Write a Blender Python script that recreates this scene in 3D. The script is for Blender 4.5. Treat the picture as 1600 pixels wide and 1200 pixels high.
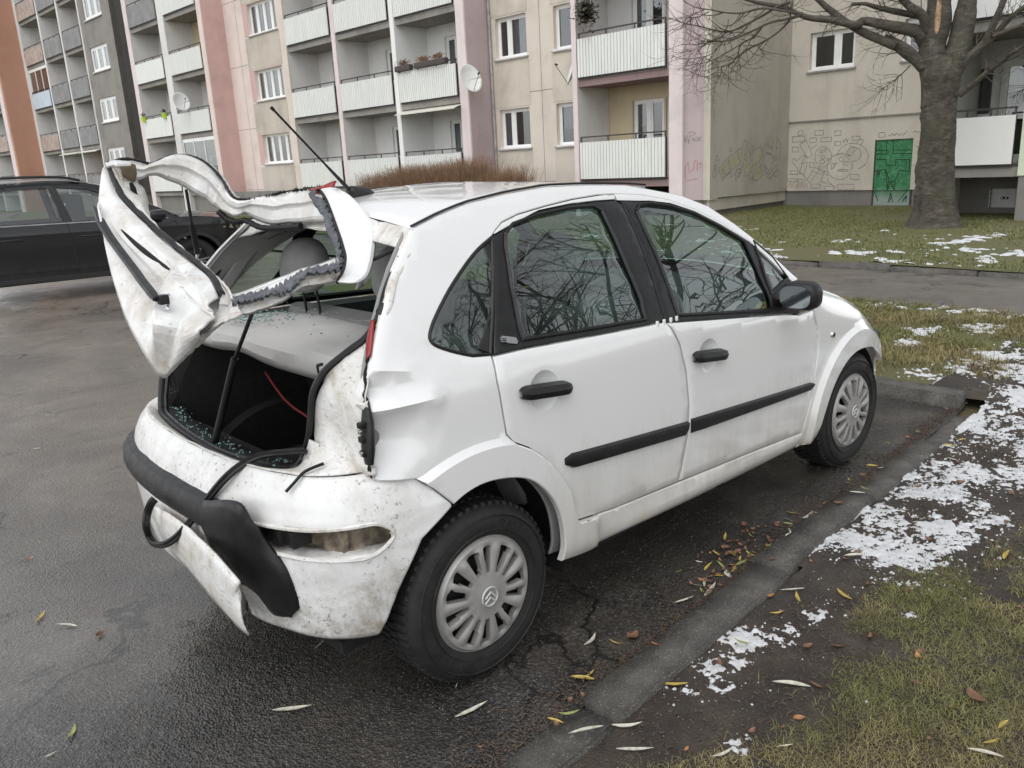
import bpy, bmesh, math, random
import numpy as np
from mathutils import Vector, Matrix, noise
from mathutils.geometry import delaunay_2d_cdt
random.seed(7); RNG = np.random.default_rng(7)
R = math.radians
for o in list(bpy.data.objects): bpy.data.objects.remove(o)
scene = bpy.context.scene
COL = scene.collection

# ------------------------------------------------------------------ camera
CAM_YAW, CAM_PITCH, CAM_ROLL = R(48.1187), R(15.1639), R(-3.0180)
cam_d = bpy.data.cameras.new('camera'); cam_d.sensor_width = 36.0
cam_d.lens = 1280.73 / 1600 * 36.0; cam_d.clip_start = 0.05; cam_d.clip_end = 2000
cam = bpy.data.objects.new('camera', cam_d); COL.objects.link(cam)
f_ = Vector((math.cos(CAM_YAW) * math.cos(CAM_PITCH), math.sin(CAM_YAW) * math.cos(CAM_PITCH), -math.sin(CAM_PITCH)))
r_ = f_.cross(Vector((0, 0, 1))).normalized(); u_ = r_.cross(f_)
c_, s_ = math.cos(CAM_ROLL), math.sin(CAM_ROLL)
r2, u2 = c_ * r_ + s_ * u_, -s_ * r_ + c_ * u_
M = Matrix((r2, u2, -f_)).transposed().to_4x4(); M.translation = Vector((-1.45898, -2.59874, 1.59958))
cam.matrix_world = M
scene.camera = cam

# ------------------------------------------------------------------ sky, sun, exposure (overcast winter noon)
SUN_EL, SUN_AZ = R(58), R(200)         # azimuth of the direction the light comes from, ccw from +x
w = bpy.data.worlds.new('World'); scene.world = w; w.use_nodes = True
nt = w.node_tree; nt.nodes.clear()
sky = nt.nodes.new('ShaderNodeTexSky'); sky.sky_type = 'NISHITA'; sky.sun_disc = False
sky.sun_elevation = SUN_EL; sky.sun_rotation = R(90) - SUN_AZ
sky.dust_density = 1.0; sky.air_density = 1.0; sky.ozone_density = 1.0; sky.altitude = 200
hsv = nt.nodes.new('ShaderNodeHueSaturation'); hsv.inputs['Saturation'].default_value = 0.12
bg = nt.nodes.new('ShaderNodeBackground'); bg.inputs['Strength'].default_value = 0.15
wo = nt.nodes.new('ShaderNodeOutputWorld')
nt.links.new(sky.outputs[0], hsv.inputs['Color']); nt.links.new(hsv.outputs[0], bg.inputs[0]); nt.links.new(bg.outputs[0], wo.inputs[0])
sl = bpy.data.lights.new('sun', 'SUN'); sl.energy = 0.6; sl.angle = R(60); sl.color = (1.0, 0.985, 0.96)
so = bpy.data.objects.new('sun', sl); COL.objects.link(so)
sd = Vector((math.cos(SUN_EL) * math.cos(SUN_AZ), math.cos(SUN_EL) * math.sin(SUN_AZ), math.sin(SUN_EL)))
so.rotation_euler = sd.to_track_quat('Z', 'Y').to_euler()
vs = scene.view_settings; vs.view_transform = 'Standard'; vs.look = 'None'; vs.exposure = 0.78; vs.gamma = 1.0; vs.use_curve_mapping = False

# ------------------------------------------------------------------ materials
MATS = {}
class NT:
    def __init__(s, m): s.t = m.node_tree; s.n = s.t.nodes
    def new(s, ty, **kw):
        n = s.n.new(ty)
        for k, v in kw.items():
            if k in n.inputs: n.inputs[k].default_value = v
            else: setattr(n, k, v)
        return n
    def l(s, a, b): s.t.links.new(a, b)
    def pos(s, scale=(1, 1, 1), obj=False):
        tc = s.new('ShaderNodeTexCoord') if obj else s.new('ShaderNodeNewGeometry')
        mp = s.new('ShaderNodeMapping'); mp.inputs['Scale'].default_value = scale
        s.l(tc.outputs['Object' if obj else 'Position'], mp.inputs['Vector']); return mp.outputs[0]
    def noise(s, vec, scale, detail=4, rough=.55, dist=0.0):
        n = s.new('ShaderNodeTexNoise'); n.inputs['Scale'].default_value = scale; n.inputs['Detail'].default_value = detail
        n.inputs['Roughness'].default_value = rough; n.inputs['Distortion'].default_value = dist
        s.l(vec, n.inputs['Vector']); return n.outputs[0]
    def ramp(s, fac, stops):
        r = s.new('ShaderNodeValToRGB'); e = r.color_ramp.elements
        while len(e) < len(stops): e.new(.5)
        for i, (p, c) in enumerate(stops):
            e[i].position = p; c = (c, c, c) if isinstance(c, (int, float)) else c; e[i].color = (*c, 1)
        s.l(fac, r.inputs[0]); return r.outputs[0]
    def mix(s, fac, a, b, mode='MIX'):
        m = s.new('ShaderNodeMix', data_type='RGBA', blend_type=mode)
        for sock, v in ((m.inputs[0], fac), (m.inputs[6], a), (m.inputs[7], b)):
            if isinstance(v, (int, float)): sock.default_value = v
            elif isinstance(v, tuple): sock.default_value = (*v, 1)
            else: s.l(v, sock)
        return m.outputs[2]
    def math(s, op, a, b=0.0):
        m = s.new('ShaderNodeMath', operation=op)
        for sock, v in ((m.inputs[0], a), (m.inputs[1], b)):
            if isinstance(v, (int, float)): sock.default_value = v
            else: s.l(v, sock)
        return m.outputs[0]
    def bump(s, h, strength=.3, dist=.01, normal=None):
        b = s.new('ShaderNodeBump'); b.inputs['Strength'].default_value = strength; b.inputs['Distance'].default_value = dist
        s.l(h, b.inputs['Height'])
        if normal is not None: s.l(normal, b.inputs['Normal'])
        return b.outputs[0]
    def z(s):
        g = s.new('ShaderNodeNewGeometry'); x = s.new('ShaderNodeSeparateXYZ'); s.l(g.outputs['Position'], x.inputs[0]); return x.outputs[2]
def newmat(name):
    m = bpy.data.materials.new(name); m.use_nodes = True; MATS[name] = m
    n = NT(m); return m, n, m.node_tree.nodes['Principled BSDF']
def simple(name, col, rough=.5, metal=0.0, var=.12, scale=8, bump=0.0, bscale=60, spec=None, coat=0.0, obj=False):
    m, n, b = newmat(name); p = n.pos(obj=obj)
    f = n.noise(p, scale, 5)
    lo = tuple(c * (1 - var) for c in col); hi = tuple(min(1, c * (1 + var)) for c in col)
    n.l(n.ramp(f, [(.3, lo), (.7, hi)]), b.inputs['Base Color'])
    n.l(n.ramp(n.noise(p, scale * 2.3, 3), [(.3, max(0, rough - .08)), (.7, min(1, rough + .08))]), b.inputs['Roughness'])
    b.inputs['Metallic'].default_value = metal
    if spec is not None: b.inputs['Specular IOR Level'].default_value = spec
    if coat: b.inputs['Coat Weight'].default_value = coat; b.inputs['Coat Roughness'].default_value = .05
    if bump: n.l(n.bump(n.noise(p, bscale, 4), bump, .01), b.inputs['Normal'])
    return m

# ------------------------------------------------------------------ mesh helpers
def link(name, me, mat=None, parent=None):
    o = bpy.data.objects.new(name, me); COL.objects.link(o)
    if mat is not None and me is not None:
        me.materials.clear()
        for x in (mat if isinstance(mat, (list, tuple)) else [mat]): me.materials.append(MATS[x] if isinstance(x, str) else x)
    if parent is not None: o.parent = parent
    return o
def mesh(name, vs, fs, mat=None, parent=None, smooth=True, mats=None):
    me = bpy.data.meshes.new(name); me.from_pydata([tuple(v) for v in vs], [], [tuple(f) for f in fs]); me.validate()
    if smooth:
        me.polygons.foreach_set('use_smooth', [True] * len(me.polygons))
        me.set_sharp_from_angle(angle=R(38))
    if mats: me.polygons.foreach_set('material_index', mats)
    return link(name, me, mat, parent)
class MB:
    """collects shapes into one mesh"""
    def __init__(s): s.v = []; s.f = []; s.m = []; s.mi = 0
    def add(s, vs, fs):
        k = len(s.v); s.v += [tuple(v) for v in vs]; s.f += [tuple(i + k for i in f) for f in fs]; s.m += [s.mi] * len(fs); return s
    def box(s, a, b):
        (x0, y0, z0), (x1, y1, z1) = [tuple(map(min, zip(a, b))), tuple(map(max, zip(a, b)))]
        v = [(x, y, z) for z in (z0, z1) for y in (y0, y1) for x in (x0, x1)]
        return s.add(v, [(0, 2, 3, 1), (4, 5, 7, 6), (0, 1, 5, 4), (2, 6, 7, 3), (0, 4, 6, 2), (1, 3, 7, 5)])
    def bbox(s, a, b, r=.01):
        bm = bmesh.new(); (x0, y0, z0), (x1, y1, z1) = [tuple(map(min, zip(a, b))), tuple(map(max, zip(a, b)))]
        bmesh.ops.create_cube(bm, size=1, matrix=Matrix.Translation(((x0 + x1) / 2, (y0 + y1) / 2, (z0 + z1) / 2)) @ Matrix.Diagonal((x1 - x0, y1 - y0, z1 - z0, 1)))
        bmesh.ops.bevel(bm, geom=list(bm.edges), offset=r, segments=2, affect='EDGES', profile=.6)
        return s.bm(bm)
    def bm(s, bm):
        bm.verts.index_update(); s.add([v.co[:] for v in bm.verts], [[v.index for v in f.verts] for f in bm.faces]); bm.free(); return s
    def tube(s, pts, rad, n=8, caps=True, flat=1.0):
        P = [Vector(p) for p in pts]; k = len(P); rs = rad if isinstance(rad, (list, tuple)) else [rad] * k
        ref = None; vs = []
        for i in range(k):
            t = (P[min(i + 1, k - 1)] - P[max(i - 1, 0)]).normalized()
            if ref is None:
                ref = Vector((0, 0, 1)) if abs(t.z) < .9 else Vector((1, 0, 0))
            a = (ref - t * ref.dot(t)).normalized(); ref = a; b = t.cross(a)
            for j in range(n):
                an = 2 * math.pi * j / n; vs.append(P[i] + (a * math.cos(an) * flat + b * math.sin(an)) * rs[i])
        fs = [(i * n + j, i * n + (j + 1) % n, (i + 1) * n + (j + 1) % n, (i + 1) * n + j) for i in range(k - 1) for j in range(n)]
        if caps: fs += [tuple(range(n))[::-1], tuple(range((k - 1) * n, k * n))]
        return s.add(vs, fs)
    def grid(s, rows, flip=False):
        n = len(rows[0]); vs = [p for r in rows for p in r]
        fs = [(i * n + j, i * n + j + 1, (i + 1) * n + j + 1, (i + 1) * n + j) for i in range(len(rows) - 1) for j in range(n - 1)]
        return s.add(vs, [f[::-1] for f in fs] if flip else fs)
    def build(s, name, mat, parent=None, smooth=True): return mesh(name, s.v, s.f, mat, parent, smooth, s.m if any(s.m) else None)
def tag(o, label=None, cat=None, group=None, kind=None):
    for k, v in (('label', label), ('category', cat), ('group', group), ('kind', kind)):
        if v: o[k] = v
    return o
def empty(name, loc=(0, 0, 0), rz=0):
    o = bpy.data.objects.new(name, None); COL.objects.link(o); o.location = loc; o.rotation_euler = (0, 0, rz); o.empty_display_size = .2; return o
def mod(o, ty, **kw):
    m = o.modifiers.new(ty.lower(), ty)
    for k, v in kw.items(): setattr(m, k, v)
    return m
def copy_tree(o, parent=None):
    c = o.copy(); COL.objects.link(c); c.parent = parent
    for ch in o.children: copy_tree(ch, c)
    return c
def spline(pts, n=8, closed=False):
    """Catmull-Rom through points of any dimension"""
    P = [np.array(p, float) for p in pts]; k = len(P); out = []
    rng = range(k) if closed else range(k - 1)
    for i in rng:
        if closed: a, b, c, d = P[i - 1], P[i], P[(i + 1) % k], P[(i + 2) % k]
        else: a, b, c, d = P[max(i - 1, 0)], P[i], P[i + 1], P[min(i + 2, k - 1)]
        for j in range(n):
            t = j / n
            out.append(tuple(.5 * ((2 * b) + (c - a) * t + (2 * a - 5 * b + 4 * c - d) * t * t + (3 * b - a - 3 * c + d) * t ** 3)))
    if not closed: out.append(tuple(P[-1]))
    return out
def lerp(a, b, t): return tuple(x + (y - x) * t for x, y in zip(a, b))
def interp(xs, ys, x): return float(np.interp(x, xs, ys))
def fbm(x, y, z=0, o=4): return noise.fractal(Vector((x, y, z)), 1.0, 2.0, o)

# ================================================================== measured outlines (metres)
GRAF_WALL = [[(-4.468, 2.002), (-4.599, 2.017), (-4.604, 1.901), (-4.472, 1.886), (-4.468, 2.002)], [(-4.947, 1.989), (-5.181, 1.989), (-5.188, 1.863), (-4.953, 1.863), (-4.947, 1.989)], [(-5.499, 1.945), (-5.666, 1.948), (-5.672, 1.829), (-5.505, 1.825), (-5.499, 1.945)], [(-4.298, 1.865), (-4.652, 1.859), (-4.658, 1.715), (-4.304, 1.72), (-4.298, 1.865)], [(-4.806, 1.802), (-4.993, 1.806), (-4.999, 1.684), (-4.812, 1.68), (-4.806, 1.802)], [(-5.117, 1.794), (-5.418, 1.796), (-5.423, 1.687), (-5.123, 1.684), (-5.117, 1.794)], [(-5.514, 1.671), (-5.674, 1.681), (-5.679, 1.579), (-5.519, 1.569), (-5.514, 1.671)], [(-5.969, 1.79), (-6.179, 1.778), (-6.185, 1.678), (-5.975, 1.689), (-5.969, 1.79)], [(-6.663, 1.831), (-6.814, 1.835), (-6.821, 1.72), (-6.67, 1.716), (-6.663, 1.831)], [(-4.304, 1.59), (-4.486, 1.582), (-4.491, 1.452), (-4.31, 1.46), (-4.304, 1.59)], [(-4.823, 1.158), (-4.957, 1.153), (-4.963, 1.03), (-4.829, 1.034), (-4.823, 1.158)], [(-5.979, 0.819), (-6.215, 0.799), (-6.222, 0.674), (-5.986, 0.693), (-5.979, 0.819)], [(-4.901, 0.58), (-5.158, 0.575), (-5.163, 0.469), (-4.906, 0.473), (-4.901, 0.58)], [(-5.293, 0.514), (-5.539, 0.511), (-5.545, 0.406), (-5.298, 0.409), (-5.293, 0.514)], [(-4.497, 0.718), (-4.716, 0.714), (-4.719, 0.642), (-4.5, 0.647), (-4.497, 0.718)], [(-4.221, 0.736), (-4.457, 0.731), (-4.46, 0.659), (-4.224, 0.664), (-4.221, 0.736)], [(-5.658, 0.562), (-6.088, 0.554), (-6.097, 0.41), (-5.666, 0.416), (-5.658, 0.562)], [(-4.278, 0.951), (-4.487, 0.945), (-4.491, 0.85), (-4.282, 0.855), (-4.278, 0.951)], [(-4.522, 1.638), (-4.707, 1.768), (-4.89, 1.354), (-4.767, 1.277), (-4.522, 1.638)], [(-4.306, 1.224), (-4.382, 1.292), (-4.437, 1.207), (-4.636, 1.364), (-4.715, 1.314), (-4.582, 1.143), (-4.759, 1.172), (-4.74, 1.032), (-4.685, 0.845), (-4.542, 0.872), (-4.632, 1.153)], [(-4.306, 1.224), (-4.539, 0.943), (-4.78, 0.712)], [(-4.844, 1.518), (-5.027, 1.625)], [(-4.781, 0.7), (-4.922, 0.933), (-4.993, 1.024), (-5.122, 0.939), (-5.027, 0.836), (-4.861, 0.604), (-4.781, 0.7)], [(-4.922, 0.933), (-5.153, 0.833), (-5.272, 0.923), (-5.174, 0.645), (-5.488, 0.546), (-5.615, 0.451)], [(-5.081, 1.021), (-5.373, 0.873), (-5.365, 0.793), (-5.096, 0.974), (-5.081, 1.021)], [(-5.227, 0.831), (-5.174, 0.645)], [(-5.38, 0.734), (-5.359, 0.665), (-5.602, 0.463)], [(-5.442, 1.285), (-5.431, 1.191), (-5.391, 1.11), (-5.325, 1.053), (-5.244, 1.029), (-5.157, 1.041), (-5.077, 1.087), (-5.015, 1.162), (-4.979, 1.255), (-4.974, 1.353), (-5.001, 1.443), (-5.056, 1.513), (-5.132, 1.552), (-5.217, 1.557), (-5.301, 1.527), (-5.372, 1.465), (-5.421, 1.381), (-5.442, 1.285)], [(-5.192, 1.433), (-5.19, 1.419), (-5.182, 1.406), (-5.169, 1.397), (-5.154, 1.394), (-5.137, 1.396), (-5.122, 1.403), (-5.111, 1.415), (-5.104, 1.43), (-5.103, 1.445), (-5.109, 1.459), (-5.119, 1.47), (-5.133, 1.476), (-5.15, 1.476), (-5.166, 1.472), (-5.179, 1.462), (-5.188, 1.448), (-5.192, 1.433)], [(-5.291, 1.463), (-5.29, 1.452), (-5.283, 1.442), (-5.274, 1.435), (-5.262, 1.433), (-5.249, 1.434), (-5.237, 1.44), (-5.228, 1.449), (-5.223, 1.461), (-5.223, 1.472), (-5.227, 1.483), (-5.235, 1.491), (-5.246, 1.496), (-5.258, 1.497), (-5.271, 1.493), (-5.281, 1.485), (-5.288, 1.475), (-5.291, 1.463)], [(-5.266, 1.281), (-5.263, 1.266), (-5.252, 1.254), (-5.234, 1.245), (-5.212, 1.242), (-5.19, 1.244), (-5.169, 1.252), (-5.153, 1.263), (-5.144, 1.278), (-5.143, 1.293), (-5.151, 1.307), (-5.166, 1.318), (-5.186, 1.324), (-5.208, 1.324), (-5.23, 1.319), (-5.249, 1.309), (-5.261, 1.296), (-5.266, 1.281)], [(-5.26, 1.166), (-5.256, 1.148), (-5.242, 1.132), (-5.221, 1.122), (-5.195, 1.118), (-5.168, 1.12), (-5.143, 1.129), (-5.124, 1.144), (-5.113, 1.162), (-5.112, 1.181), (-5.121, 1.198), (-5.139, 1.211), (-5.163, 1.218), (-5.19, 1.219), (-5.216, 1.213), (-5.239, 1.201), (-5.254, 1.184), (-5.26, 1.166)], [(-5.372, 1.219), (-5.371, 1.209), (-5.366, 1.201), (-5.357, 1.195), (-5.347, 1.193), (-5.336, 1.194), (-5.326, 1.199), (-5.319, 1.207), (-5.314, 1.216), (-5.314, 1.227), (-5.317, 1.236), (-5.324, 1.243), (-5.333, 1.247), (-5.344, 1.248), (-5.355, 1.245), (-5.364, 1.238), (-5.37, 1.229), (-5.372, 1.219)], [(-5.029, 1.325), (-5.102, 1.345)], [(-6.003, 1.004), (-5.988, 0.886), (-5.929, 0.784), (-5.836, 0.713), (-5.719, 0.682), (-5.594, 0.696), (-5.479, 0.753), (-5.389, 0.847), (-5.337, 0.963), (-5.331, 1.086), (-5.371, 1.199), (-5.451, 1.287), (-5.56, 1.336), (-5.682, 1.342), (-5.802, 1.305), (-5.904, 1.228), (-5.974, 1.123), (-6.003, 1.004)], [(-5.783, 1.208), (-5.78, 1.186), (-5.769, 1.168), (-5.75, 1.155), (-5.728, 1.149), (-5.704, 1.152), (-5.682, 1.163), (-5.665, 1.181), (-5.655, 1.202), (-5.654, 1.225), (-5.662, 1.245), (-5.677, 1.261), (-5.698, 1.271), (-5.721, 1.272), (-5.744, 1.265), (-5.764, 1.25), (-5.778, 1.231), (-5.783, 1.208)], [(-5.887, 1.055), (-5.869, 1.05), (-5.849, 1.05), (-5.83, 1.053), (-5.812, 1.059), (-5.796, 1.069), (-5.785, 1.081), (-5.778, 1.094), (-5.777, 1.108), (-5.782, 1.121), (-5.791, 1.133), (-5.805, 1.142), (-5.822, 1.147), (-5.842, 1.15), (-5.861, 1.148), (-5.88, 1.142), (-5.896, 1.134), (-5.909, 1.122)], [(-5.454, 0.964), (-5.459, 1.101), (-5.591, 1.131), (-5.537, 1.007), (-5.454, 0.964)], [(-5.501, 0.997), (-5.537, 1.103)], [(-5.638, 0.935), (-5.733, 0.955), (-5.913, 0.932), (-5.915, 0.9), (-5.639, 0.908), (-5.638, 0.935)], [(-5.606, 1.32), (-5.617, 1.382), (-5.642, 1.44), (-5.68, 1.491), (-5.729, 1.536), (-5.789, 1.57), (-5.856, 1.595), (-5.929, 1.608), (-6.005, 1.61), (-6.081, 1.6), (-6.154, 1.579), (-6.223, 1.548), (-6.285, 1.507), (-6.338, 1.459), (-6.379, 1.404), (-6.409, 1.345), (-6.426, 1.284), (-6.429, 1.222), (-6.418, 1.162), (-6.393, 1.105), (-6.356, 1.054), (-6.307, 1.011), (-6.249, 0.976), (-6.182, 0.951)], [(-6.127, 1.48), (-6.166, 1.451), (-6.198, 1.414), (-6.219, 1.372), (-6.229, 1.327), (-6.227, 1.282), (-6.214, 1.24), (-6.189, 1.203), (-6.155, 1.175), (-6.114, 1.156), (-6.068, 1.149), (-6.021, 1.153)], [(-5.841, 1.36), (-5.937, 1.546), (-6.127, 1.481), (-5.963, 1.298), (-5.841, 1.36)], [(-5.899, 1.38), (-5.974, 1.511), (-6.033, 1.49), (-5.971, 1.354)], [(-6.108, 1.605), (-6.171, 1.723), (-6.278, 1.662), (-6.215, 1.566)], [(-5.544, 1.327), (-5.733, 1.376), (-5.976, 1.264)], [(-6.041, 0.957), (-6.018, 1.15)]]
GRAF_TAG = [[(-6.912, 1.748), (-7.052, 1.783)], [(-6.946, 1.735), (-7.007, 1.796), (-7.055, 1.729)], [(-7.076, 1.738), (-7.094, 1.802), (-7.162, 1.755)], [(-7.174, 1.733), (-7.246, 1.793)], [(-7.271, 1.738), (-7.37, 1.838)], [(-7.501, 1.788), (-7.562, 1.827), (-7.628, 1.781), (-7.708, 1.828)], [(-7.61, 1.454), (-7.698, 1.408), (-7.643, 1.304), (-7.672, 1.197)], [(-7.561, 0.987), (-7.685, 1.026), (-7.662, 0.769)], [(-5.726, 1.725), (-5.755, 1.634), (-5.808, 1.743), (-5.837, 1.641), (-5.879, 1.728)]]
GRAF_RED = [[(-4.244, 0.495), (-4.291, 0.639), (-4.336, 0.493), (-4.396, 0.637)], [(-4.455, 0.48), (-4.526, 0.634), (-4.506, 0.491), (-4.605, 0.609)], [(-4.597, 0.49), (-4.643, 0.62), (-4.687, 0.5)], [(-4.7, 0.488), (-4.759, 0.606), (-4.79, 0.499)]]
GRAF_DOOR = [[(-6.602, 1.393), (-6.859, 1.393)], [(-6.619, 1.305), (-6.877, 1.29), (-6.853, 1.643)], [(-7.018, 1.634), (-7.037, 1.298), (-7.507, 1.278)], [(-7.123, 1.381), (-7.5, 1.37)], [(-6.616, 1.168), (-6.863, 1.168), (-6.884, 1.009), (-7.116, 1.012), (-7.117, 1.154), (-7.454, 1.13), (-7.464, 0.839)], [(-6.612, 0.874), (-6.868, 0.921), (-6.961, 0.698), (-6.96, 0.388)], [(-6.868, 0.921), (-6.945, 0.433)], [(-6.96, 0.388), (-7.011, 0.609), (-7.123, 0.596), (-7.234, 0.889), (-7.454, 0.839)], [(-7.011, 0.609), (-7.126, 0.386), (-7.135, 0.585)], [(-6.623, 0.347), (-6.729, 0.121)], [(-6.992, 0.075), (-7.043, 0.309), (-7.114, 0.075)], [(-7.025, 0.086), (-7.061, 0.209)], [(-7.235, 0.086), (-7.455, 0.382)], [(-7.345, 0.085), (-7.442, 0.25), (-7.432, 0.096)]]
GREEN_DOOR = [(-6.596, 1.652), (-7.5, 1.661), (-7.553, -0.025), (-6.613, -0.026)]
GRAF_SIDE = [[(0.367, 1.155), (0.77, 1.408), (1.519, 1.667), (1.57, 1.798), (1.683, 1.824), (1.763, 1.737), (1.653, 1.645), (1.911, 1.485), (2.415, 1.636), (2.544, 1.505), (2.674, 1.698), (2.712, 1.736), (3.01, 1.581), (3.078, 1.807), (3.042, 1.412), (2.689, 1.442), (2.577, 1.269)], [(0.367, 1.155), (0.534, 0.915), (0.963, 1.101), (1.442, 1.252), (1.416, 0.967), (1.306, 0.896), (1.171, 0.997)], [(0.536, 0.859), (0.964, 1.082)], [(0.807, 1.406), (0.963, 1.101)], [(1.279, 1.57), (1.442, 1.252)], [(1.501, 1.649), (1.44, 1.309)], [(1.541, 1.153), (1.656, 1.569), (1.826, 1.219), (1.602, 1.074), (1.686, 0.916), (1.879, 0.945)], [(1.911, 1.485), (1.953, 1.02), (1.877, 0.984), (1.883, 0.848), (2.061, 0.819), (2.034, 0.977), (1.953, 1.02)], [(2.01, 1.444), (2.025, 1.153), (2.297, 1.24), (2.061, 0.819)], [(2.544, 1.505), (2.378, 1.237), (2.587, 1.11), (2.598, 0.912), (2.322, 0.786), (2.082, 0.799)], [(2.268, 1.045), (2.461, 1.175), (2.472, 0.997), (2.273, 0.947), (2.268, 1.045)], [(2.577, 1.269), (2.665, 1.167), (2.922, 0.997), (3.157, 1.248), (3.366, 1.281), (3.389, 1.562), (3.282, 1.584), (3.326, 1.872), (3.532, 1.658), (3.503, 1.155), (3.209, 1.105), (2.929, 0.896), (2.758, 0.984), (2.665, 1.167)], [(2.719, 0.946), (2.893, 0.797), (3.099, 0.848), (3.383, 1.038), (3.516, 0.971), (3.612, 0.844)], [(1.133, 1.018), (1.26, 1.107), (1.485, 1.136), (1.489, 1.04), (1.341, 0.97)], [(1.152, 0.998), (1.234, 0.823)], [(2.727, 1.5), (2.935, 1.455), (3.042, 1.412)], [(1.018, 1.605), (1.014, 1.588), (1.0, 1.574), (0.979, 1.564), (0.953, 1.56), (0.927, 1.562), (0.902, 1.571), (0.884, 1.584), (0.874, 1.6), (0.873, 1.617), (0.882, 1.633), (0.9, 1.645), (0.923, 1.652), (0.95, 1.653), (0.976, 1.647), (0.998, 1.637), (1.013, 1.622), (1.018, 1.605)], [(2.087, 1.624), (2.082, 1.604), (2.067, 1.586), (2.042, 1.574), (2.012, 1.569), (1.98, 1.572), (1.951, 1.582), (1.929, 1.598), (1.917, 1.618), (1.916, 1.639), (1.926, 1.659), (1.947, 1.674), (1.975, 1.683), (2.006, 1.684), (2.037, 1.677), (2.063, 1.664), (2.08, 1.645), (2.087, 1.624)], [(0.412, 1.42), (0.41, 1.401), (0.402, 1.385), (0.389, 1.372), (0.372, 1.362), (0.353, 1.358), (0.333, 1.359), (0.313, 1.365), (0.296, 1.376), (0.283, 1.39), (0.275, 1.407), (0.272, 1.426), (0.274, 1.443), (0.283, 1.46), (0.296, 1.473), (0.313, 1.482), (0.332, 1.486), (0.352, 1.485)], [(0.26, 1.205), (0.257, 1.189), (0.247, 1.175), (0.232, 1.165), (0.213, 1.161), (0.194, 1.164), (0.177, 1.172), (0.163, 1.185), (0.156, 1.201), (0.156, 1.218), (0.162, 1.233), (0.175, 1.245), (0.192, 1.252), (0.211, 1.253), (0.23, 1.247), (0.245, 1.236), (0.256, 1.222), (0.26, 1.205)], [(0.264, 1.039), (0.259, 1.009), (0.243, 0.984), (0.218, 0.967), (0.187, 0.96), (0.155, 0.965), (0.126, 0.98), (0.103, 1.003), (0.091, 1.032), (0.09, 1.062), (0.101, 1.09), (0.122, 1.112), (0.151, 1.124), (0.183, 1.125), (0.214, 1.116), (0.24, 1.096), (0.258, 1.069), (0.264, 1.039)], [(0.647, 1.078), (0.644, 1.059), (0.632, 1.043), (0.613, 1.032), (0.59, 1.028), (0.567, 1.031), (0.545, 1.041), (0.529, 1.055), (0.52, 1.074), (0.519, 1.093), (0.527, 1.11), (0.543, 1.124), (0.563, 1.131), (0.587, 1.132), (0.61, 1.126), (0.629, 1.113), (0.642, 1.097), (0.647, 1.078)], [(3.307, 1.343), (3.302, 1.328), (3.285, 1.314), (3.258, 1.305), (3.225, 1.302), (3.191, 1.305), (3.16, 1.313), (3.136, 1.326), (3.123, 1.341), (3.122, 1.357), (3.133, 1.372), (3.155, 1.383), (3.185, 1.39), (3.219, 1.39), (3.253, 1.385), (3.28, 1.374), (3.299, 1.36), (3.307, 1.343)], [(3.436, 0.893), (3.431, 0.864), (3.412, 0.839), (3.381, 0.822), (3.344, 0.816), (3.305, 0.821), (3.269, 0.836), (3.241, 0.859), (3.225, 0.888), (3.223, 0.918), (3.235, 0.945), (3.26, 0.966), (3.294, 0.977), (3.333, 0.979), (3.371, 0.969), (3.404, 0.949), (3.427, 0.923), (3.436, 0.893)], [(1.034, 0.985), (1.03, 0.968), (1.018, 0.954), (0.998, 0.944), (0.975, 0.941), (0.951, 0.943), (0.929, 0.952), (0.912, 0.966), (0.903, 0.982), (0.902, 1.0), (0.91, 1.015), (0.926, 1.027), (0.948, 1.034), (0.972, 1.035), (0.995, 1.029), (1.015, 1.018), (1.029, 1.002), (1.034, 0.985)], [(1.768, 1.394), (1.763, 1.366), (1.748, 1.343), (1.724, 1.326), (1.695, 1.32), (1.663, 1.323), (1.635, 1.337), (1.613, 1.358), (1.601, 1.385), (1.6, 1.413), (1.61, 1.439), (1.63, 1.459), (1.657, 1.471), (1.687, 1.472), (1.718, 1.464), (1.743, 1.446), (1.761, 1.421), (1.768, 1.394)], [(1.412, 1.063), (1.408, 1.042), (1.394, 1.025), (1.372, 1.013), (1.346, 1.009), (1.318, 1.012), (1.293, 1.022), (1.274, 1.039), (1.263, 1.059), (1.262, 1.08), (1.271, 1.099), (1.289, 1.114), (1.314, 1.122), (1.341, 1.123), (1.368, 1.116), (1.391, 1.102), (1.406, 1.084), (1.412, 1.063)]]
GRAF_SIDE_FILL = [[(0.438, 1.161), (0.79, 1.37), (0.926, 1.122), (0.586, 0.968)], [(0.843, 1.405), (1.28, 1.541), (1.422, 1.272), (0.98, 1.138)], [(2.03, 1.433), (2.398, 1.587), (2.524, 1.486), (2.336, 1.258), (2.044, 1.171)], [(2.1, 0.837), (2.301, 1.181), (2.546, 1.112), (2.557, 0.914), (2.32, 0.816)], [(1.519, 1.23), (1.658, 1.531), (1.853, 1.468), (1.912, 1.06), (1.762, 0.951), (1.602, 1.074)]]
GRAF_PILLAR = [[(-3.368, 1.854), (-3.424, 1.906), (-3.435, 1.997), (-3.47, 1.83), (-3.502, 2.012), (-3.548, 1.817), (-3.581, 1.989), (-3.691, 2.001), (-3.746, 2.052), (-3.646, 2.103), (-3.558, 2.063)], [(-3.637, 1.885), (-3.692, 1.937), (-3.715, 1.872)], [(-3.726, 1.853), (-3.769, 1.96), (-3.781, 1.86)], [(-3.803, 1.858), (-3.846, 1.947), (-3.858, 1.856)], [(-3.879, 1.864), (-3.911, 1.97)]]
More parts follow.
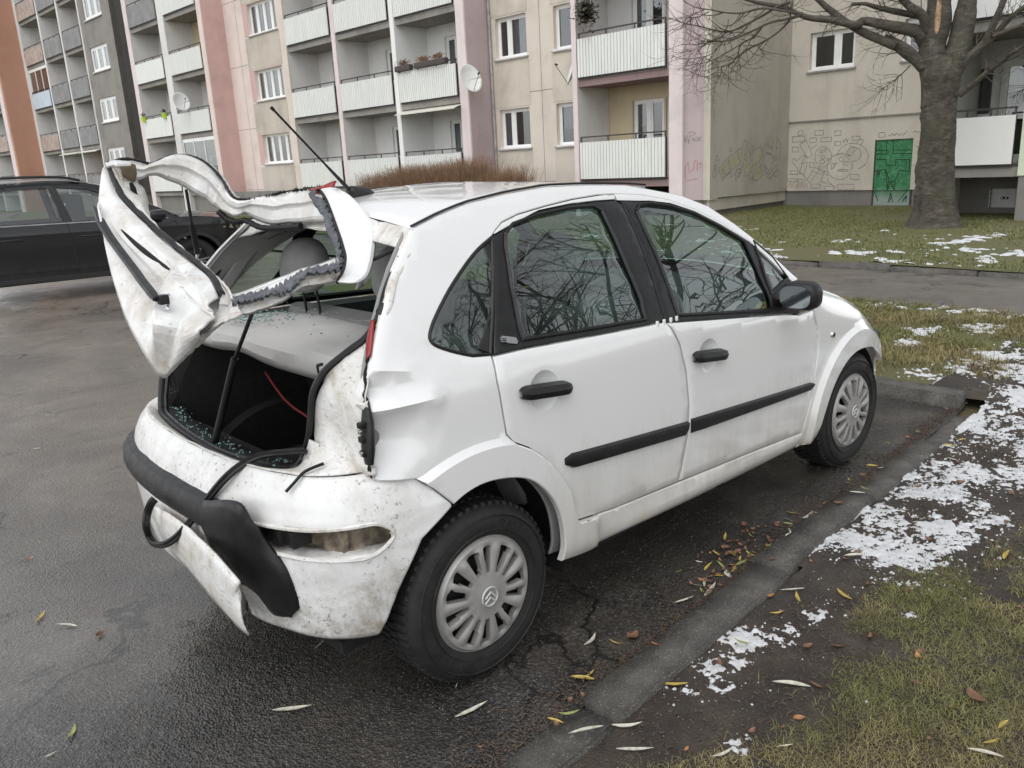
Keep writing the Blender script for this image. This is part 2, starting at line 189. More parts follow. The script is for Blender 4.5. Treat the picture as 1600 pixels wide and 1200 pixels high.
GRAF_PILLAR_RED = [[(-3.463, 0.966), (-3.45, 1.238), (-3.54, 1.374), (-3.576, 1.085), (-3.698, 1.193), (-3.719, 1.377), (-3.796, 1.374), (-3.81, 1.153)], [(-3.498, 0.909), (-3.812, 0.949)], [(-3.83, 1.3), (-3.918, 1.333), (-3.897, 1.205)]]
TRUNK = [(15.0, 3.633, -0.028), (15.0, 3.638, 0.242), (15.0, 3.64, 0.675), (15.0, 3.664, 1.168), (15.0, 3.68, 1.654), (15.0, 3.688, 2.068), (15.0, 3.697, 2.446), (15.0, 3.699, 2.694)]
LIMBS = [([(15.0, 3.84, 2.771), (15.04, 3.903, 3.244), (15.08, 3.862, 3.637), (15.12, 3.876, 4.003), (15.16, 3.901, 4.428), (15.2, 3.943, 5.202)], 0.27, 0.16), ([(15.1, 3.589, 2.686), (15.2, 3.523, 3.112), (15.3, 3.502, 3.508), (15.4, 3.501, 3.965), (15.5, 3.484, 4.562), (15.6, 3.42, 5.427)], 0.26, 0.12), ([(14.9, 3.968, 2.875), (14.8, 4.151, 3.079), (14.7, 4.384, 3.289), (14.6, 4.614, 3.422)], 0.15, 0.11), ([(14.6, 4.372, 3.27), (14.46, 4.792, 3.498), (14.32, 5.024, 3.654), (14.18, 5.414, 3.981), (14.04, 5.616, 4.2), (13.9, 5.817, 4.418)], 0.105, 0.05), ([(15.0, 4.019, 3.277), (14.84, 4.088, 3.472), (14.68, 4.265, 3.552), (14.52, 4.476, 3.62), (14.36, 4.869, 3.748), (14.2, 4.969, 3.687), (14.04, 5.334, 3.812), (13.88, 5.745, 3.911), (13.72, 6.131, 4.125), (13.56, 6.646, 4.295), (13.4, 7.181, 4.54)], 0.15, 0.03), ([(14.9, 3.98, 3.493), (14.733, 4.0, 3.74), (14.567, 4.214, 3.951), (14.4, 4.33, 4.207)], 0.12, 0.07), ([(14.9, 4.031, 3.725), (14.725, 4.479, 3.877), (14.55, 4.722, 3.966), (14.375, 4.894, 4.045), (14.2, 5.061, 4.042)], 0.08, 0.03), ([(13.5, 5.629, 3.933), (13.429, 5.896, 4.001), (13.357, 6.356, 4.122), (13.286, 6.746, 4.099), (13.214, 7.037, 4.139), (13.143, 7.394, 4.246), (13.071, 7.641, 4.313), (13.0, 7.892, 4.464)], 0.035, 0.008), ([(13.5, 5.892, 4.158), (13.456, 6.097, 4.122), (13.411, 6.385, 4.008), (13.367, 6.791, 3.874), (13.322, 7.044, 3.815), (13.278, 7.304, 3.861), (13.233, 7.691, 3.995), (13.189, 8.027, 4.099), (13.144, 8.277, 4.205), (13.1, 8.725, 4.341)], 0.035, 0.006), ([(13.5, 5.629, 3.922), (13.443, 5.899, 3.872), (13.386, 6.231, 3.851), (13.329, 6.652, 3.727), (13.271, 7.007, 3.646), (13.214, 7.317, 3.661), (13.157, 7.634, 3.652), (13.1, 8.023, 3.7)], 0.03, 0.006), ([(13.5, 5.879, 3.851), (13.45, 6.078, 3.677), (13.4, 6.363, 3.534), (13.35, 6.686, 3.436), (13.3, 6.791, 3.332), (13.25, 6.9, 3.308), (13.2, 7.128, 3.403)], 0.022, 0.005), ([(13.5, 6.433, 3.842), (13.471, 6.601, 3.66), (13.443, 6.86, 3.567), (13.414, 6.921, 3.352), (13.386, 7.072, 3.228), (13.357, 7.228, 3.185), (13.329, 7.236, 3.055), (13.3, 7.391, 2.793)], 0.02, 0.005), ([(13.4, 6.832, 3.561), (13.35, 7.112, 3.443), (13.3, 7.311, 3.359), (13.25, 7.574, 3.304), (13.2, 7.722, 3.295)], 0.012, 0.004), ([(13.5, 5.879, 3.851), (13.5, 5.841, 4.171)], 0.015, 0.01), ([(13.4, 6.701, 3.875), (13.333, 6.822, 3.728), (13.267, 7.119, 3.649), (13.2, 7.363, 3.443), (13.133, 7.615, 3.4), (13.067, 7.935, 3.411), (13.0, 8.137, 3.481)], 0.014, 0.004), ([(13.2, 7.433, 4.222), (13.133, 7.623, 4.153), (13.067, 7.939, 4.173), (13.0, 8.2, 4.207)], 0.011, 0.004), ([(13.1, 7.99, 3.249), (13.133, 7.673, 3.095), (13.167, 7.513, 3.031), (13.2, 7.298, 3.069)], 0.006, 0.003), ([(13.3, 7.063, 4.035), (13.24, 7.077, 3.85), (13.18, 7.411, 3.66), (13.12, 7.729, 3.556), (13.06, 8.056, 3.546), (13.0, 8.232, 3.589)], 0.01, 0.003), ([(15.1, 3.486, 2.736), (15.14, 3.28, 2.988), (15.18, 3.077, 3.204), (15.22, 2.971, 3.486), (15.26, 2.894, 3.739), (15.3, 2.82, 4.018)], 0.1, 0.06), ([(15.2, 3.134, 3.123), (15.275, 2.944, 3.31), (15.35, 2.788, 3.526), (15.425, 2.588, 3.704), (15.5, 2.395, 3.849)], 0.075, 0.045), ([(15.2, 2.974, 3.28), (15.333, 2.74, 3.373), (15.467, 2.574, 3.445), (15.6, 2.419, 3.546)], 0.045, 0.03), ([(15.0, 3.354, 2.337), (14.95, 3.112, 2.512), (14.9, 2.932, 2.642), (14.85, 2.702, 2.791), (14.8, 2.531, 2.913), (14.75, 2.321, 3.027), (14.7, 2.126, 3.165)], 0.065, 0.035), ([(15.0, 3.993, 3.712), (14.867, 4.174, 3.881), (14.733, 4.321, 4.015), (14.6, 4.469, 4.178)], 0.075, 0.05), ([(15.0, 4.097, 3.421), (14.9, 4.396, 3.642), (14.8, 4.72, 3.682)], 0.06, 0.05), ([(14.8, 4.172, 2.926), (14.767, 4.31, 2.783), (14.733, 4.485, 2.642), (14.7, 4.6, 2.566)], 0.012, 0.006)]
C_rd_gap = [(0.94, 1.466), (0.849, 1.465), (0.702, 1.459), (0.562, 1.446), (0.427, 1.43), (0.344, 1.411), (0.302, 1.389), (0.263, 1.344), (0.109, 1.038), (0.1, 0.97), (0.11, 0.854), (0.116, 0.793), (0.141, 0.76), (0.2, 0.727), (0.265, 0.675), (0.322, 0.607), (0.366, 0.534), (0.386, 0.463), (0.398, 0.42), (0.413, 0.403), (0.602, 0.385), (0.985, 0.368), (0.999, 0.415), (1.035, 0.548), (1.044, 0.664), (1.029, 0.803), (0.996, 0.913), (0.956, 0.979), (0.934, 1.008), (0.948, 1.177), (0.956, 1.33), (0.954, 1.428)]
C_rd_glass = [(0.34, 1.378), (0.386, 1.402), (0.519, 1.422), (0.682, 1.433), (0.793, 1.429), (0.829, 1.412), (0.832, 1.324), (0.833, 1.212), (0.844, 1.098), (0.833, 1.031), (0.248, 1.061), (0.25, 1.101), (0.275, 1.22), (0.316, 1.338)]
C_rd_belt = [(0.115, 1.037), (0.233, 1.036), (0.871, 1.009)]
C_q_glass = [(0.278, 1.372), (0.202, 1.342), (0.129, 1.302), (0.039, 1.242), (-0.038, 1.178), (-0.075, 1.138), (-0.084, 1.113), (-0.065, 1.092), (-0.01, 1.066), (0.04, 1.048), (0.107, 1.04)]
C_fd_gap = [(0.939, 1.462), (1.082, 1.448), (1.227, 1.421), (1.365, 1.374), (1.497, 1.31), (1.632, 1.227), (1.723, 1.151), (1.805, 1.074), (1.857, 1.024), (1.999, 0.885), (2.051, 0.791), (2.055, 0.703), (2.026, 0.569), (2.004, 0.456), (1.96, 0.351), (1.946, 0.31), (1.585, 0.337), (1.238, 0.354), (0.985, 0.368)]
C_fd_glass = [(1.016, 1.395), (1.049, 1.417), (1.108, 1.418), (1.225, 1.399), (1.354, 1.36), (1.487, 1.295), (1.61, 1.224), (1.643, 0.985), (1.645, 0.941), (1.017, 1.017), (1.022, 1.074), (1.019, 1.22), (1.014, 1.327)]
C_fd_ql = [(1.671, 1.223), (1.767, 1.146), (1.832, 1.049), (1.665, 1.005), (1.671, 1.136)]
C_f_flare = [(1.912, 0.247), (2.049, 0.407), (2.133, 0.571), (2.233, 0.682), (2.373, 0.728), (2.515, 0.725), (2.66, 0.682), (2.769, 0.603)]
C_r_flare = [(-0.198, 0.743), (-0.153, 0.762), (-0.09, 0.78), (-0.024, 0.787), (0.059, 0.778), (0.128, 0.761)]
C_r_arch = [(-0.111, 0.639), (-0.061, 0.66), (0.006, 0.671), (0.084, 0.663), (0.156, 0.642), (0.211, 0.609), (0.268, 0.549), (0.307, 0.481), (0.327, 0.408), (0.332, 0.34), (0.32, 0.288)]
C_bump_wheel = [(-0.111, 0.639), (-0.176, 0.61), (-0.222, 0.573), (-0.269, 0.502), (-0.307, 0.427), (-0.339, 0.342), (-0.352, 0.3), (-0.364, 0.287)]
C_bump_top = [(-0.311, 0.755), (-0.212, 0.741), (-0.173, 0.707), (-0.113, 0.639)]
C_sill_bot = [(0.319, 0.289), (0.479, 0.268), (0.76, 0.271), (1.116, 0.254), (1.994, 0.215)]
C_mold = [(0.352, 0.645), (0.377, 0.656), (1.042, 0.603), (1.043, 0.548), (0.374, 0.603)]
C_moldf = [(1.044, 0.615), (2.004, 0.546), (1.985, 0.507), (1.045, 0.547)]
C_handle_r = [(0.178, 0.923), (0.397, 0.899), (0.289, 0.897)]
C_handle_f = [(1.065, 0.863), (1.281, 0.837), (1.18, 0.836)]
C_rep = [(2.189, 0.736)]
C_rail = [(0.001, 1.424), (0.111, 1.454), (0.232, 1.479), (0.414, 1.499), (0.61, 1.511), (0.809, 1.506), (1.026, 1.494)]
C_roofsil_f = [(1.327, 1.435), (1.466, 1.382), (1.589, 1.302), (1.719, 1.202), (1.826, 1.107), (1.91, 1.034)]
C_q_rear = [(0.001, 1.424), (-0.053, 1.375), (-0.112, 1.319), (-0.167, 1.254), (-0.212, 1.191), (-0.256, 1.119), (-0.294, 1.049), (-0.326, 0.951), (-0.33, 0.861), (-0.328, 0.764)]
C_f_arch = [(2.067, 0.266), (2.174, 0.47), (2.301, 0.575), (2.45, 0.611), (2.637, 0.588), (2.796, 0.525)]
C_rd_blacktop = [(0.289, 1.379), (0.373, 1.399), (0.527, 1.435), (0.693, 1.446), (0.821, 1.447), (0.929, 1.444)]
C_fd_blacktop = [(0.942, 1.443), (1.066, 1.433), (1.118, 1.43), (1.236, 1.412), (1.363, 1.371), (1.495, 1.307), (1.619, 1.236), (1.771, 1.151), (1.867, 1.037)]
C_fd_blackbot = [(0.931, 1.002), (0.998, 0.996), (1.326, 0.957), (1.748, 0.906), (1.875, 0.882)]
T_sill = [(-0.506, 0.5, 1.659), (-0.527, 0.41, 1.601), (-0.536, 0.318, 1.548), (-0.535, 0.222, 1.503), (-0.532, 0.109, 1.455), (-0.529, -0.001, 1.412), (-0.525, -0.103, 1.378), (-0.521, -0.202, 1.348), (-0.525, -0.291, 1.319), (-0.548, -0.4, 1.277)]
T_sill_in = [(-0.492, 0.5, 1.665), (-0.509, 0.412, 1.608), (-0.514, 0.325, 1.559), (-0.512, 0.236, 1.516), (-0.509, 0.124, 1.466), (-0.505, 0.017, 1.423), (-0.501, -0.084, 1.387), (-0.496, -0.182, 1.357), (-0.498, -0.271, 1.327), (-0.52, -0.38, 1.284)]
T_flange = [(-0.528, 0.47, 1.646), (-0.547, 0.382, 1.591), (-0.56, 0.281, 1.533), (-0.561, 0.176, 1.484), (-0.559, 0.067, 1.438), (-0.558, -0.036, 1.399), (-0.558, -0.159, 1.356), (-0.561, -0.259, 1.322), (-0.567, -0.343, 1.294), (-0.586, -0.44, 1.26)]
T_slit = [(-0.556, 0.42, 1.602), (-0.578, 0.332, 1.547), (-0.594, 0.216, 1.482), (-0.592, 0.109, 1.434), (-0.587, 0.006, 1.395), (-0.58, -0.091, 1.364), (-0.576, -0.192, 1.332), (-0.581, -0.286, 1.299), (-0.587, -0.382, 1.269), (-0.589, -0.46, 1.248)]
T_strip = [(-0.59, 0.36, 1.548), (-0.61, 0.264, 1.493), (-0.621, 0.163, 1.442), (-0.625, 0.07, 1.4), (-0.63, -0.034, 1.358), (-0.638, -0.144, 1.315), (-0.645, -0.239, 1.281), (-0.642, -0.326, 1.261), (-0.636, -0.416, 1.248), (-0.628, -0.5, 1.245)]
T_low1 = [(-0.602, 0.32, 1.532), (-0.63, 0.217, 1.471), (-0.653, 0.108, 1.411), (-0.667, 0.003, 1.36), (-0.679, -0.105, 1.312), (-0.689, -0.218, 1.268), (-0.694, -0.322, 1.234), (-0.688, -0.398, 1.22), (-0.679, -0.469, 1.216), (-0.667, -0.55, 1.234)]
T_low = [(-0.622, 0.26, 1.524), (-0.645, 0.188, 1.457), (-0.666, 0.105, 1.384), (-0.687, 0.01, 1.305), (-0.706, -0.096, 1.222), (-0.714, -0.192, 1.153), (-0.712, -0.27, 1.105), (-0.704, -0.323, 1.076), (-0.675, -0.404, 1.131), (-0.649, -0.5, 1.199)]
T_lowin = [(-0.604, 0.3, 1.502), (-0.623, 0.225, 1.434), (-0.639, 0.137, 1.359), (-0.654, 0.043, 1.284), (-0.668, -0.058, 1.208), (-0.673, -0.148, 1.146), (-0.663, -0.219, 1.106), (-0.644, -0.263, 1.099), (-0.618, -0.33, 1.14), (-0.599, -0.4, 1.191)]
T_pl_hi = [(-0.505, 0.5, 1.663), (-0.442, 0.512, 1.676), (-0.38, 0.52, 1.663), (-0.352, 0.52, 1.656), (-0.304, 0.52, 1.672), (-0.27, 0.52, 1.682), (-0.21, 0.519, 1.677), (-0.171, 0.494, 1.657), (-0.144, 0.471, 1.623), (-0.127, 0.449, 1.584), (-0.128, 0.414, 1.552), (-0.131, 0.362, 1.522), (-0.118, 0.313, 1.514), (-0.104, 0.265, 1.513), (-0.083, 0.178, 1.524), (-0.067, 0.102, 1.534), (-0.044, -0.024, 1.542), (-0.029, -0.12, 1.548)]
T_pl_lo = [(-0.502, 0.46, 1.621), (-0.454, 0.479, 1.615), (-0.415, 0.494, 1.611), (-0.377, 0.5, 1.616), (-0.343, 0.5, 1.619), (-0.292, 0.5, 1.594), (-0.243, 0.5, 1.564), (-0.213, 0.481, 1.539), (-0.187, 0.458, 1.519), (-0.171, 0.441, 1.499), (-0.157, 0.426, 1.482), (-0.139, 0.407, 1.464), (-0.125, 0.358, 1.457), (-0.112, 0.318, 1.463), (-0.098, 0.228, 1.436), (-0.08, 0.104, 1.432), (-0.064, -0.028, 1.435), (-0.054, -0.16, 1.443)]
T_pr_hi = [(-0.523, -0.36, 1.282), (-0.494, -0.368, 1.271), (-0.463, -0.375, 1.275), (-0.432, -0.383, 1.284), (-0.39, -0.393, 1.297), (-0.344, -0.405, 1.31), (-0.297, -0.416, 1.324), (-0.24, -0.429, 1.333), (-0.191, -0.44, 1.346)]
T_pr_lo = [(-0.568, -0.42, 1.238), (-0.532, -0.425, 1.229), (-0.5, -0.43, 1.231), (-0.465, -0.435, 1.231), (-0.422, -0.441, 1.238), (-0.374, -0.448, 1.255), (-0.325, -0.455, 1.274), (-0.266, -0.463, 1.28), (-0.208, -0.47, 1.284)]
T_top_in = [(-0.042, -0.12, 1.543), (-0.048, -0.165, 1.51), (-0.063, -0.211, 1.475), (-0.081, -0.261, 1.436), (-0.1, -0.312, 1.399), (-0.118, -0.357, 1.367), (-0.141, -0.403, 1.335), (-0.182, -0.447, 1.308), (-0.228, -0.49, 1.286)]
T_top_mid = [(-0.036, -0.18, 1.548), (-0.033, -0.214, 1.523), (-0.032, -0.26, 1.489), (-0.038, -0.304, 1.454), (-0.053, -0.348, 1.416), (-0.077, -0.391, 1.38), (-0.118, -0.443, 1.338), (-0.167, -0.493, 1.303), (-0.216, -0.53, 1.285)]
T_top_out = [(-0.03, -0.22, 1.539), (-0.017, -0.253, 1.52), (-0.008, -0.297, 1.487), (-0.006, -0.333, 1.457), (-0.011, -0.365, 1.428), (-0.046, -0.418, 1.378), (-0.108, -0.485, 1.32), (-0.152, -0.52, 1.295), (-0.201, -0.55, 1.287)]
T_adh = [(-0.074, -0.12, 1.537), (-0.079, -0.162, 1.5), (-0.09, -0.212, 1.457), (-0.108, -0.266, 1.409), (-0.123, -0.317, 1.366), (-0.13, -0.349, 1.341), (-0.175, -0.389, 1.313), (-0.283, -0.46, 1.299)]
STRUT_R = [(-0.458, -0.4, 1.227), (-0.423, -0.15, 1.049), (-0.47, -0.005, 0.753)]
STRUT_L = [(-0.241, 0.5, 1.561), (-0.231, 0.52, 1.435), (-0.211, 0.56, 1.345)]
HATCH_STRIP = [(-0.6, 0.345, 1.526), (-0.611, 0.279, 1.497), (-0.621, 0.216, 1.47), (-0.632, 0.132, 1.438), (-0.64, 0.048, 1.408), (-0.649, -0.037, 1.381), (-0.659, -0.129, 1.353), (-0.671, -0.217, 1.328), (-0.679, -0.283, 1.311), (-0.69, -0.36, 1.293)]
SEAL_LOOP = [(-0.4, -0.497, 0.812), (-0.427, -0.44, 0.802), (-0.453, -0.389, 0.793), (-0.495, -0.368, 0.788), (-0.542, -0.355, 0.77), (-0.588, -0.338, 0.736), (-0.62, -0.272, 0.665), (-0.647, -0.185, 0.581), (-0.673, -0.128, 0.523), (-0.7, -0.091, 0.494), (-0.707, -0.003, 0.466), (-0.713, 0.034, 0.481), (-0.72, 0.022, 0.528), (-0.707, 0.032, 0.563), (-0.693, 0.019, 0.598), (-0.68, 0.017, 0.609)]
SEAL_R = [(-0.2, -0.65, 1.201), (-0.235, -0.624, 1.14), (-0.28, -0.587, 1.1), (-0.33, -0.537, 1.047), (-0.36, -0.515, 0.991), (-0.37, -0.504, 0.929), (-0.38, -0.495, 0.861), (-0.385, -0.452, 0.782), (-0.42, -0.455, 0.755), (-0.45, -0.418, 0.745), (-0.485, -0.292, 0.749), (-0.5, -0.106, 0.742), (-0.5, 0.132, 0.747), (-0.48, 0.375, 0.753), (-0.45, 0.529, 0.76), (-0.41, 0.601, 0.846)]
STRIP_HANG_A = [(-0.6, -0.325, 0.685), (-0.615, -0.478, 0.721), (-0.6, -0.52, 0.672), (-0.57, -0.546, 0.595), (-0.545, -0.585, 0.519), (-0.53, -0.593, 0.456), (-0.52, -0.591, 0.4)]
STRIP_HANG_B = [(-0.645, -0.239, 0.552), (-0.635, -0.284, 0.533), (-0.62, -0.316, 0.501), (-0.6, -0.355, 0.438), (-0.575, -0.393, 0.382), (-0.55, -0.472, 0.338), (-0.525, -0.533, 0.343)]
PLATE_BITS = [[(-0.655, 0.131, 0.551), (-0.665, -0.222, 0.571), (-0.67, -0.528, 0.527), (-0.66, -0.523, 0.463), (-0.66, -0.534, 0.34), (-0.66, -0.463, 0.341), (-0.66, -0.211, 0.379), (-0.66, 0.013, 0.422)]]

# ================================================================== GROUND
def vnoise(x, y, scale, seed=0, octaves=4):
    x = np.asarray(x, float) * scale; y = np.asarray(y, float) * scale; out = 0; amp = .5; tot = 0
    for k in range(octaves):
        xi = np.floor(x).astype(np.int64); yi = np.floor(y).astype(np.int64); fx = x - xi; fy = y - yi
        fx = fx * fx * (3 - 2 * fx); fy = fy * fy * (3 - 2 * fy)
        def h(i, j):
            n = (i * 374761393 + j * 668265263 + (seed + k) * 974634777) & 0x7fffffff
            n = ((n ^ (n >> 13)) * 1274126177) & 0x7fffffff
            return ((n ^ (n >> 16)) & 0xffff) / 65535.0
        v = (h(xi, yi) * (1 - fx) + h(xi + 1, yi) * fx) * (1 - fy) + (h(xi, yi + 1) * (1 - fx) + h(xi + 1, yi + 1) * fx) * fy
        out = out + v * amp; tot += amp; amp *= .5; x = x * 2.03 + 17.1; y = y * 2.03 + 9.7
    return out / tot
def sstep(a, b, t): t = np.clip((np.asarray(t, float) - a) / (b - a), 0, 1); return t * t * (3 - 2 * t)

# --- materials
m, n, b = newmat('asphalt_wet'); P = n.pos()
agg = n.new('ShaderNodeTexVoronoi'); agg.inputs['Scale'].default_value = 125; n.l(P, agg.inputs['Vector'])
agg2 = n.new('ShaderNodeTexVoronoi'); agg2.inputs['Scale'].default_value = 48; n.l(P, agg2.inputs['Vector'])
big = n.noise(P, .55, 4, .6, .6); mid = n.noise(P, 3.2, 5, .65)
base = n.ramp(mid, [(.3, (.020, .0185, .017)), (.5, (.036, .033, .030)), (.72, (.066, .060, .054))])
spk = n.ramp(agg.outputs['Distance'], [(.10, 1.0), (.2, 0.0)])
cellpick = n.ramp(n.math('FRACT', n.math('MULTIPLY', agg.outputs['Color'], 3.7)), [(.60, 0.0), (.72, 1.0)])
base = n.mix(n.math('MULTIPLY', n.math('MULTIPLY', spk, cellpick), .75), base, (.36, .345, .32))
cellv = n.ramp(n.math('FRACT', n.math('MULTIPLY', agg.outputs['Color'], 7.3)), [(.0, .55), (.6, 1.0), (1.0, 1.75)]); base = n.mix(1.0, base, cellv, 'MULTIPLY')
wp = n.pos((1, 1, 1)); sep = n.new('ShaderNodeSeparateXYZ'); n.l(wp, sep.inputs[0])
mud = n.ramp(n.math('MULTIPLY', n.noise(P, 1.3, 5, .7), 1.0), [(.45, 0.0), (.62, 1.0)])
far = n.ramp(n.math('MULTIPLY', n.math('ADD', sep.outputs[1], n.math('MULTIPLY', n.noise(P, .9, 3), 2.0)), .12), [(.12, 0.0), (.52, 1.0)])
base = n.mix(n.math('MULTIPLY', far, .85), base, (.205, .172, .138))
base = n.mix(n.math('MULTIPLY', mud, .30), base, (.10, .080, .058))
spots = n.math('MULTIPLY', n.ramp(n.noise(n.pos((.55, 1.3, 1)), 7.5, 5, .72), [(.58, 0.0), (.66, 1.0)]), n.ramp(n.noise(P, .8, 3), [(.40, .0), (.58, .9)])); base = n.mix(spots, base, (.022, .019, .016))
base = n.mix(1.0, base, n.ramp(n.noise(P, .9, 5, .6, .8), [(.30, .62), (.52, 1.0), (.70, 1.45)]), 'MULTIPLY')
ck = n.new('ShaderNodeTexVoronoi', feature='DISTANCE_TO_EDGE'); ck.inputs['Scale'].default_value = .42; cv_ = n.new('ShaderNodeVectorMath', operation='ADD'); n.l(P, cv_.inputs[0]); cn_ = n.new('ShaderNodeTexNoise'); cn_.inputs['Scale'].default_value = 2.2; cn_.inputs['Detail'].default_value = 6; n.l(P, cn_.inputs['Vector']); n.l(cn_.outputs['Color'], cv_.inputs[1]); n.l(cv_.outputs[0], ck.inputs['Vector'])
base = n.mix(n.math('MULTIPLY', n.ramp(ck.outputs['Distance'], [(.003, .9), (.008, 0.0)]), n.ramp(n.noise(P, .6, 2), [(.45, 0.0), (.55, 1.0)])), base, (.012, .011, .010))
n.l(base, b.inputs['Base Color'])
pud = n.ramp(n.math('ADD', n.math('MULTIPLY', big, .8), n.math('MULTIPLY', mid, .2)), [(.38, .62), (.49, .48), (.56, .25), (.64, .12)])
n.l(pud, b.inputs['Roughness']); b.inputs['Specular IOR Level'].default_value = .4
hgt = n.math('ADD', n.math('MULTIPLY', agg.outputs['Distance'], .6), n.math('ADD', n.math('MULTIPLY', agg2.outputs['Distance'], .5), n.math('MULTIPLY', n.noise(P, 30, 5, .75), .7)))
pm = n.ramp(pud, [(.06, .10), (.36, 1.0)])
bmp = n.new('ShaderNodeBump'); bmp.inputs['Distance'].default_value = .012; n.l(hgt, bmp.inputs['Height']); n.l(n.math('MULTIPLY', pm, .75), bmp.inputs['Strength'])
n.l(bmp.outputs[0], b.inputs['Normal'])
sv_ = n.math('SUBTRACT', sep.outputs[1], n.math('MULTIPLY', sep.outputs[0], .3)); spat = n.ramp(n.math('MULTIPLY', n.math('ADD', sv_, 2.0), .25), [(.36, -0.0), (.66, .30)])
wet = n.ramp(n.math('ADD', spat, n.math('ADD', n.math('MULTIPLY', big, .35), n.math('MULTIPLY', n.noise(P, 4.2, 6, .75), .45))), [(.36, .05), (.52, .50), (.60, .95), (.635, 1.0)])
wet = n.math('MULTIPLY', wet, n.math('SUBTRACT', 1.0, n.math('MULTIPLY', far, .42)))
b.inputs['Coat IOR'].default_value = 1.45; n.l(wet, b.inputs['Coat Weight']); n.l(n.ramp(wet, [(.1, .42), (.6, .22), (.9, .07), (1.0, .03)]), b.inputs['Coat Roughness'])
cb = n.new('ShaderNodeBump'); cb.inputs['Distance'].default_value = .006; n.l(n.math('ADD', agg.outputs['Distance'], n.math('MULTIPLY', n.noise(P, 60, 3), .8)), cb.inputs['Height']); n.l(n.ramp(wet, [(.3, .55), (.85, .25), (1.0, .02)]), cb.inputs['Strength']); n.l(cb.outputs[0], b.inputs['Coat Normal'])

m, n, b = newmat('soil'); P = n.pos()
s1 = n.noise(P, 5, 6, .7); s2 = n.noise(P, 40, 5, .7); s3 = n.noise(P, 1.1, 3)
c = n.ramp(s1, [(.3, (.030, .022, .017)), (.5, (.055, .042, .032)), (.7, (.095, .075, .056))])
c = n.mix(n.ramp(s3, [(.45, 0.0), (.6, .5)]), c, (.045, .043, .042))
c = n.mix(n.ramp(s2, [(.62, 0.0), (.72, .7)]), c, (.16, .13, .10))
n.l(c, b.inputs['Base Color']); b.inputs['Roughness'].default_value = .75
n.l(n.bump(n.math('ADD', s2, n.noise(P, 130, 3)), .8, .02), b.inputs['Normal'])

m, n, b = newmat('lawn_soil'); P = n.pos()
s1 = n.noise(P, .7, 6, .7); s2 = n.noise(P, 30, 5, .7)
c = n.ramp(s1, [(.3, (.10, .11, .036)), (.5, (.135, .135, .05)), (.68, (.15, .125, .065))])
c = n.mix(n.ramp(s2, [(.5, 0.0), (.75, .6)]), c, (.060, .050, .030))
n.l(c, b.inputs['Base Color']); b.inputs['Roughness'].default_value = .9
n.l(n.bump(n.noise(P, 45, 5, .7), .9, .03), b.inputs['Normal'])

m, n, b = newmat('grass_blade'); P = n.pos()
s1 = n.noise(P, 260, 2); s2 = n.noise(P, 1.6, 4, .6)
c = n.ramp(s1, [(.30, (.13, .125, .035)), (.45, (.24, .205, .075)), (.58, (.34, .27, .125)), (.72, (.42, .33, .19))])
g = n.ramp(s1, [(.3, (.105, .125, .03)), (.55, (.185, .195, .055)), (.75, (.27, .245, .09))])
c = n.mix(n.ramp(n.noise(P, 3.1, 4, .6), [(.46, 0.0), (.64, .8)]), c, (.15, .11, .066)); c = n.mix(n.ramp(s2, [(.40, 0.0), (.62, .9)]), c, g); n.l(n.mix(1.0, c, n.ramp(n.noise(P, 9, 3), [(.3, .62), (.7, 1.15)]), 'MULTIPLY'), b.inputs['Base Color']); b.inputs['Roughness'].default_value = .6

m, n, b = newmat('snow'); P = n.pos()
c = n.ramp(n.noise(P, 25, 5, .7), [(.28, (.40, .40, .41)), (.42, (.62, .63, .645)), (.7, (.77, .78, .79))])
n.l(c, b.inputs['Base Color']); b.inputs['Roughness'].default_value = .6; 
n.l(n.bump(n.noise(P, 110, 4, .7), .7, .012), b.inputs['Normal'])

m, n, b = newmat('kerb_stone'); P = n.pos()
c = n.ramp(n.noise(P, 9, 6, .7), [(.3, (.045, .041, .037)), (.5, (.085, .078, .068)), (.75, (.155, .143, .124))])
c = n.mix(n.ramp(n.noise(P, 170, 2), [(.60, 0.0), (.68, .8)]), c, (.34, .325, .30))
n.l(c, b.inputs['Base Color']); n.l(n.ramp(n.noise(P, 4, 3), [(.35, .4), (.65, .75)]), b.inputs['Roughness'])
n.l(n.bump(n.noise(P, 90, 5, .75), .9, .012), b.inputs['Normal'])

m, n, b = newmat('path_asphalt'); P = n.pos()
c = n.ramp(n.noise(P, 2.2, 6, .7), [(.3, (.095, .083, .070)), (.55, (.135, .12, .102)), (.75, (.18, .16, .135))])
c = n.mix(n.ramp(n.noise(P, 60, 3), [(.6, 0.0), (.7, .6)]), c, (.30, .28, .25))
dv = n.new('ShaderNodeVectorMath', operation='ADD'); n.l(P, dv.inputs[0]); dn_ = n.new('ShaderNodeTexNoise'); dn_.inputs['Scale'].default_value = 3.0; n.l(P, dn_.inputs['Vector']); n.l(dn_.outputs['Color'], dv.inputs[1]); vo_ = n.new('ShaderNodeTexVoronoi', feature='DISTANCE_TO_EDGE'); vo_.inputs['Scale'].default_value = .8; n.l(dv.outputs[0], vo_.inputs['Vector'])
c = n.mix(n.ramp(vo_.outputs['Distance'], [(.006, .85), (.016, 0.0)]), c, (.035, .03, .026))
n.l(c, b.inputs['Base Color']); n.l(n.ramp(n.noise(P, 1.2, 4), [(.35, .3), (.6, .65)]), b.inputs['Roughness'])
n.l(n.bump(n.noise(P, 55, 5, .7), .7, .015), b.inputs['Normal'])

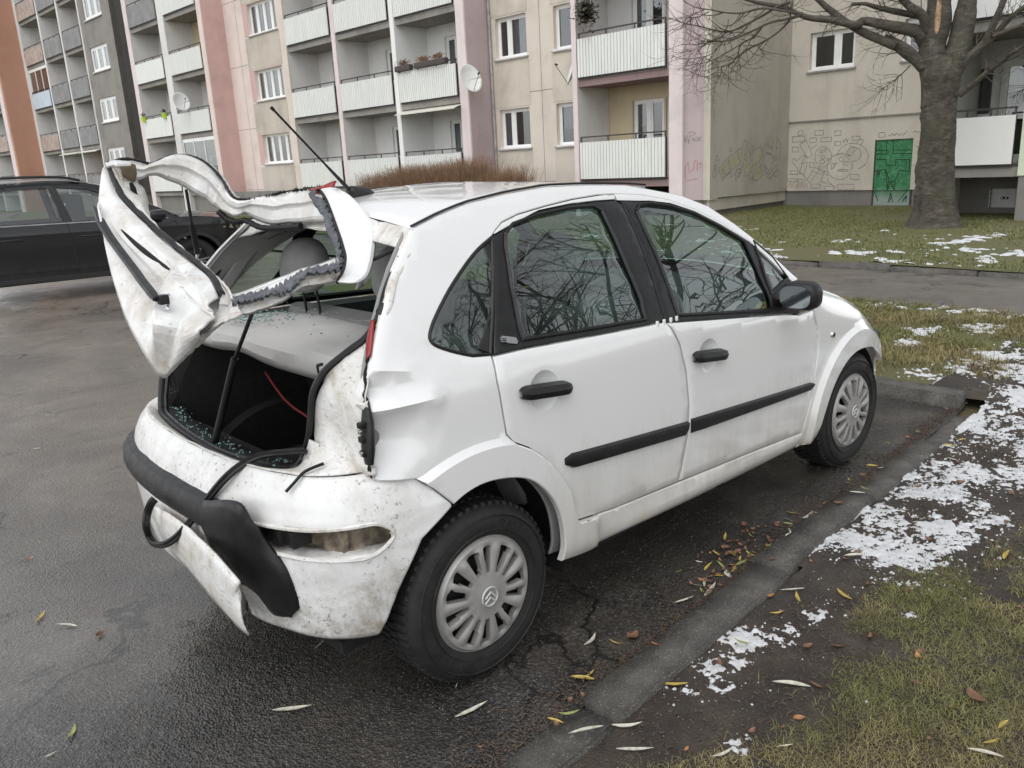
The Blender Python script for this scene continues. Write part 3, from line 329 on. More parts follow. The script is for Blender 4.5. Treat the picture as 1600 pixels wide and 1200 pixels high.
# --- big ground sheet (lawn running to the horizon) and asphalt parking lot
def sheet(name, pts, z, mat, kind='structure'):
    bm = bmesh.new(); vs = [bm.verts.new((x, y, z)) for x, y in pts]; bm.faces.new(vs); bmesh.ops.triangulate(bm, faces=list(bm.faces))
    me = bpy.data.meshes.new(name); bm.to_mesh(me); bm.free(); return tag(link(name, me, mat), kind=kind)
sheet('ground', [(-1500, -1500), (1500, -1500), (1500, 1500), (-1500, 1500)], -.04, 'lawn_soil')
KA = lambda x: -1.105 + .062 * x            # asphalt side of the flush kerb
lx = [(-30, -12), (-2.3, -12), (-1.9, -4.6), (-1.2, KA(-1.2) - .2), (-.9, KA(-.9) - .02)] + [(x, KA(x) - .02) for x in (0, 1, 2, 3, 3.62)] + [(3.86, -.86)]
mb = MB(); mb.grid([[(x, y, 0) for x, y in lx], [(x, 26, 0) for x, y in lx]], True); tag(mb.build('asphalt', 'asphalt_wet', smooth=False), kind='structure')
sheet('path', [(6.72, -30), (8.95, -30), (8.85, 60), (6.75, 60)], .035, 'path_asphalt')
sheet('lane', [(-30, 26.0), (3.95, 26.0), (4.4, 34), (12.0, 60), (-30, 60)], -.012, 'asphalt_wet')

# --- verge: soil sheet with relief
def soil_h(x, y):
    x = np.asarray(x, float); y = np.asarray(y, float)
    d = -(y - KA(x)) - .12                                   # distance outward from the flush kerb
    side = .012 + .05 * sstep(.1, 1.2, d)
    front = .075 * sstep(3.70, 4.05, x)
    h = np.maximum(side * (y < KA(x)), front)
    return h - .012 + .035 * (vnoise(x, y, 2.6, 3, 5) - .5) + .020 * (vnoise(x, y, 11, 5, 2) - .5)
def terrain(name, x0, x1, y0, y1, st, hf, mat, keep=None, kind='structure'):
    xs = np.arange(x0, x1 + 1e-6, st); ys = np.arange(y0, y1 + 1e-6, st); X, Y = np.meshgrid(xs, ys, indexing='ij'); Z = hf(X, Y)
    nx, ny = X.shape; idx = np.arange(nx * ny).reshape(nx, ny)
    F = np.stack([idx[:-1, :-1], idx[1:, :-1], idx[1:, 1:], idx[:-1, 1:]], -1).reshape(-1, 4)
    if keep is not None:
        K = keep(X, Y); k4 = np.stack([K[:-1, :-1], K[1:, :-1], K[1:, 1:], K[:-1, 1:]], -1).reshape(-1, 4).any(1); F = F[k4]
        used = np.unique(F); remap = -np.ones(nx * ny, int); remap[used] = np.arange(len(used)); F = remap[F]
        V = np.stack([X.ravel(), Y.ravel(), Z.ravel()], 1)[used]
    else: V = np.stack([X.ravel(), Y.ravel(), Z.ravel()], 1)
    me = bpy.data.meshes.new(name); me.from_pydata(V.tolist(), [], F.tolist()); me.polygons.foreach_set('use_smooth', [True] * len(F))
    return tag(link(name, me, mat), kind=kind)
inverge = lambda X, Y: ((Y < KA(X) - .145) & (X > -1.9)) | (X > 3.92)
soil_f = lambda X, Y: soil_h(X, Y) + .010 * (vnoise(X, Y, 38, 88, 3) - .5)
terrain('verge_soil', -1.9, 6.70, -4.6, -.60, .022, soil_f, 'soil', lambda X, Y: inverge(X, Y) & (X > -1.9 + .35 * (-Y - 1.1)))
terrain('verge_lawn', 3.96, 6.71, -.60, 7.6, .06, soil_h, 'lawn_soil')
sheet('asphalt', [(3.86, 7.6), (6.70, 7.6), (6.72, 26), (3.86, 26)], .0, 'asphalt_wet')

# --- kerbs: every stone a part of its own
kerb = tag(mesh('kerb', [(-.6, KA(-.6) - .07, -.14), (3.6, KA(3.6) - .07, -.14), (3.6, KA(3.6) - .08, -.14)], [(0, 1, 2)], 'kerb_stone'), kind='structure')
def stone(a, b, wid, z0, z1, parent, jit=.006, rz=0):
    a, b = Vector((*a, 0)), Vector((*b, 0)); t = (b - a); L = t.length; t.normalize(); nrm = Vector((t.y, -t.x, 0))
    bm = bmesh.new(); bmesh.ops.create_cube(bm, size=1)
    for v in bm.verts: v.co = Vector(((v.co.x + .5) * L, v.co.y * wid + wid / 2, z0 + (v.co.z + .5) * (z1 - z0) + random.uniform(-jit, jit)))
    bmesh.ops.bevel(bm, geom=list(bm.edges), offset=.008, segments=2, affect='EDGES')
    bmesh.ops.subdivide_edges(bm, edges=[e for e in bm.edges if e.calc_length() > .2], cuts=6, use_grid_fill=True)
    for v in bm.verts: v.co += Vector((0, 1, 1)) * .007 * fbm(v.co.x * 5 + a.x * 7, v.co.y * 9, v.co.z * 9 + a.y)
    for v in bm.verts:
        q = a + t * v.co.x + nrm * v.co.y; v.co = Vector((q.x, q.y, v.co.z))
    me = bpy.data.meshes.new('kerb_stone'); bm.to_mesh(me); bm.free(); me.polygons.foreach_set('use_smooth', [True] * len(me.polygons))
    return link('kerb_stone', me, 'kerb_stone', parent)
for x0, x1, dz, dy in ((-1.0, .080, .002, .0), (.095, 1.18, .020, 0), (1.190, 2.10, .022, .024), (2.112, 3.05, .002, .015), (3.06, 3.62, -.006, .015)):
    stone((x0, KA(x0) + dy), (x1, KA(x1) + dy), .145, -.12, .006 + dz, kerb)
ek = tag(mesh('kerb_end', [(3.8, -.7, -.1), (3.8, 12, -.1), (3.82, 12, -.1)], [(0, 1, 2)], 'kerb_stone'), kind='structure')
y = -.86
while y < 7:
    L = .98; stone((3.74 + .012 * y, y), (3.74 + .012 * (y + L), y + L), .15, -.1, .095 if y > -.8 else .085, ek); y += L + .015
pk = tag(mesh('kerb_path', [(8.9, -20, -.1), (8.9, 20, -.1), (8.92, 20, -.1)], [(0, 1, 2)], 'kerb_stone'), kind='structure')
y = -6.0
while y < 24:
    L = random.uniform(.93, .99); stone((8.93 - .0011 * y + random.uniform(-.012, .012), y), (8.93 - .0011 * y + random.uniform(-.012, .012), y + L), .10, -.05, .105 + random.uniform(-.02, .012), pk, .01); y += L + .02

# --- snow: a thin relief sheet, deeper where patches lie
BL = [(1.62, -1.22, .16), (1.95, -1.22, .20), (2.35, -1.22, .22), (2.7, -1.28, .2), (1.62, -1.40, .20), (1.85, -1.50, .16), (2.0, -1.42, .2), (2.15, -1.5, .15), (.72, -1.27, .10), (.88, -1.37, .09), (1.0, -1.38, .07),
      (.36, -1.29, .07), (.47, -1.28, .08), (.57, -1.30, .08), (.42, -1.36, .07), (2.5, -1.1, .12), (3.1, -1.1, .2), (3.4, -1.22, .25), (3.25, -1.4, .2), (2.85, -1.46, .18), (3.5, -1.0, .2), (3.95, -1.15, .3), (.25, -1.55, .035),
      (3.6, -1.6, .25), (4.2, -.5, .15), (4.5, -.62, .22), (5.0, -.7, .2), (5.3, -.8, .22), (4.6, -1.0, .35), (5.1, .0, .12), (5.0, -1.6, .5), (6.0, -1.6, .5), (4.4, -1.7, .4), (3.1, -2.0, .12), (1.2, -1.62, .04)]
BL += [(6.55, y_, .11) for y_ in (.9, .68, .4, .15, -.05, -.3, -.6)] + [(4.5, .2, .16), (4.9, .45, .16), (5.5, .1, .2), (5.9, -.3, .2), (4.35, .75, .12)]
def snow_m(X, Y):
    a = np.zeros_like(X) - 1.0
    for bx, by, r in BL: a = np.maximum(a, 1 - np.hypot((X - bx), (Y - by) * 1.25) / (r * 1.5))
    far_ = np.where(X > 4.0, .10, .0)
    return a + far_ + 1.5 * (vnoise(X, Y, 5.5, 21, 4) - .5) + 1.5 * (vnoise(X, Y, 30, 23, 4) - .5) + 1.5 * (vnoise(X, Y, 95, 27, 2) - .5)
def snow_h(X, Y):
    mm = snow_m(X, Y); return soil_h(X, Y) - .010 + .017 * sstep(.26, .95, mm) + .012 * (vnoise(X, Y, 40, 9, 3) - .5)
o = terrain('snow_patches', -.1, 4.2, -2.2, -.90, .009, snow_h, 'snow', lambda X, Y: (snow_m(X, Y) > .32) & (Y < KA(X) - .10), 'stuff'); tag(o, 'thin melting snow patches on dark soil beside the flush kerb', 'snow')
o = terrain('snow_patches', 4.0, 6.85, -2.6, 4.0, .022, snow_h, 'snow', lambda X, Y: snow_m(X, Y) > .34, 'stuff'); tag(o, 'thin snow lying between the front kerb and the footpath', 'snow')
def lawn_h(X, Y): return .10 + .05 * (vnoise(X, Y, .5, 31) - .5) - .10 * sstep(10, 16, X)
terrain('lawn', 8.98, 22.0, -14, 40, .25, lawn_h, 'lawn_soil')
def lsn(X, Y): return .55 * vnoise(X * .6, Y, 2.0, 41, 3) + .45 * vnoise(X, Y, 9, 43, 4) + .07 * np.exp(-((X - 10.6) / .8) ** 2) * (Y < 3)
o = terrain('snow_patches', 9.1, 14, -3, 12, .045, lambda X, Y: lawn_h(X, Y) + .03 * sstep(.62, .74, lsn(X, Y)) - .012 + .01 * (vnoise(X, Y, 20, 4) - .5), 'snow', lambda X, Y: lsn(X, Y) > .61, 'stuff'); tag(o, 'scattered snow crumbs on the lawn beyond the footpath', 'snow')

# --- grass blades
def blades(name, label, n, x0, x1, y0, y1, dens, hf, ln, wd, lean):
    X = RNG.uniform(x0, x1, n); Y = RNG.uniform(y0, y1, n); k = RNG.uniform(0, 1, n) < dens(X, Y); X, Y = X[k], Y[k]; n = len(X)
    Z = hf(X, Y) - .004; a = RNG.uniform(0, 2 * np.pi, n); L = ln * RNG.uniform(.5, 1.4, n); th = RNG.uniform(lean[0], lean[1], n)
    dx, dy = np.cos(a), np.sin(a); W = wd * RNG.uniform(.6, 1.3, n); az = a + RNG.uniform(-1, 1, n); px, py = -np.sin(az) * W, np.cos(az) * W
    h1, z1 = L * .5 * np.sin(th * .6), L * .5 * np.cos(th * .6); h2, z2 = h1 + L * .5 * np.sin(np.minimum(th * 1.3, 1.6)), z1 + L * .5 * np.cos(np.minimum(th * 1.3, 1.6))
    V = np.empty((n, 5, 3))
    V[:, 0] = np.stack([X - px, Y - py, Z], 1); V[:, 1] = np.stack([X + px, Y + py, Z], 1)
    V[:, 2] = np.stack([X + dx * h1 + px * .8, Y + dy * h1 + py * .8, Z + z1], 1); V[:, 3] = np.stack([X + dx * h1 - px * .8, Y + dy * h1 - py * .8, Z + z1], 1)
    V[:, 4] = np.stack([X + dx * h2, Y + dy * h2, Z + z2], 1)
    me = bpy.data.meshes.new(name); me.vertices.add(n * 5); me.vertices.foreach_set('co', V.ravel())
    base_ = (np.arange(n) * 5)[:, None]; q = (base_ + np.array([0, 1, 2, 3])).ravel(); t = (base_ + np.array([3, 2, 4])).ravel()
    li = np.concatenate([q, t]); me.loops.add(len(li)); me.loops.foreach_set('vertex_index', li)
    ls = np.concatenate([np.arange(n) * 4, n * 4 + np.arange(n) * 3]); me.polygons.add(2 * n); me.polygons.foreach_set('loop_start', ls)
    me.update(calc_edges=True); me.validate()
    return tag(link(name, me, 'grass_blade'), label, 'grass', kind='stuff')
GE = ([.0, .07, .24, .52, .65, .89, 1.1, 1.45, 1.79, 2.13, 2.6, 3.2, 4.0, 6.7], [-1.40, -1.45, -1.56, -1.68, -1.62, -1.55, -1.45, -1.44, -1.58, -1.68, -1.75, -1.6, -1.45, -1.4])
def d_near(X, Y):
    e = np.interp(X, *GE); nse = vnoise(X, Y, 4.5, 51, 4)
    dens = sstep(-.05, .10, e - Y) * sstep(.36, .56, nse + .12 * sstep(.0, .4, e - Y)) + .05 * sstep(.55, .7, nse)
    return np.clip(dens, 0, 1) * (Y < KA(X) - .16) * np.where((X < 3.6), 1 - .9 * sstep(.3, .42, snow_m(X, Y)), .9)
blades('grass', 'short matted straw and green grass at the lower right', 240000, -.2, 3.8, -3.0, -1.2, d_near, soil_h, .034, .0010, (.9, 1.75))
blades('grass', 'grass tufts on the verge behind the front kerb', 160000, 3.98, 6.72, -3.5, 6.0, lambda X, Y: sstep(.36, .55, vnoise(X, Y, 2.2, 61, 4) + .06 * (X > 4.6)) * (1 - .93 * sstep(.33, .45, snow_m(X, Y))), soil_h, .055, .0028, (.4, 1.4))
m, n, b = newmat('lawn_blade'); P = n.pos(); n.l(n.ramp(n.noise(P, 200, 2), [(.3, (.095, .115, .03)), (.55, (.165, .175, .055)), (.75, (.24, .215, .085))]), b.inputs['Base Color']); b.inputs['Roughness'].default_value = .65
blades('grass', 'winter lawn between the footpath and the apartment block', 190000, 9.05, 19.5, -6, 30, lambda X, Y: sstep(.32, .55, vnoise(X, Y, .9, 71, 4)), lawn_h, .045, .0065, (.5, 1.5)).data.materials[0] = MATS['lawn_blade']
# bits of litter, stalks and gravel on the soil and along the kerb
mb = MB()
simple('litter', (.080, .056, .040), .8, 0, .7, 300); simple('gravel_bit', (.20, .19, .17), .8, 0, .6, 300)
for i in range(6400):
    x = random.uniform(-.4, 3.9); y = KA(x) - random.uniform(.15, .75) if random.random() < .55 else KA(x) + abs(random.gauss(0, .06)) * (.4 + 1.4 * max(0, fbm(x * 2.3, 1.7) + .2))
    z = float(soil_h(x, y)) if y < KA(x) - .145 else .002
    a = random.uniform(0, 6.28); L = random.uniform(.004, .022); wv = random.uniform(.001, .003)
    dx, dy = math.cos(a) * L, math.sin(a) * L; px, py = -math.sin(a) * wv, math.cos(a) * wv; h = random.uniform(.001, .008)
    mb.add([(x - px, y - py, z), (x + px, y + py, z), (x + dx + px, y + dy + py, z + h), (x + dx - px, y + dy - py, z + h), (x + dx / 2, y + dy / 2, z + h + .002)], [(0, 1, 4), (1, 2, 4), (2, 3, 4), (3, 0, 4)])
tag(mb.build('leaf_litter', 'litter', smooth=False), 'brown crumbled leaf litter and stalks along the kerb', 'litter', kind='stuff')
mb = MB()
for i in range(4200):
    if random.random() < .45: x = random.uniform(-.6, 3.6); y = KA(x) + random.uniform(-.5, .55)
    else: x = random.uniform(-2.5, 3.5); y = random.uniform(-1.0, 6)
    z = float(soil_h(x, y)) if y < KA(x) - .145 else .001
    r = random.uniform(.0012, .0038); mb.add([(x - r, y - r, z), (x + r, y - r * .6, z), (x + r * .5, y + r, z), (x, y, z + r)], [(0, 1, 3), (1, 2, 3), (2, 0, 3)])
tag(mb.build('gravel', 'gravel_bit', smooth=False), 'pale grit scattered over wet asphalt', 'grit', kind='stuff')
mb = MB()
for i in range(2600):
    x = random.uniform(.1, 4.0); y = KA(x) - random.uniform(.15, 1.1); mv = float(snow_m(np.array(x), np.array(y)))
    if not (-.35 < mv < .45): continue
    z = float(soil_h(x, y)) - .001; r = random.uniform(.002, .008) * (1 if mv > 0 else .6); a = random.uniform(0, 6)
    mb.add([(x + r * math.cos(a + k * 1.257) * random.uniform(.6, 1.2), y + r * math.sin(a + k * 1.257) * random.uniform(.6, 1.2), z) for k in range(5)] + [(x, y, z + r * .9)], [(k, (k + 1) % 5, 5) for k in range(5)])
tag(mb.build('snow_crumbs', 'snow'), 'melting snow crumbs strewn around the patches by the kerb', 'snow', kind='stuff')

# ================================================================== BUILDINGS
def plaster(name, col, stain=.35, streak=.5, bump=.25, scale=1.0):
    m, n, b = newmat(name); P = n.pos(); Ps = n.pos((.8, .8, .10))
    f = n.noise(P, .9 * scale, 6, .65); g = n.noise(P, 14, 5, .65); st = n.noise(Ps, 1.6, 5, .62, .6)
    c = n.ramp(f, [(.25, tuple(v * (1 - .42 * stain) for v in col)), (.5, col), (.75, tuple(min(1, v * (1 + .16 * stain)) for v in col))])
    dirt = tuple(v * k for v, k in zip(col, (.58, .55, .52)))
    c = n.mix(n.math('MULTIPLY', n.ramp(st, [(.48, 0.0), (.78, 1.0)]), streak * .75), c, dirt)
    c = n.mix(n.math('MULTIPLY', n.ramp(g, [(.55, 0.0), (.75, 1.0)]), .25 * stain), c, dirt)
    n.l(c, b.inputs['Base Color']); b.inputs['Roughness'].default_value = .92; b.inputs['Specular IOR Level'].default_value = .2
    n.l(n.bump(n.noise(P, 45, 5, .7), bump, .02), b.inputs['Normal']); return m
plaster('pl_beige', (.60, .545, .465), .6, .5); plaster('pl_beige_dark', (.55, .495, .43), .6, .6); plaster('pl_cream', (.67, .60, .525), .4, .35); plaster('pl_creampink', (.72, .62, .57), .4, .3); plaster('pl_pinkl', (.60, .41, .385), .4, .25)
plaster('pl_pink', (.48, .395, .40), .4, .35); plaster('pl_pinkpale', (.72, .635, .62), .4, .4); plaster('pl_white', (.70, .69, .67), .35, .35); plaster('pl_whitefresh', (.80, .80, .78), .15, .1)
plaster('pl_gray', (.27, .255, .235), .7, .5); plaster('pl_gray_shaded', (.135, .13, .122), .5, .4); plaster('pl_orange', (.47, .26, .185), .3, .2); plaster('pl_yellow', (.62, .52, .36), .3, .3)
plaster('pl_graywall', (.47, .44, .385), .5, .5); plaster('pl_graywall2', (.58, .535, .465), .6, .6); plaster('concrete', (.30, .285, .26), .8, .8); plaster('plinth', (.23, .22, .205), .6, .6); plaster('pl_green', (.66, .72, .55), .2, .2)
plaster('pl_maroon', (.30, .215, .21), .4, .4)
m, n, b = newmat('panel_white'); P = n.pos((1, 1, .16)); f = n.noise(P, 6, 5, .7)
c = n.ramp(f, [(.3, (.68, .69, .655)), (.55, (.74, .75, .715)), (.7, (.78, .785, .755))]); zz = n.noise(n.pos((5, 5, .4)), 3, 4)
n.l(n.mix(n.ramp(zz, [(.6, 0.0), (.8, .25)]), c, (.42, .41, .36)), b.inputs['Base Color']); b.inputs['Roughness'].default_value = .55
simple('panel_gray', (.235, .235, .235), .7, 0, .2, 2.0); simple('panel_rust', (.40, .32, .28), .7, 0, .3, 3.0); simple('panel_blue', (.52, .60, .68), .6, 0, .08, 2)
simple('rail_dark', (.06, .055, .05), .6, .3, .3, 20); simple('rail_wood', (.28, .20, .14), .7, 0, .3, 10); simple('pvc', (.82, .82, .80), .4, 0, .04, 5); simple('sill_metal', (.36, .35, .33), .6, .2, .3, 6)
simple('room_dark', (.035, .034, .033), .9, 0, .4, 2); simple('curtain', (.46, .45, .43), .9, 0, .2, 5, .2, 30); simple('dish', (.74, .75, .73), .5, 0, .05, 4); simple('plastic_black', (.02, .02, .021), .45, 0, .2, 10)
simple('awning', (.62, .60, .52), .7, 0, .12, 3); simple('terracotta', (.45, .12, .07), .8, 0, .2, 10); simple('pot_green', (.45, .62, .06), .5, 0, .1, 10)
def glassmat(name, tint, refl=.06, extra=0.0, rough=0.0):
    m = bpy.data.materials.new(name); m.use_nodes = True; MATS[name] = m; n = NT(m); n.n.clear()
    o = n.new('ShaderNodeOutputMaterial'); tr = n.new('ShaderNodeBsdfTransparent'); tr.inputs[0].default_value = (*tint, 1)
    gl = n.new('ShaderNodeBsdfGlossy'); gl.inputs['Roughness'].default_value = rough; gl.inputs[0].default_value = (.95, .97, .97, 1)
    fr = n.new('ShaderNodeFresnel'); gm = n.new('ShaderNodeNewGeometry'); n.l(n.math('SUBTRACT', 1.52, n.math('MULTIPLY', gm.outputs['Backfacing'], 1.52 - 1 / 1.52)), fr.inputs[0]); mx = n.new('ShaderNodeMixShader')
    n.l(n.math('ADD', n.math('MULTIPLY', fr.outputs[0], 1.7), extra), mx.inputs[0]); n.l(tr.outputs[0], mx.inputs[1]); n.l(gl.outputs[0], mx.inputs[2]); n.l(mx.outputs[0], o.inputs[0]); return m
glassmat('pane', (.62, .64, .66), extra=.04)
m, n, b = newmat('ink'); n.l(n.ramp(n.noise(n.pos(), 12, 4), [(.3, (.19, .18, .17)), (.7, (.36, .34, .31))]), b.inputs['Base Color']); b.inputs['Roughness'].default_value = .8
m, n, b = newmat('ink_red'); n.l(n.ramp(n.noise(n.pos(), 12, 4), [(.3, (.36, .20, .16)), (.7, (.46, .30, .25))]), b.inputs['Base Color']); b.inputs['Roughness'].default_value = .8
m, n, b = newmat('ink_fill'); n.l(n.ramp(n.noise(n.pos(), 7, 4), [(.3, (.40, .36, .24)), (.7, (.47, .43, .32))]), b.inputs['Base Color']); b.inputs['Roughness'].default_value = .85
m, n, b = newmat('green_paint'); P = n.pos(); f = n.noise(P, 9, 6, .75, 1.2)
c = n.ramp(f, [(.3, (.018, .12, .045)), (.5, (.03, .19, .075)), (.62, (.09, .30, .14)), (.75, (.24, .42, .27))])
zz = n.math('ADD', n.z(), n.math('MULTIPLY', n.noise(P, 4, 4), .5)); c = n.mix(n.ramp(zz, [(.38, .85), (.70, 0.0)]), c, (.30, .35, .33))
n.l(c, b.inputs['Base Color']); b.inputs['Roughness'].default_value = .6; n.l(n.bump(f, .3, .01), b.inputs['Normal'])

BO = (16.19, 13.70, 0.0); BROT = R(92.2); ST = 2.70
def block(name, label): return tag(empty(name, BO, BROT), label, 'building')
def Wl(s, d, z): return (s, -d, z)
def wall(mb, s0, s1, z0, z1, d, th=.25, openings=(), rev=.16):
    """front-facing wall at depth d with rectangular openings and reveals (local coords s,-d,z)"""
    S = sorted({s0, s1, *[v for o_ in openings for v in o_[:2] if s0 < v < s1]}); Z = sorted({z0, z1, *[v for o_ in openings for v in o_[2:] if z0 < v < z1]})
    for i in range(len(S) - 1):
        for j in range(len(Z) - 1):
            cs, cz = (S[i] + S[i + 1]) / 2, (Z[j] + Z[j + 1]) / 2
            if any(a < cs < b_ and c < cz < e for a, b_, c, e in openings): continue
            mb.add([Wl(S[i], d, Z[j]), Wl(S[i + 1], d, Z[j]), Wl(S[i + 1], d, Z[j + 1]), Wl(S[i], d, Z[j + 1])], [(3, 2, 1, 0)])
    for a, b_, c, e in openings:
        q = [(a, c), (b_, c), (b_, e), (a, e)]
        for k in range(4):
            (x0, y0), (x1, y1) = q[k], q[(k + 1) % 4]
            mb.add([Wl(x0, d, y0), Wl(x1, d, y1), Wl(x1, d + rev, y1), Wl(x0, d + rev, y0)], [(0, 1, 2, 3)])
    # closing sides, top and back so the wall has body
    for k, (a, b_) in enumerate(((s0, s0), (s1, s1))): mb.add([Wl(a, d, z0), Wl(a, d, z1), Wl(a, d + th, z1), Wl(a, d + th, z0)], [(0, 1, 2, 3)])
    mb.add([Wl(s0, d, z1), Wl(s1, d, z1), Wl(s1, d + th, z1), Wl(s0, d + th, z1)], [(0, 1, 2, 3)])
    return mb
def lbox(mb, s0, s1, d0, d1, z0, z1): return mb.box(Wl(s0, d0, z0), Wl(s1, d1, z1))
def window(parent, s0, s1, z0, z1, d, splits=(.5,), sill=True, curtain=0.0, rev=.13, fr=.055, room=.5, door=False):
    """window part (frame mesh) with panes, sill, curtain and a room behind as sub-parts"""
    mb = MB(); D = d + rev; w0, w1 = min(s0, s1), max(s0, s1)
    lbox(mb, w0, w1, D, D + .07, z0, z0 + fr); lbox(mb, w0, w1, D, D + .07, z1 - fr, z1); lbox(mb, w0, w0 + fr, D, D + .07, z0 + fr, z1 - fr); lbox(mb, w1 - fr, w1, D, D + .07, z0 + fr, z1 - fr)
    cuts = [w0 + fr] + [w0 + (w1 - w0) * t for t in splits] + [w1 - fr]
    for t in cuts[1:-1]: lbox(mb, t - fr * .95, t + fr * .95, D - .008, D + .062, z0 + fr, z1 - fr)
    for a, b_ in zip(cuts[:-1], cuts[1:]):
        a_, b2 = a + (fr * .95 if a != cuts[0] else 0), b_ - (fr * .95 if b_ != cuts[-1] else 0)
        for q in ((a_, b2, z0 + fr, z0 + fr * 1.9), (a_, b2, z1 - fr * 1.9, z1 - fr), (a_, a_ + fr * .9, z0 + fr * 1.9, z1 - fr * 1.9), (b2 - fr * .9, b2, z0 + fr * 1.9, z1 - fr * 1.9)):
            lbox(mb, q[0], q[1], D + .01, D + .055, q[2], q[3])
    o = mb.build('window', 'pvc', parent, smooth=False)
    for a, b_ in zip(cuts[:-1], cuts[1:]):
        m2 = MB(); lbox(m2, a + .02, b_ - .02, D + .03, D + .036, z0 + fr + .03, z1 - fr - .03); m2.build('pane', 'pane', o, smooth=False)
        if curtain and random.random() < curtain:
            m2 = MB(); k = 18; fz = random.choice((0, 0, .35)); top = []; bot = []
            for i in range(k + 1):
                t = a + .03 + (b_ - a - .06) * i / k; dd = D + .12 + .02 * math.sin(i * 1.9 + a * 7); top.append(Wl(t, dd, z1 - fr)); bot.append(Wl(t, dd, z0 + fr + fz * (z1 - z0)))
            m2.grid([bot, top]).build('curtain', 'curtain', o)
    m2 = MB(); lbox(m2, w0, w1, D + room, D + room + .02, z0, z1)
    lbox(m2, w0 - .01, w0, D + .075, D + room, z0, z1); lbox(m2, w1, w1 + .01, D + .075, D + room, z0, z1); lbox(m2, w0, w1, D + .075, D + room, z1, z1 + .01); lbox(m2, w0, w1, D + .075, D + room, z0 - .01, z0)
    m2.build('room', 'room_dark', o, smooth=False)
    if sill:
        m2 = MB(); lbox(m2, w0 - .06, w1 + .06, d - .07, D, z0 - .055, z0 - .012); m2.build('sill', 'sill_metal', o, smooth=False)
        m2 = MB(); lbox(m2, w0 - .01, w1 + .01, d - .03, D - .005, z0 - .010, z0 + .03); m2.build('ledge', 'pvc', o, smooth=False)
    return o
def corr(mb, s0, s1, z0, z1, d, pitch=.105, depth=.034):
    k = max(4, int(round((s1 - s0) / pitch))); lo = []; hi = []
    for i in range(k):
        a = s0 + (s1 - s0) * i / k; p = (s1 - s0) / k
        for t, dd in ((0, 0), (.06, -depth), (.78, -depth), (.84, 0)): lo.append(Wl(a + t * p, d + dd, z0)); hi.append(Wl(a + t * p, d + dd, z1))
    lo.append(Wl(s1, d, z0)); hi.append(Wl(s1, d, z1)); return mb.grid([lo, hi])
def loggia(parent, s0, s1, zb, depth=1.35, panel='panel_white', corrugated=True, inner='pl_white', rail=True, slabmat='concrete', doorside=0, d=0.0, top=None, ph=.94, awning=False, glazed=False):
    """one balcony bay: floor slab (part) with its railing panel, rail, posts; back wall part with door and window"""
    w0, w1 = min(s0, s1), max(s0, s1)
    mb = MB(); lbox(mb, w0, w1, d + .03, d + depth, zb - .24, zb - .06); slab = mb.build('balcony_slab', slabmat, parent, smooth=False)
    a, b_ = w0 + .12, w1 - .06; mb = MB()
    if corrugated: corr(mb, a, b_, zb, zb + ph, d - .05)
    else: lbox(mb, a, b_, d - .07, d - .045, zb, zb + ph)
    mb.build('railing_panel', panel, slab, smooth=False)
    mb = MB(); lbox(mb, a - .012, b_ + .012, d - .025, d + .012, zb - .055, zb + .005)
    if rail:
        zt = zb + ph + .12; lbox(mb, a, b_, d - .02, d + .015, zt, zt + .035); lbox(mb, a, b_, d - .02, d + .012, zb + ph - .05, zb + ph - .02)
        for i in range(4): t = a + .01 + (b_ - a - .05) * i / 3; lbox(mb, t, t + .03, d - .015, d + .01, zb, zt)
    for t in (a, b_ - .03): lbox(mb, t, t + .03, d + .0, d + .5 * 0 + .03, zb, zb + ph)
    mb.build('rail', 'rail_dark', slab, smooth=False)
    # side return of the railing towards the wall, seen as a dark gap at the right end
    # back wall with balcony door and window
    zf = zb - .06; D = d + depth; zc = zf + ST - .2
    wm = (w0 + w1) / 2 + .15
    if doorside >= 0: dr = (w0 + .35, w0 + 1.08); wn = (w0 + 1.14, w0 + 2.2)
    else: dr = (w1 - 1.3, w1 - .55); wn = (w1 - 2.4, w1 - 1.36)
    mb = MB(); wall(mb, w0, w1, zf, zc + .02, D, .1, [(dr[0], dr[1], zf + .06, zf + 2.12), (wn[0], wn[1], zf + .95, zf + 2.12)], .12); mb.build('loggia_wall', inner, parent, smooth=False)
    window(parent, dr[0], dr[1], zf + .06, zf + 2.12, D, (), sill=False, curtain=.4, rev=.08, fr=.07)
    window(parent, wn[0], wn[1], zf + .95, zf + 2.12, D, (.5,), sill=False, curtain=.5, rev=.08, fr=.06)
    if awning:
        mb = MB(); mb.add([Wl(w0, d + .1, zc - .0), Wl(w1, d + .1, zc), Wl(w1, d - .32, zc - .13), Wl(w0, d - .32, zc - .13), Wl(w0, d - .32, zc - .16), Wl(w1, d - .32, zc - .16)], [(0, 1, 2, 3), (3, 2, 5, 4)]); mb.build('awning', 'awning', slab, smooth=False)
    if glazed:
        mb = MB()
        for t in np.linspace(w0 + .05, w1 - .05, 4): lbox(mb, t - .03, t + .03, d + .02, d + .07, zb + ph, zc)
        lbox(mb, w0, w1, d + .02, d + .07, zc - .16, zc); g = mb.build('glazing', 'pvc', slab, smooth=False)
        for k in range(3):
            t0, t1 = np.linspace(w0 + .05, w1 - .05, 4)[k:k + 2]; mb = MB(); lbox(mb, t0 + .03, t1 - .03, d + .04, d + .046, zb + ph, zc - .16); mb.build('pane', 'pane', g, smooth=False)
    return slab
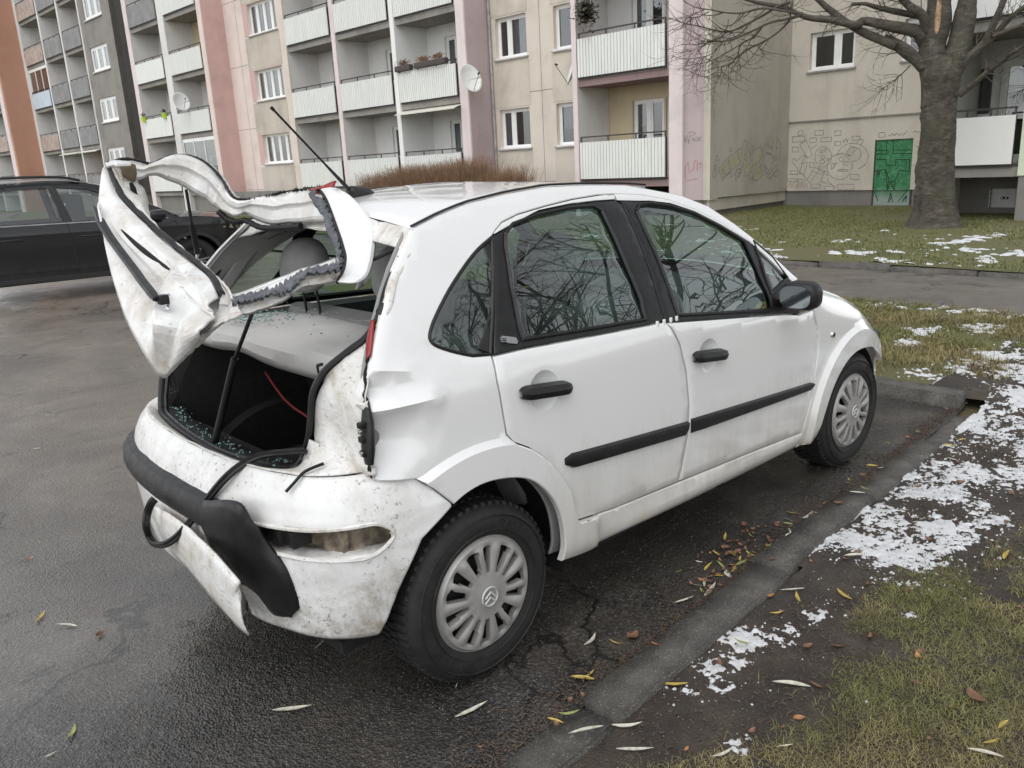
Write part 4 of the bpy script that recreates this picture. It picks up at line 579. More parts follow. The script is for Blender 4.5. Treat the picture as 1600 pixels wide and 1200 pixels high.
def partition(parent, s0, s1, d0, d1, z0, z1, mat, name='partition'):
    if d1 - d0 > 1.2 and d1 < 1.5 and mat in ('pl_pinkpale', 'pl_cream', 'pl_pinkl', 'pl_creampink'):
        mb = MB(); lbox(mb, s0 + .004, s1 - .004, d0 + .06, d1, z0, z1); mb.build('partition', 'pl_white', parent, smooth=False); d1 = d0 + .06
    mb = MB(); lbox(mb, s0, s1, d0, d1, z0, z1); return mb.build(name, mat, parent, smooth=False)

# ------------------------------------------------ main block: beige walls, pink ends, white balconies
B = block('apartment_block', 'beige and pink apartment block with rows of white balconies')
TOP = 13.6; WD = 1.0; PB = 1.02
def sto(k, z): return z + ST * k
# right loggia column
for k in range(0, 5):
    loggia(B, -3.02, .02, sto(k, PB), inner='pl_yellow' if k == 0 else 'pl_white', slabmat='pl_maroon', doorside=1, ph=.98 if k else .99)
partition(B, .02, .19, -.03, 1.35, 0, TOP, 'pl_pinkpale', 'pillar'); partition(B, -3.42, -3.02, -.06, 1.35, .35, TOP, 'pl_pinkpale', 'pillar')
partition(B, -4.0, -3.42, .03, .4, .42, TOP, 'pl_pink', 'wall'); partition(B, -4.19, -4.0, .0, .38, .42, TOP, 'pl_graywall2', 'wall')
partition(B, -4.05, -3.3, .10, .4, 0, .42, 'plinth', 'plinth')
# side wall facing the lawn and the rear wall with the green door
mb = MB(); mb.add([Wl(-4.2, .005, .46), Wl(-4.2, 4.06, .42), Wl(-4.2, 4.06, TOP), Wl(-4.2, .005, TOP), Wl(-4.0, .4, .46), Wl(-4.0, 4.1, .42), Wl(-4.0, 4.1, TOP), Wl(-4.0, .4, TOP)], [(0, 1, 2, 3), (0, 4, 5, 1), (3, 2, 6, 7), (4, 7, 6, 5)]); mb.build('wall', 'pl_graywall', B, smooth=False)
partition(B, -4.12, -3.9, .10, 4.12, .14, .425, 'pl_graywall2', 'plinth'); partition(B, -4.03, -3.8, .14, 4.2, -.1, .138, 'plinth', 'plinth')
DW = 4.0
mb = MB(); wall(mb, -9.6, -4.19, .40, 2.235, DW, .3, [(-7.53, -6.58, .40, 1.655)], .12); mb.build('wall', 'pl_graywall2', B, smooth=False)
mb = MB(); wall(mb, -9.6, -4.19, 2.265, TOP, DW - .03, .3, [(-5.93, -4.72, 3.52, 4.47), (-7.75, -7.15, 3.52, 4.47), (-5.93, -4.72, 6.22, 7.17)], .14); mb.build('wall', 'pl_graywall2', B, smooth=False)
mb = MB(); lbox(mb, -9.6, -4.19, DW - .06, DW + .2, 2.235, 2.265); mb.build('ledge', 'concrete', B, smooth=False)
partition(B, -6.57, -4.03, DW + .06, DW + .3, -.1, .398, 'plinth', 'plinth'); partition(B, -9.6, -7.54, DW + .06, DW + .3, -.1, .398, 'plinth', 'plinth')
window(B, -5.93, -4.72, 3.52, 4.47, DW - .03, (.42,)); window(B, -7.75, -7.15, 3.52, 4.47, DW - .03, ()); window(B, -5.93, -4.72, 6.22, 7.17, DW - .03, (.42,))
mb = MB(); lbox(mb, -7.52, -6.60, DW + .05, DW + .10, .0, 1.645); gd = mb.build('door', 'green_paint', B, smooth=False); gd['label'] = 'green spray-painted metal door'
mb = MB(); lbox(mb, -7.56, -7.52, DW + .03, DW + .12, -.02, 1.66); lbox(mb, -6.60, -6.565, DW + .03, DW + .12, -.02, 1.66); lbox(mb, -7.52, -6.6, DW + .03, DW + .12, 1.645, 1.675); mb.build('door_frame', 'rail_dark', gd, smooth=False)
mb = MB(); lbox(mb, -6.72, -6.66, DW + .02, DW + .05, .78, .90); mb.build('handle', 'rail_dark', gd, smooth=False)
def strokes(name, lines, mat, parent, wdt, to3, smoothn=5):
    mb = MB(); lift = 0
    for l in lines:
        sharp = len(l) < 8; pts = [l[0]]
        for a, b_ in zip(l[:-1], l[1:]): pts += [lerp(a, b_, t) for t in (.5, 1.0)]
        for i in range(len(pts) - 1):
            a, b_ = np.array(pts[i]), np.array(pts[i + 1]); t = b_ - a; L = np.hypot(*t)
            if L < 1e-4: continue
            t /= L; nn = np.array([-t[1], t[0]]) * wdt * (.75 + .5 * random.random()); e = t * wdt * .6; lift = (lift + .00007) % .0018
            mb.add([to3(*(a - nn - e), lift), to3(*(a + nn - e), lift), to3(*(b_ + nn + e), lift), to3(*(b_ - nn + e), lift)], [(0, 1, 2, 3)])
    return mb.build(name, mat, parent, smooth=False)
dwf = lambda s, z, l: Wl(s, DW - .003 - l, z)
strokes('graffiti', [l for l in GRAF_WALL if max(p[0] for p in l) < -4.05], 'ink', B, .0085, dwf); strokes('graffiti', GRAF_TAG, 'ink', B, .009, dwf); strokes('graffiti', GRAF_RED, 'ink_red', B, .008, dwf)
simple('ink_dark', (.012, .03, .016), .8)
strokes('graffiti', GRAF_DOOR, 'ink_dark', B, .010, lambda s, z, l: Wl(s, DW + .047 - l, z))
swf = lambda d, z, l: (-4.203 - l, -d, z)
fm = MB()
for i, l in enumerate(GRAF_SIDE_FILL): fm.add([swf(a, b_, -.001 + i * .0002) for a, b_ in l], [tuple(range(len(l)))])
fm.build('graffiti', 'ink_fill', B, smooth=False)
strokes('graffiti', GRAF_SIDE, 'ink', B, .010, swf)
strokes('graffiti', GRAF_PILLAR, 'ink', B, .010, lambda s, z, l: Wl(s, .027 - l, z)); strokes('graffiti', GRAF_PILLAR_RED, 'ink_red', B, .012, lambda s, z, l: Wl(s, .027 - l, z))
# beige window wall
ops = []
for k in range(5):
    ops += [(2.86, 4.20, sto(k, 2.0), sto(k, 3.2)), (1.02, 1.75, sto(k, 1.98), sto(k, 3.2))]
mb = MB(); wall(mb, .19, 4.48, -.1, TOP, WD, .3, ops); mb.build('wall', 'pl_cream', B, smooth=False)
for k in range(5):
    window(B, 2.86, 4.20, sto(k, 2.0), sto(k, 3.2), WD, (.63,), curtain=.3); window(B, 1.02, 1.75, sto(k, 1.98), sto(k, 3.2), WD, (), curtain=.9)
    for a, b_ in ((2.80, 4.46), (1.0, 1.86)):
        mb = MB(); lbox(mb, a, b_, WD - .012, WD + .05, sto(k, 3.2) + .05, sto(k, 4.58)); mb.build('spandrel', 'pl_beige', B, smooth=False)
        if k == 0: mb = MB(); lbox(mb, a, b_, WD - .012, WD + .05, .5, 1.9); mb.build('spandrel', 'pl_beige', B, smooth=False)
# middle loggia block
partition(B, 4.48, 4.86, -.05, .25, 0, TOP, 'pl_pinkpale', 'pillar'); partition(B, 4.47, 4.70, .25, 1.36, 0, TOP, 'pl_pink', 'wall'); partition(B, 4.70, 4.86, .25, 1.36, 0, TOP, 'pl_white', 'partition')
partition(B, 4.466, 4.478, -.0, .25, 0, TOP, 'pl_pink', 'wall')
for (a, b_, mt) in ((7.98, 8.20, 'pl_whitefresh'), (11.5, 11.74, 'pl_pinkpale'), (14.92, 15.3, 'pl_cream')): partition(B, a, b_, -.04, 1.36, 0, TOP, mt, 'partition')
for ci, (a, b_) in enumerate(((4.86, 7.98), (8.20, 11.5), (11.74, 14.92))):
    for k in range(0, 5): loggia(B, a, b_, sto(k, PB), inner='pl_whitefresh' if ci == 0 else 'pl_white', doorside=1 if ci else 1, awning=(ci == 0 and k == 0))
# left window wall, with darker spandrels
ops = [(17.2, 19.6, sto(k, 2.05), sto(k, 3.32)) for k in range(5)]
mb = MB(); wall(mb, 15.3, 21.72, -.1, TOP, WD, .3, ops, .2); mb.build('wall', 'pl_creampink', B, smooth=False)
for k in range(5):
    window(B, 17.2, 19.6, sto(k, 2.05), sto(k, 3.32), WD, (.25, .5, .75), curtain=.7, rev=.17)
    mb = MB(); lbox(mb, 17.1, 20.0, WD - .012, WD + .05, sto(k, 3.32) + .04, sto(k, 4.68)); mb.build('spandrel', 'pl_beige_dark', B, smooth=False)
    if k == 0: mb = MB(); lbox(mb, 17.1, 20.0, WD - .012, WD + .05, .5, 1.93); mb.build('spandrel', 'pl_beige_dark', B, smooth=False)
    mb = MB(); lbox(mb, 19.62, 19.98, WD - .010, WD + .02, sto(k, 2.05), sto(k, 3.35)); mb.build('spandrel', 'pl_pinkl', B, smooth=False)
# left loggia block
partition(B, 21.74, 22.15, -.05, .25, 0, TOP, 'pl_creampink', 'pillar'); partition(B, 21.72, 22.0, .25, 1.36, 0.45, TOP, 'pl_pinkl', 'wall'); partition(B, 21.715, 21.738, -.03, .25, .45, TOP, 'pl_pinkl', 'wall'); partition(B, 22.0, 22.15, .25, 1.36, .45, TOP, 'pl_white'); partition(B, 21.70, 22.0, .0, 1.36, -.1, .445, 'plinth', 'plinth')
for (a, b_, mt) in ((25.7, 26.35, 'pl_white'), (29.9, 30.4, 'pl_pinkpale')): partition(B, a, b_, -.04, 1.36, 0, TOP, mt, 'partition')
for ci, (a, b_) in enumerate(((22.15, 25.7), (26.35, 29.9))):
    for k in range(0, 5): loggia(B, a, b_, sto(k, PB), inner='pl_yellow' if (ci == 0 and k == 2) else 'pl_white', panel='panel_gray' if (ci == 1 and k == 3) else 'panel_white', corrugated=(ci == 0), doorside=1, glazed=(ci == 0 and k == 0))
mb = MB()
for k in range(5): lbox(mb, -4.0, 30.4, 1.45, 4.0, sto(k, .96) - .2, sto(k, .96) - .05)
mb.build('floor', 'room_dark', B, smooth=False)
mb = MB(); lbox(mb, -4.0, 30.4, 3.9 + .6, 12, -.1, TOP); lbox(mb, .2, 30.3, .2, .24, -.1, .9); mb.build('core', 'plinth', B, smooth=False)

plaster('joint', (.20, .185, .165), .5, .5)
for a, b_ in ((.19, 4.46), (15.3, 21.70)):
    for k in range(5): partition(B, a, b_, WD - .006, WD + .04, sto(k, .93), sto(k, .945), 'joint', 'panel_joint')
for s_ in (2.30, 15.9, 20.6): partition(B, s_, s_ + .014, WD - .0045, WD + .04, .2, TOP - .1, 'joint', 'panel_joint')
mb = MB(); mb.tube([Wl(4.40, WD - .06, -.05), Wl(4.40, WD - .06, TOP)], .045, 10); mb.build('drainpipe', 'sill_metal', B)
# right-hand loggia beyond the tree
for k in range(0, 4): loggia(B, -10.95, -9.45, sto(k, 1.07), depth=2.2, ph=.90, corrugated=False, panel='pl_whitefresh', slabmat='concrete', doorside=1, inner='pl_white')
partition(B, -11.6, -10.95, -.05, 2.4, .85, TOP, 'pl_green', 'pillar'); partition(B, -11.6, -10.97, -.02, 2.4, -.1, .85, 'plinth', 'plinth'); partition(B, -9.45, -9.3, .3, 4.3, -.1, TOP, 'pl_white', 'partition')
mb = MB(); wall(mb, -10.95, -9.45, -.1, .82, 1.6, .2, [(-10.55, -10.05, .12, .52)], .15); mb.build('wall', 'plinth', B, smooth=False)
bw = window(B, -10.55, -10.05, .12, .52, 1.6, (), sill=False, fr=.09)
mb = MB()
for i in range(7): t = -10.53 + i * .078; lbox(mb, t, t + .012, 1.58, 1.592, .13, .51)
for i in range(4): lbox(mb, -10.54, -10.06, 1.575, 1.58, .16 + i * .1, .17 + i * .1)
mb.build('grille', 'pvc', bw, smooth=False)

# ------------------------------------------------ dark grey block further left
GB = block('apartment_block', 'dark grey apartment block with grey balconies, left of the pink block'); GO = .12
mb = MB(); ops = [(33.3, 35.9, sto(k, 2.10 + GO), sto(k, 3.40 + GO)) for k in range(6)]
wall(mb, 32.1, 36.7, .95, 16.5, 0, .3, ops, .1); mb.build('wall', 'pl_gray', GB, smooth=False)
for k in range(6): window(GB, 33.3, 35.9, sto(k, 2.10 + GO), sto(k, 3.40 + GO), 0, (.33, .67), curtain=.8, rev=.06, fr=.09)
mb = MB(); mb.add([Wl(32.1, -.001, .95), Wl(32.1, 6, .95), Wl(32.1, 6, 16.5), Wl(32.1, -.001, 16.5)], [(0, 1, 2, 3)]); mb.build('wall', 'pl_gray_shaded', GB, smooth=False)  # shadow side of the grey block, its shade put into a darker plaster
partition(GB, 32.2, 48.2, .06, 6, -.1, .95, 'plinth', 'plinth')
bays = ((36.75, 39.9), (40.15, 43.5), (43.75, 47.6))
for (a, b_) in ((36.6, 36.75), (39.9, 40.15), (43.5, 43.75), (47.6, 48.1)): partition(GB, a, b_, -.04, 1.36, .9, 16.5, 'pl_white', 'partition')
for ci, (a, b_) in enumerate(bays):
    for k in range(0, 6): loggia(GB, a, b_, sto(k, PB + GO), corrugated=False, panel='panel_gray' if ci < 2 else ('panel_blue' if k == 2 else 'panel_rust'), inner='pl_orange' if (ci == 0 and k == 0) else 'pl_white', doorside=1, rail=True, awning=(k == 0 and ci < 2), glazed=(ci == 2 and k == 2))
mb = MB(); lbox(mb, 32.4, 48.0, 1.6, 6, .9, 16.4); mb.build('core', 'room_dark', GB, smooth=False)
# ------------------------------------------------ orange block at the far left
OB = block('apartment_block', 'orange-brown apartment block at the far left edge')
partition(OB, 48.4, 49.2, -1.6, 6, -.1, 18, 'pl_pinkpale', 'pillar')
mb = MB(); lbox(mb, 48.1, 48.4, -1.55, 6, -.1, 18); mb.build('wall', 'pl_orange', OB, smooth=False)
for (a, b_) in ((52.9, 53.1), (56.9, 57.1)): partition(OB, a, b_, -1.6, -.2, 0, 18, 'pl_white', 'partition')
for ci, (a, b_) in enumerate(((49.2, 52.9), (53.1, 56.9), (57.1, 60.9))):
    for k in range(0, 6): loggia(OB, a, b_, sto(k, PB + .3), corrugated=False, panel='panel_rust' if k % 2 else 'panel_gray', inner='pl_white', doorside=1, d=-1.55)
mb = MB(); lbox(mb, 48.5, 61, .1, 6, -.1, 17.9); mb.build('core', 'room_dark', OB, smooth=False)

# ------------------------------------------------ things fixed to or standing on the balconies
BM = Matrix.Translation(BO) @ Matrix.Rotation(BROT, 4, 'Z')
def bpt(s, d, z): return BM @ Vector(Wl(s, d, z))
def dish(s, d, z, dia, az, label, wall_to):
    c = bpt(s, d, z); root = tag(empty('satellite_dish', c), label, 'satellite dish', 'satellite dishes on the facade')
    dr = Vector((math.cos(az), math.sin(az), .35)).normalized(); q = dr.to_track_quat('Z', 'Y').to_matrix().to_4x4(); rows = []
    for i in range(7):
        r = dia / 2 * i / 6; rows.append([tuple((q @ Vector((r * math.cos(t), r * 1.08 * math.sin(t), .16 * dia * (i / 6) ** 2 - .06))).to_tuple()) for t in np.linspace(0, 2 * math.pi, 29)])
    mb = MB(); mb.grid(rows); o = mb.build('reflector', 'dish', root); mod(o, 'SOLIDIFY', thickness=.012)
    lnb = q @ Vector((0, -dia * .05, dia * .62)); base = q @ Vector((0, -dia * .5, .02))
    mb = MB(); mb.tube([base, lnb], .009, 6); mb.tube([lnb, lnb + dr * -.09], [.03, .02], 8); mb.build('feed_arm', 'rail_dark', root)
    w_ = bpt(*wall_to) - c; mb = MB(); mb.tube([q @ Vector((0, 0, -.07)), q @ Vector((0, -.05, -.16)), w_], .016, 6); mb.build('bracket', 'rail_dark', root)
    return root
dish(4.12, -.28, 4.10, .82, R(268), 'white satellite dish on the pink wall beside the beige windows', (4.46, .1, 3.85))
dish(.42, .35, 4.02, .92, R(140), 'white satellite dish at the left edge of the right balcony column', (.19, .3, 3.7))
dish(24.3, -.40, 4.15 + .95, .85, R(275), 'satellite dish in front of the pale left balconies', (25.75, -.02, 4.9))
def clump(name, label, cat, c, sz, n, cols, leaf=.05, stemmat='rail_wood', parent=None):
    mb = MB()
    for i in range(n):
        v = Vector((random.gauss(0, .4) * sz[0], random.gauss(0, .4) * sz[1], random.gauss(0, .4) * sz[2])); a = Vector((random.uniform(-1, 1), random.uniform(-1, 1), random.uniform(-1, 1))).normalized(); b_ = a.orthogonal().normalized(); L = leaf * random.uniform(.5, 1.3)
        mb.add([v, v + a * L * .5 + b_ * L * .3, v + a * L, v + a * L * .5 - b_ * L * .3], [(0, 1, 2, 3)])
    o = mb.build(name, cols, parent, smooth=False); o['kind'] = 'stuff' if parent else ''
    if not parent: del o['kind']
    if parent is None: o.location = c; tag(o, label, cat)
    return o
simple('dry_leaf', (.20, .12, .07), .8, 0, .5, 40); simple('ivy_leaf', (.05, .05, .025), .6, 0, .6, 30); simple('planter', (.07, .055, .05), .7, 0, .3, 20)
for i, (s, lb) in enumerate(((7.55, 'left'), (6.5, 'middle'), (5.75, 'right'))):
    c = bpt(s, -.10, 4.80); t = tag(empty('flower_box', c, BROT), f'dark flower box with withered plants, {lb} one of three on the white balcony rail', 'flower box', 'flower boxes on one balcony rail')
    mb = MB(); mb.bbox((-.4, -.09, -.1), (.4, .09, .08), .02); mb.build('box', 'planter', t)
    clump('plant', None, None, None, (.34, .08, .10), 170, 'dry_leaf', .07, parent=t).location = (0, 0, .16)
clump('ivy', 'dark hanging ivy on the upper balcony at top centre', 'plant', bpt(-.45, -.15, 5.35), (.42, .2, .42), 900, 'ivy_leaf', .11)
for i, s in enumerate((29.6, 27.0)):
    t = tag(empty('flower_pot', bpt(s, -.12, 3.72 + .95)), ('lime green pot at the left end of the pale balcony rail' if i == 0 else 'lime green pot at the right end of the pale balcony rail'), 'flower pot', 'lime pots')
    mb = MB(); mb.tube([(0, 0, -.12), (0, 0, .14)], [.11, .16], 12); mb.build('pot', 'pot_green', t); clump('plant', None, None, None, (.12, .12, .1), 60, 'ivy_leaf', .08, parent=t).location = (0, 0, .24)
ac = tag(empty('air_conditioner', bpt(23.6, .6, 2.35), BROT), 'white air conditioner behind the glazed ground balcony', 'air conditioner')
mb = MB(); mb.bbox((-.42, -.14, -.28), (.42, .14, .28), .03); o = mb.build('casing', 'pvc', ac); mb = MB(); mb.tube([(-.1, .145, 0), (-.1, .155, 0)], .2, 20); mb.build('fan_grille', 'sill_metal', ac)
# brown leafless hedge in front of the balconies
simple('hedge_twig', (.21, .125, .07), .9, 0, .5, 6)
hd = empty('hedge', (14.6, 18.4, 0)); tag(hd, 'brown leafless hedge in front of the white balconies', 'hedge')
V = []; F = []
for i in range(9500):
    y0 = random.uniform(-3.7, 3.6); x0 = random.gauss(0, .28); h = (1.52 + .22 * fbm(y0 * .9, 3.1) + (.1 if abs(y0) < 2.2 else -.15)) * random.uniform(.75, 1.06); lx, ly = random.gauss(0, .18), random.gauss(0, .22); z0 = h * random.uniform(.3, .55)
    a = Vector((x0 + lx * z0, y0 + ly * z0, z0)); b_ = Vector((x0 + lx * h, y0 + ly * h, h)); r = random.uniform(.004, .008); k = len(V)
    V += [(a.x, a.y - r, a.z), (a.x, a.y + r, a.z), (b_.x, b_.y + r * .4, b_.z), (b_.x, b_.y - r * .4, b_.z)]; F.append((k, k + 1, k + 2, k + 3))
    for _ in range(3):
        t = random.uniform(.3, 1); c = a.lerp(b_, t); e = c + Vector((random.gauss(0, .06), random.gauss(0, .08), random.uniform(.02, .12))); k = len(V); V += [(c.x, c.y - .003, c.z), (c.x, c.y + .003, c.z), (e.x, e.y, e.z)]; F.append((k, k + 1, k + 2))
mesh('twigs', V, F, 'hedge_twig', hd, smooth=False)
mb = MB()
for i in range(40): y0 = -3.5 + i * .18; mb.tube([(random.gauss(0, .1), y0, -.05), (random.gauss(0, .15), y0 + random.gauss(0, .1), .8)], [.018, .008], 5)
mb.build('stems', 'hedge_twig', hd)

# ================================================================== TREES
m, n, b = newmat('bark'); P = n.pos(); Pb = n.pos((1, 1, 2.2)); f = n.noise(Pb, 5, 7, .72, .8); g = n.noise(P, 26, 6, .75)
c = n.ramp(f, [(.28, (.030, .026, .021)), (.5, (.082, .071, .056)), (.68, (.155, .138, .112))]); c = n.mix(n.ramp(n.noise(P, 2.3, 4), [(.5, 0.0), (.68, .55)]), c, (.085, .085, .048))
c = n.mix(n.ramp(g, [(.64, 0.0), (.70, .6)]), c, (.30, .28, .25)); n.l(c, b.inputs['Base Color']); b.inputs['Roughness'].default_value = .9
n.l(n.bump(n.math('ADD', f, n.math('MULTIPLY', g, .5)), 1.0, .05), b.inputs['Normal'])
simple('twig_bark', (.085, .066, .052), .85, 0, .4, 6); simple('bare_wood', (.36, .235, .14), .8, 0, .75, 12, .4, 40)
def trunk_mesh(path, radii, n=28, amp=.08, flare=True, seed=0):
    mb = MB(); pts = spline(path, 8); rr = spline([(r,) for r in radii], 8); rows = []
    for i, (p, r) in enumerate(zip(pts, rr)):
        row = []
        for j in range(n + 1):
            a = 2 * math.pi * j / n; q = r[0] * (1 + amp * fbm(math.cos(a) * 2.2 + seed, math.sin(a) * 2.2, p[2] * 1.4) + amp * .5 * fbm(math.cos(a) * 7, math.sin(a) * 7 + seed, p[2] * 6))
            row.append((p[0] + q * math.cos(a), p[1] + q * math.sin(a), p[2]))
        rows.append(row)
    return mb.grid(rows)
def twigs(mb, path, r0, r1, n, L, droop=0.0, depth=2, up=.25, rng=random):
    """spray of twigs along a limb"""
    for _ in range(n):
        t = rng.uniform(.25, 1); k = t * (len(path) - 1); i = min(int(k), len(path) - 2); c = Vector(path[i]).lerp(Vector(path[i + 1]), k - i)
        tn = (Vector(path[i + 1]) - Vector(path[i])).normalized(); d = (tn * .7 + Vector((rng.gauss(0, .6), rng.gauss(0, .6), rng.gauss(0, .5) - droop))).normalized(); l = L * rng.uniform(.4, 1.2); pts = [c]; dd = d.copy()
        for s in range(5):
            dd = (dd + Vector((rng.gauss(0, .18), rng.gauss(0, .18), rng.gauss(0, .15) + up * (s / 4) - droop * .12))).normalized(); pts.append(pts[-1] + dd * l / 5)
        r = r0 + (r1 - r0) * t; mb.tube(pts, [r * (1 - .16 * s) for s in range(6)], 4, caps=False)
        if depth > 1: twigs(mb, pts, r * .7, r * .4, rng.randint(2, 4), L * .45, droop, depth - 1, up, rng)
T = empty('tree', TRUNK[0]); tag(T, 'thick bare tree with forked trunk standing on the lawn at right', 'tree')
off = Vector(TRUNK[0]); rel = lambda pts: [tuple(Vector(p) - off) for p in pts]
tp = rel(TRUNK); tp[0] = (tp[0][0], tp[0][1], -.05)
tp += [(tp[-1][0], tp[-1][1] - .02, tp[-1][2] + .35)]; trunk_mesh(tp, [.54, .39, .33, .305, .29, .29, .30, .31, .20], n=44, amp=.15).build('trunk', 'bark', T)
mbt = MB()
for i, (pts, r0, r1) in enumerate(LIMBS):
    rp = rel(pts)
    if i < 2: rp = [(rp[0][0], rp[0][1] + (.05 if i else -.03), rp[0][2] - .7)] + rp
    sp = spline(rp, 5); k = len(sp)
    if r0 > .03:
        mb = MB(); mb.tube(sp, [(r0 + (r1 - r0) * j / (k - 1)) * (.80 if i >= 2 else (.55 + .45 * min(1, j / 7))) * (1 + .12 * fbm(sp[j][0] * 3, sp[j][1] * 3, sp[j][2] * 3 + i)) for j in range(k)], 10 if r0 > .1 else 7); mb.build('limb', 'bark' if r0 > .05 else 'twig_bark', T)
    else: mbt.tube(sp, [r0 + (r1 - r0) * j / (k - 1) for j in range(k)], 5)
    if r0 < .16: twigs(mbt, sp, min(r0 * .5, .014), .005, {True: 16, False: 10}[r0 < .04], .75, .25 if pts[-1][1] > 4.2 else 0.05)
mbt.build('twigs', 'twig_bark', T)
# torn pale wood between the two stems
sc = MB(); p0 = Vector(LIMBS[0][0][1]) - off; sc.tube([p0 + Vector((-.16, -.10, .05)), p0 + Vector((-.17, -.12, .35)), p0 + Vector((-.15, -.12, .9))], [.015, .055, .035], 8, flat=.6); sc.build('torn_wood', 'bare_wood', T)
# bare trees beyond the right edge of the picture, mirrored in the car's side windows
def bare_tree(loc, label, h, seed, lean=0):
    rng = random.Random(seed); t = tag(empty('tree', loc), label, 'tree'); mb = trunk_mesh([(0, 0, -.05), (.05, 0, h * .12), (.1, .05, h * .3)], [.32, .24, .2], 14); mb.build('trunk', 'bark', t); mb = MB()
    def br(c, d, L, r, lev):
        pts = [c]; dd = d.copy()
        for s in range(5): dd = (dd + Vector((rng.gauss(0, .07), rng.gauss(0, .07), rng.gauss(.02, .06)))).normalized(); pts.append(pts[-1] + dd * L / 5)
        mb.tube(pts, [r * (1 - .11 * s) for s in range(6)], 6 if lev < 2 else 4, caps=False)
        if lev < 4 and r > .004:
            for k in range(rng.randint(4, 6)):
                i = rng.randint(2, 5); nd = (dd * .7 + Vector((rng.gauss(0, .65), rng.gauss(0, .65), rng.gauss(.1, .45)))).normalized(); br(pts[i], nd, L * rng.uniform(.5, .75), r * rng.uniform(.38, .55), lev + 1)
    for k in range(6): a = k * 1.05 + rng.uniform(-.3, .3); br(Vector((.1, .05, h * (.2 + .02 * k))), Vector((math.cos(a), math.sin(a), rng.uniform(.25, 1.3))).normalized(), h * .33, .075, 1)
    mb.build('limbs', 'twig_bark', t); return t
bare_tree((4.0, -6.6, 0), 'bare tree mirrored in the rear side window of the white car', 9.5, 3)
bare_tree((8.4, -6.4, 0), 'bare tree mirrored in the front side window of the white car', 10, 11)

# ================================================================== DARK SUV AT THE LEFT
def carpaint(name, col, rough=.25, dirt=(.20, .15, .10), dz=(.25, .75), damt=.5, coat=.6):
    m, n, b = newmat(name); P = n.pos(obj=False); g = n.noise(P, 6, 6, .7); st = n.noise(n.pos((7, 7, .8)), 2.0, 5, .7)
    zz = n.math('ADD', n.z(), n.math('MULTIPLY', n.math('SUBTRACT', st, .5), .45))
    lo = n.ramp(n.math('MULTIPLY', n.math('SUBTRACT', zz, dz[0]), 1 / (dz[1] - dz[0])), [(.0, 1.0), (1.0, 0.0)])
    fac = n.math('MULTIPLY', n.math('MULTIPLY', lo, n.ramp(g, [(.25, .5), (.7, 1.0)])), damt)
    sp = n.ramp(n.noise(P, 90, 3), [(.66, 0.0), (.72, .35)]); fac2 = n.math('MAXIMUM', fac, n.math('MULTIPLY', sp, n.math('MULTIPLY', lo, .9)))
    n.l(n.mix(fac2, col, dirt), b.inputs['Base Color']); n.l(n.math('ADD', rough, n.math('MULTIPLY', fac2, .5)), b.inputs['Roughness'])
    b.inputs['Coat Weight'].default_value = coat; b.inputs['Coat Roughness'].default_value = .06; return m
carpaint('suv_paint', (.005, .005, .0065), .22, (.05, .042, .035), (.2, .6), .35, coat=.25)
simple('rubber', (.012, .012, .012), .75, 0, .25, 20); simple('black_trim', (.012, .012, .013), .55, 0, .2, 15); simple('chrome', (.6, .6, .6), .2, 1.0, .05, 5); simple('alloy', (.42, .42, .42), .4, .7, .1, 8)
glassmat('suv_glass', (.62, .70, .68), extra=.04); simple('seat_dark', (.03, .03, .03), .8)
SUVM = Matrix.Translation((1.50, 9.30, 0)) @ Matrix.Rotation(R(-11.5), 4, 'Z') @ Matrix.Scale(1.04, 4)
suv = tag(empty('parked_car', (2.42, 10.35, 0), R(-8)), 'black SUV parked behind the raised tailgate at the left', 'car'); suv.scale = (1.01,) * 3
# local: x forward, near side y=0, far side y=1.84; axles at x=-1.65 and 1.15
LOW = [(-2.55, .62), (-2.5, .35), (-2.1, .30), (1.55, .28), (1.95, .34), (2.06, .55), (2.05, .72)]
def suv_y(x, z):
    t = 0.0
    if z > .98: t += .30 * (z - .98) + .28 * (z - .98) ** 2
    t += .05 * max(0, .5 - z) + .012 * abs(z - .72)
    if x > 1.35: t += .55 * ((x - 1.35) / .72) ** 3
    if x < -2.0: t += .30 * ((-2.0 - x) / .55) ** 2.5
    return t
def arch(cx, cz, r, a0, a1, n=14): return [(cx + r * math.cos(R(a)), cz + r * math.sin(R(a))) for a in np.linspace(a0, a1, n)]
def inside(poly, x, y):
    c = False; j = len(poly) - 1
    for i in range(len(poly)):
        (xi, yi), (xj, yj) = poly[i], poly[j]
        if (yi > y) != (yj > y) and x < (xj - xi) * (y - yi) / (yj - yi) + xi: c = not c
        j = i
    return c
def densify(poly, st, closed=True):
    out = []; n = len(poly)
    for i in range(n if closed else n - 1):
        a, b_ = poly[i], poly[(i + 1) % n]; L = math.dist(a, b_); k = max(1, int(math.ceil(L / st))); out += [lerp(a, b_, t / k) for t in range(k)]
    if not closed: out.append(poly[-1])
    return out
def offset_poly(poly, d):
    n = len(poly); A = sum(poly[i][0] * poly[(i + 1) % n][1] - poly[(i + 1) % n][0] * poly[i][1] for i in range(n)); sg = 1 if A > 0 else -1; out = []
    for i in range(n):
        a, b_, c = np.array(poly[i - 1]), np.array(poly[i]), np.array(poly[(i + 1) % n]); e1 = b_ - a; e2 = c - b_
        l1, l2 = np.hypot(*e1), np.hypot(*e2)
        if l1 < 1e-7 or l2 < 1e-7: out.append(tuple(b_)); continue
        n1 = np.array([-e1[1], e1[0]]) / l1 * sg; n2 = np.array([-e2[1], e2[0]]) / l2 * sg; m_ = n1 + n2; q = m_.dot(m_)
        m_ = m_ / max(q / 2, .5); out.append(tuple(b_ + m_ * d))
    return out
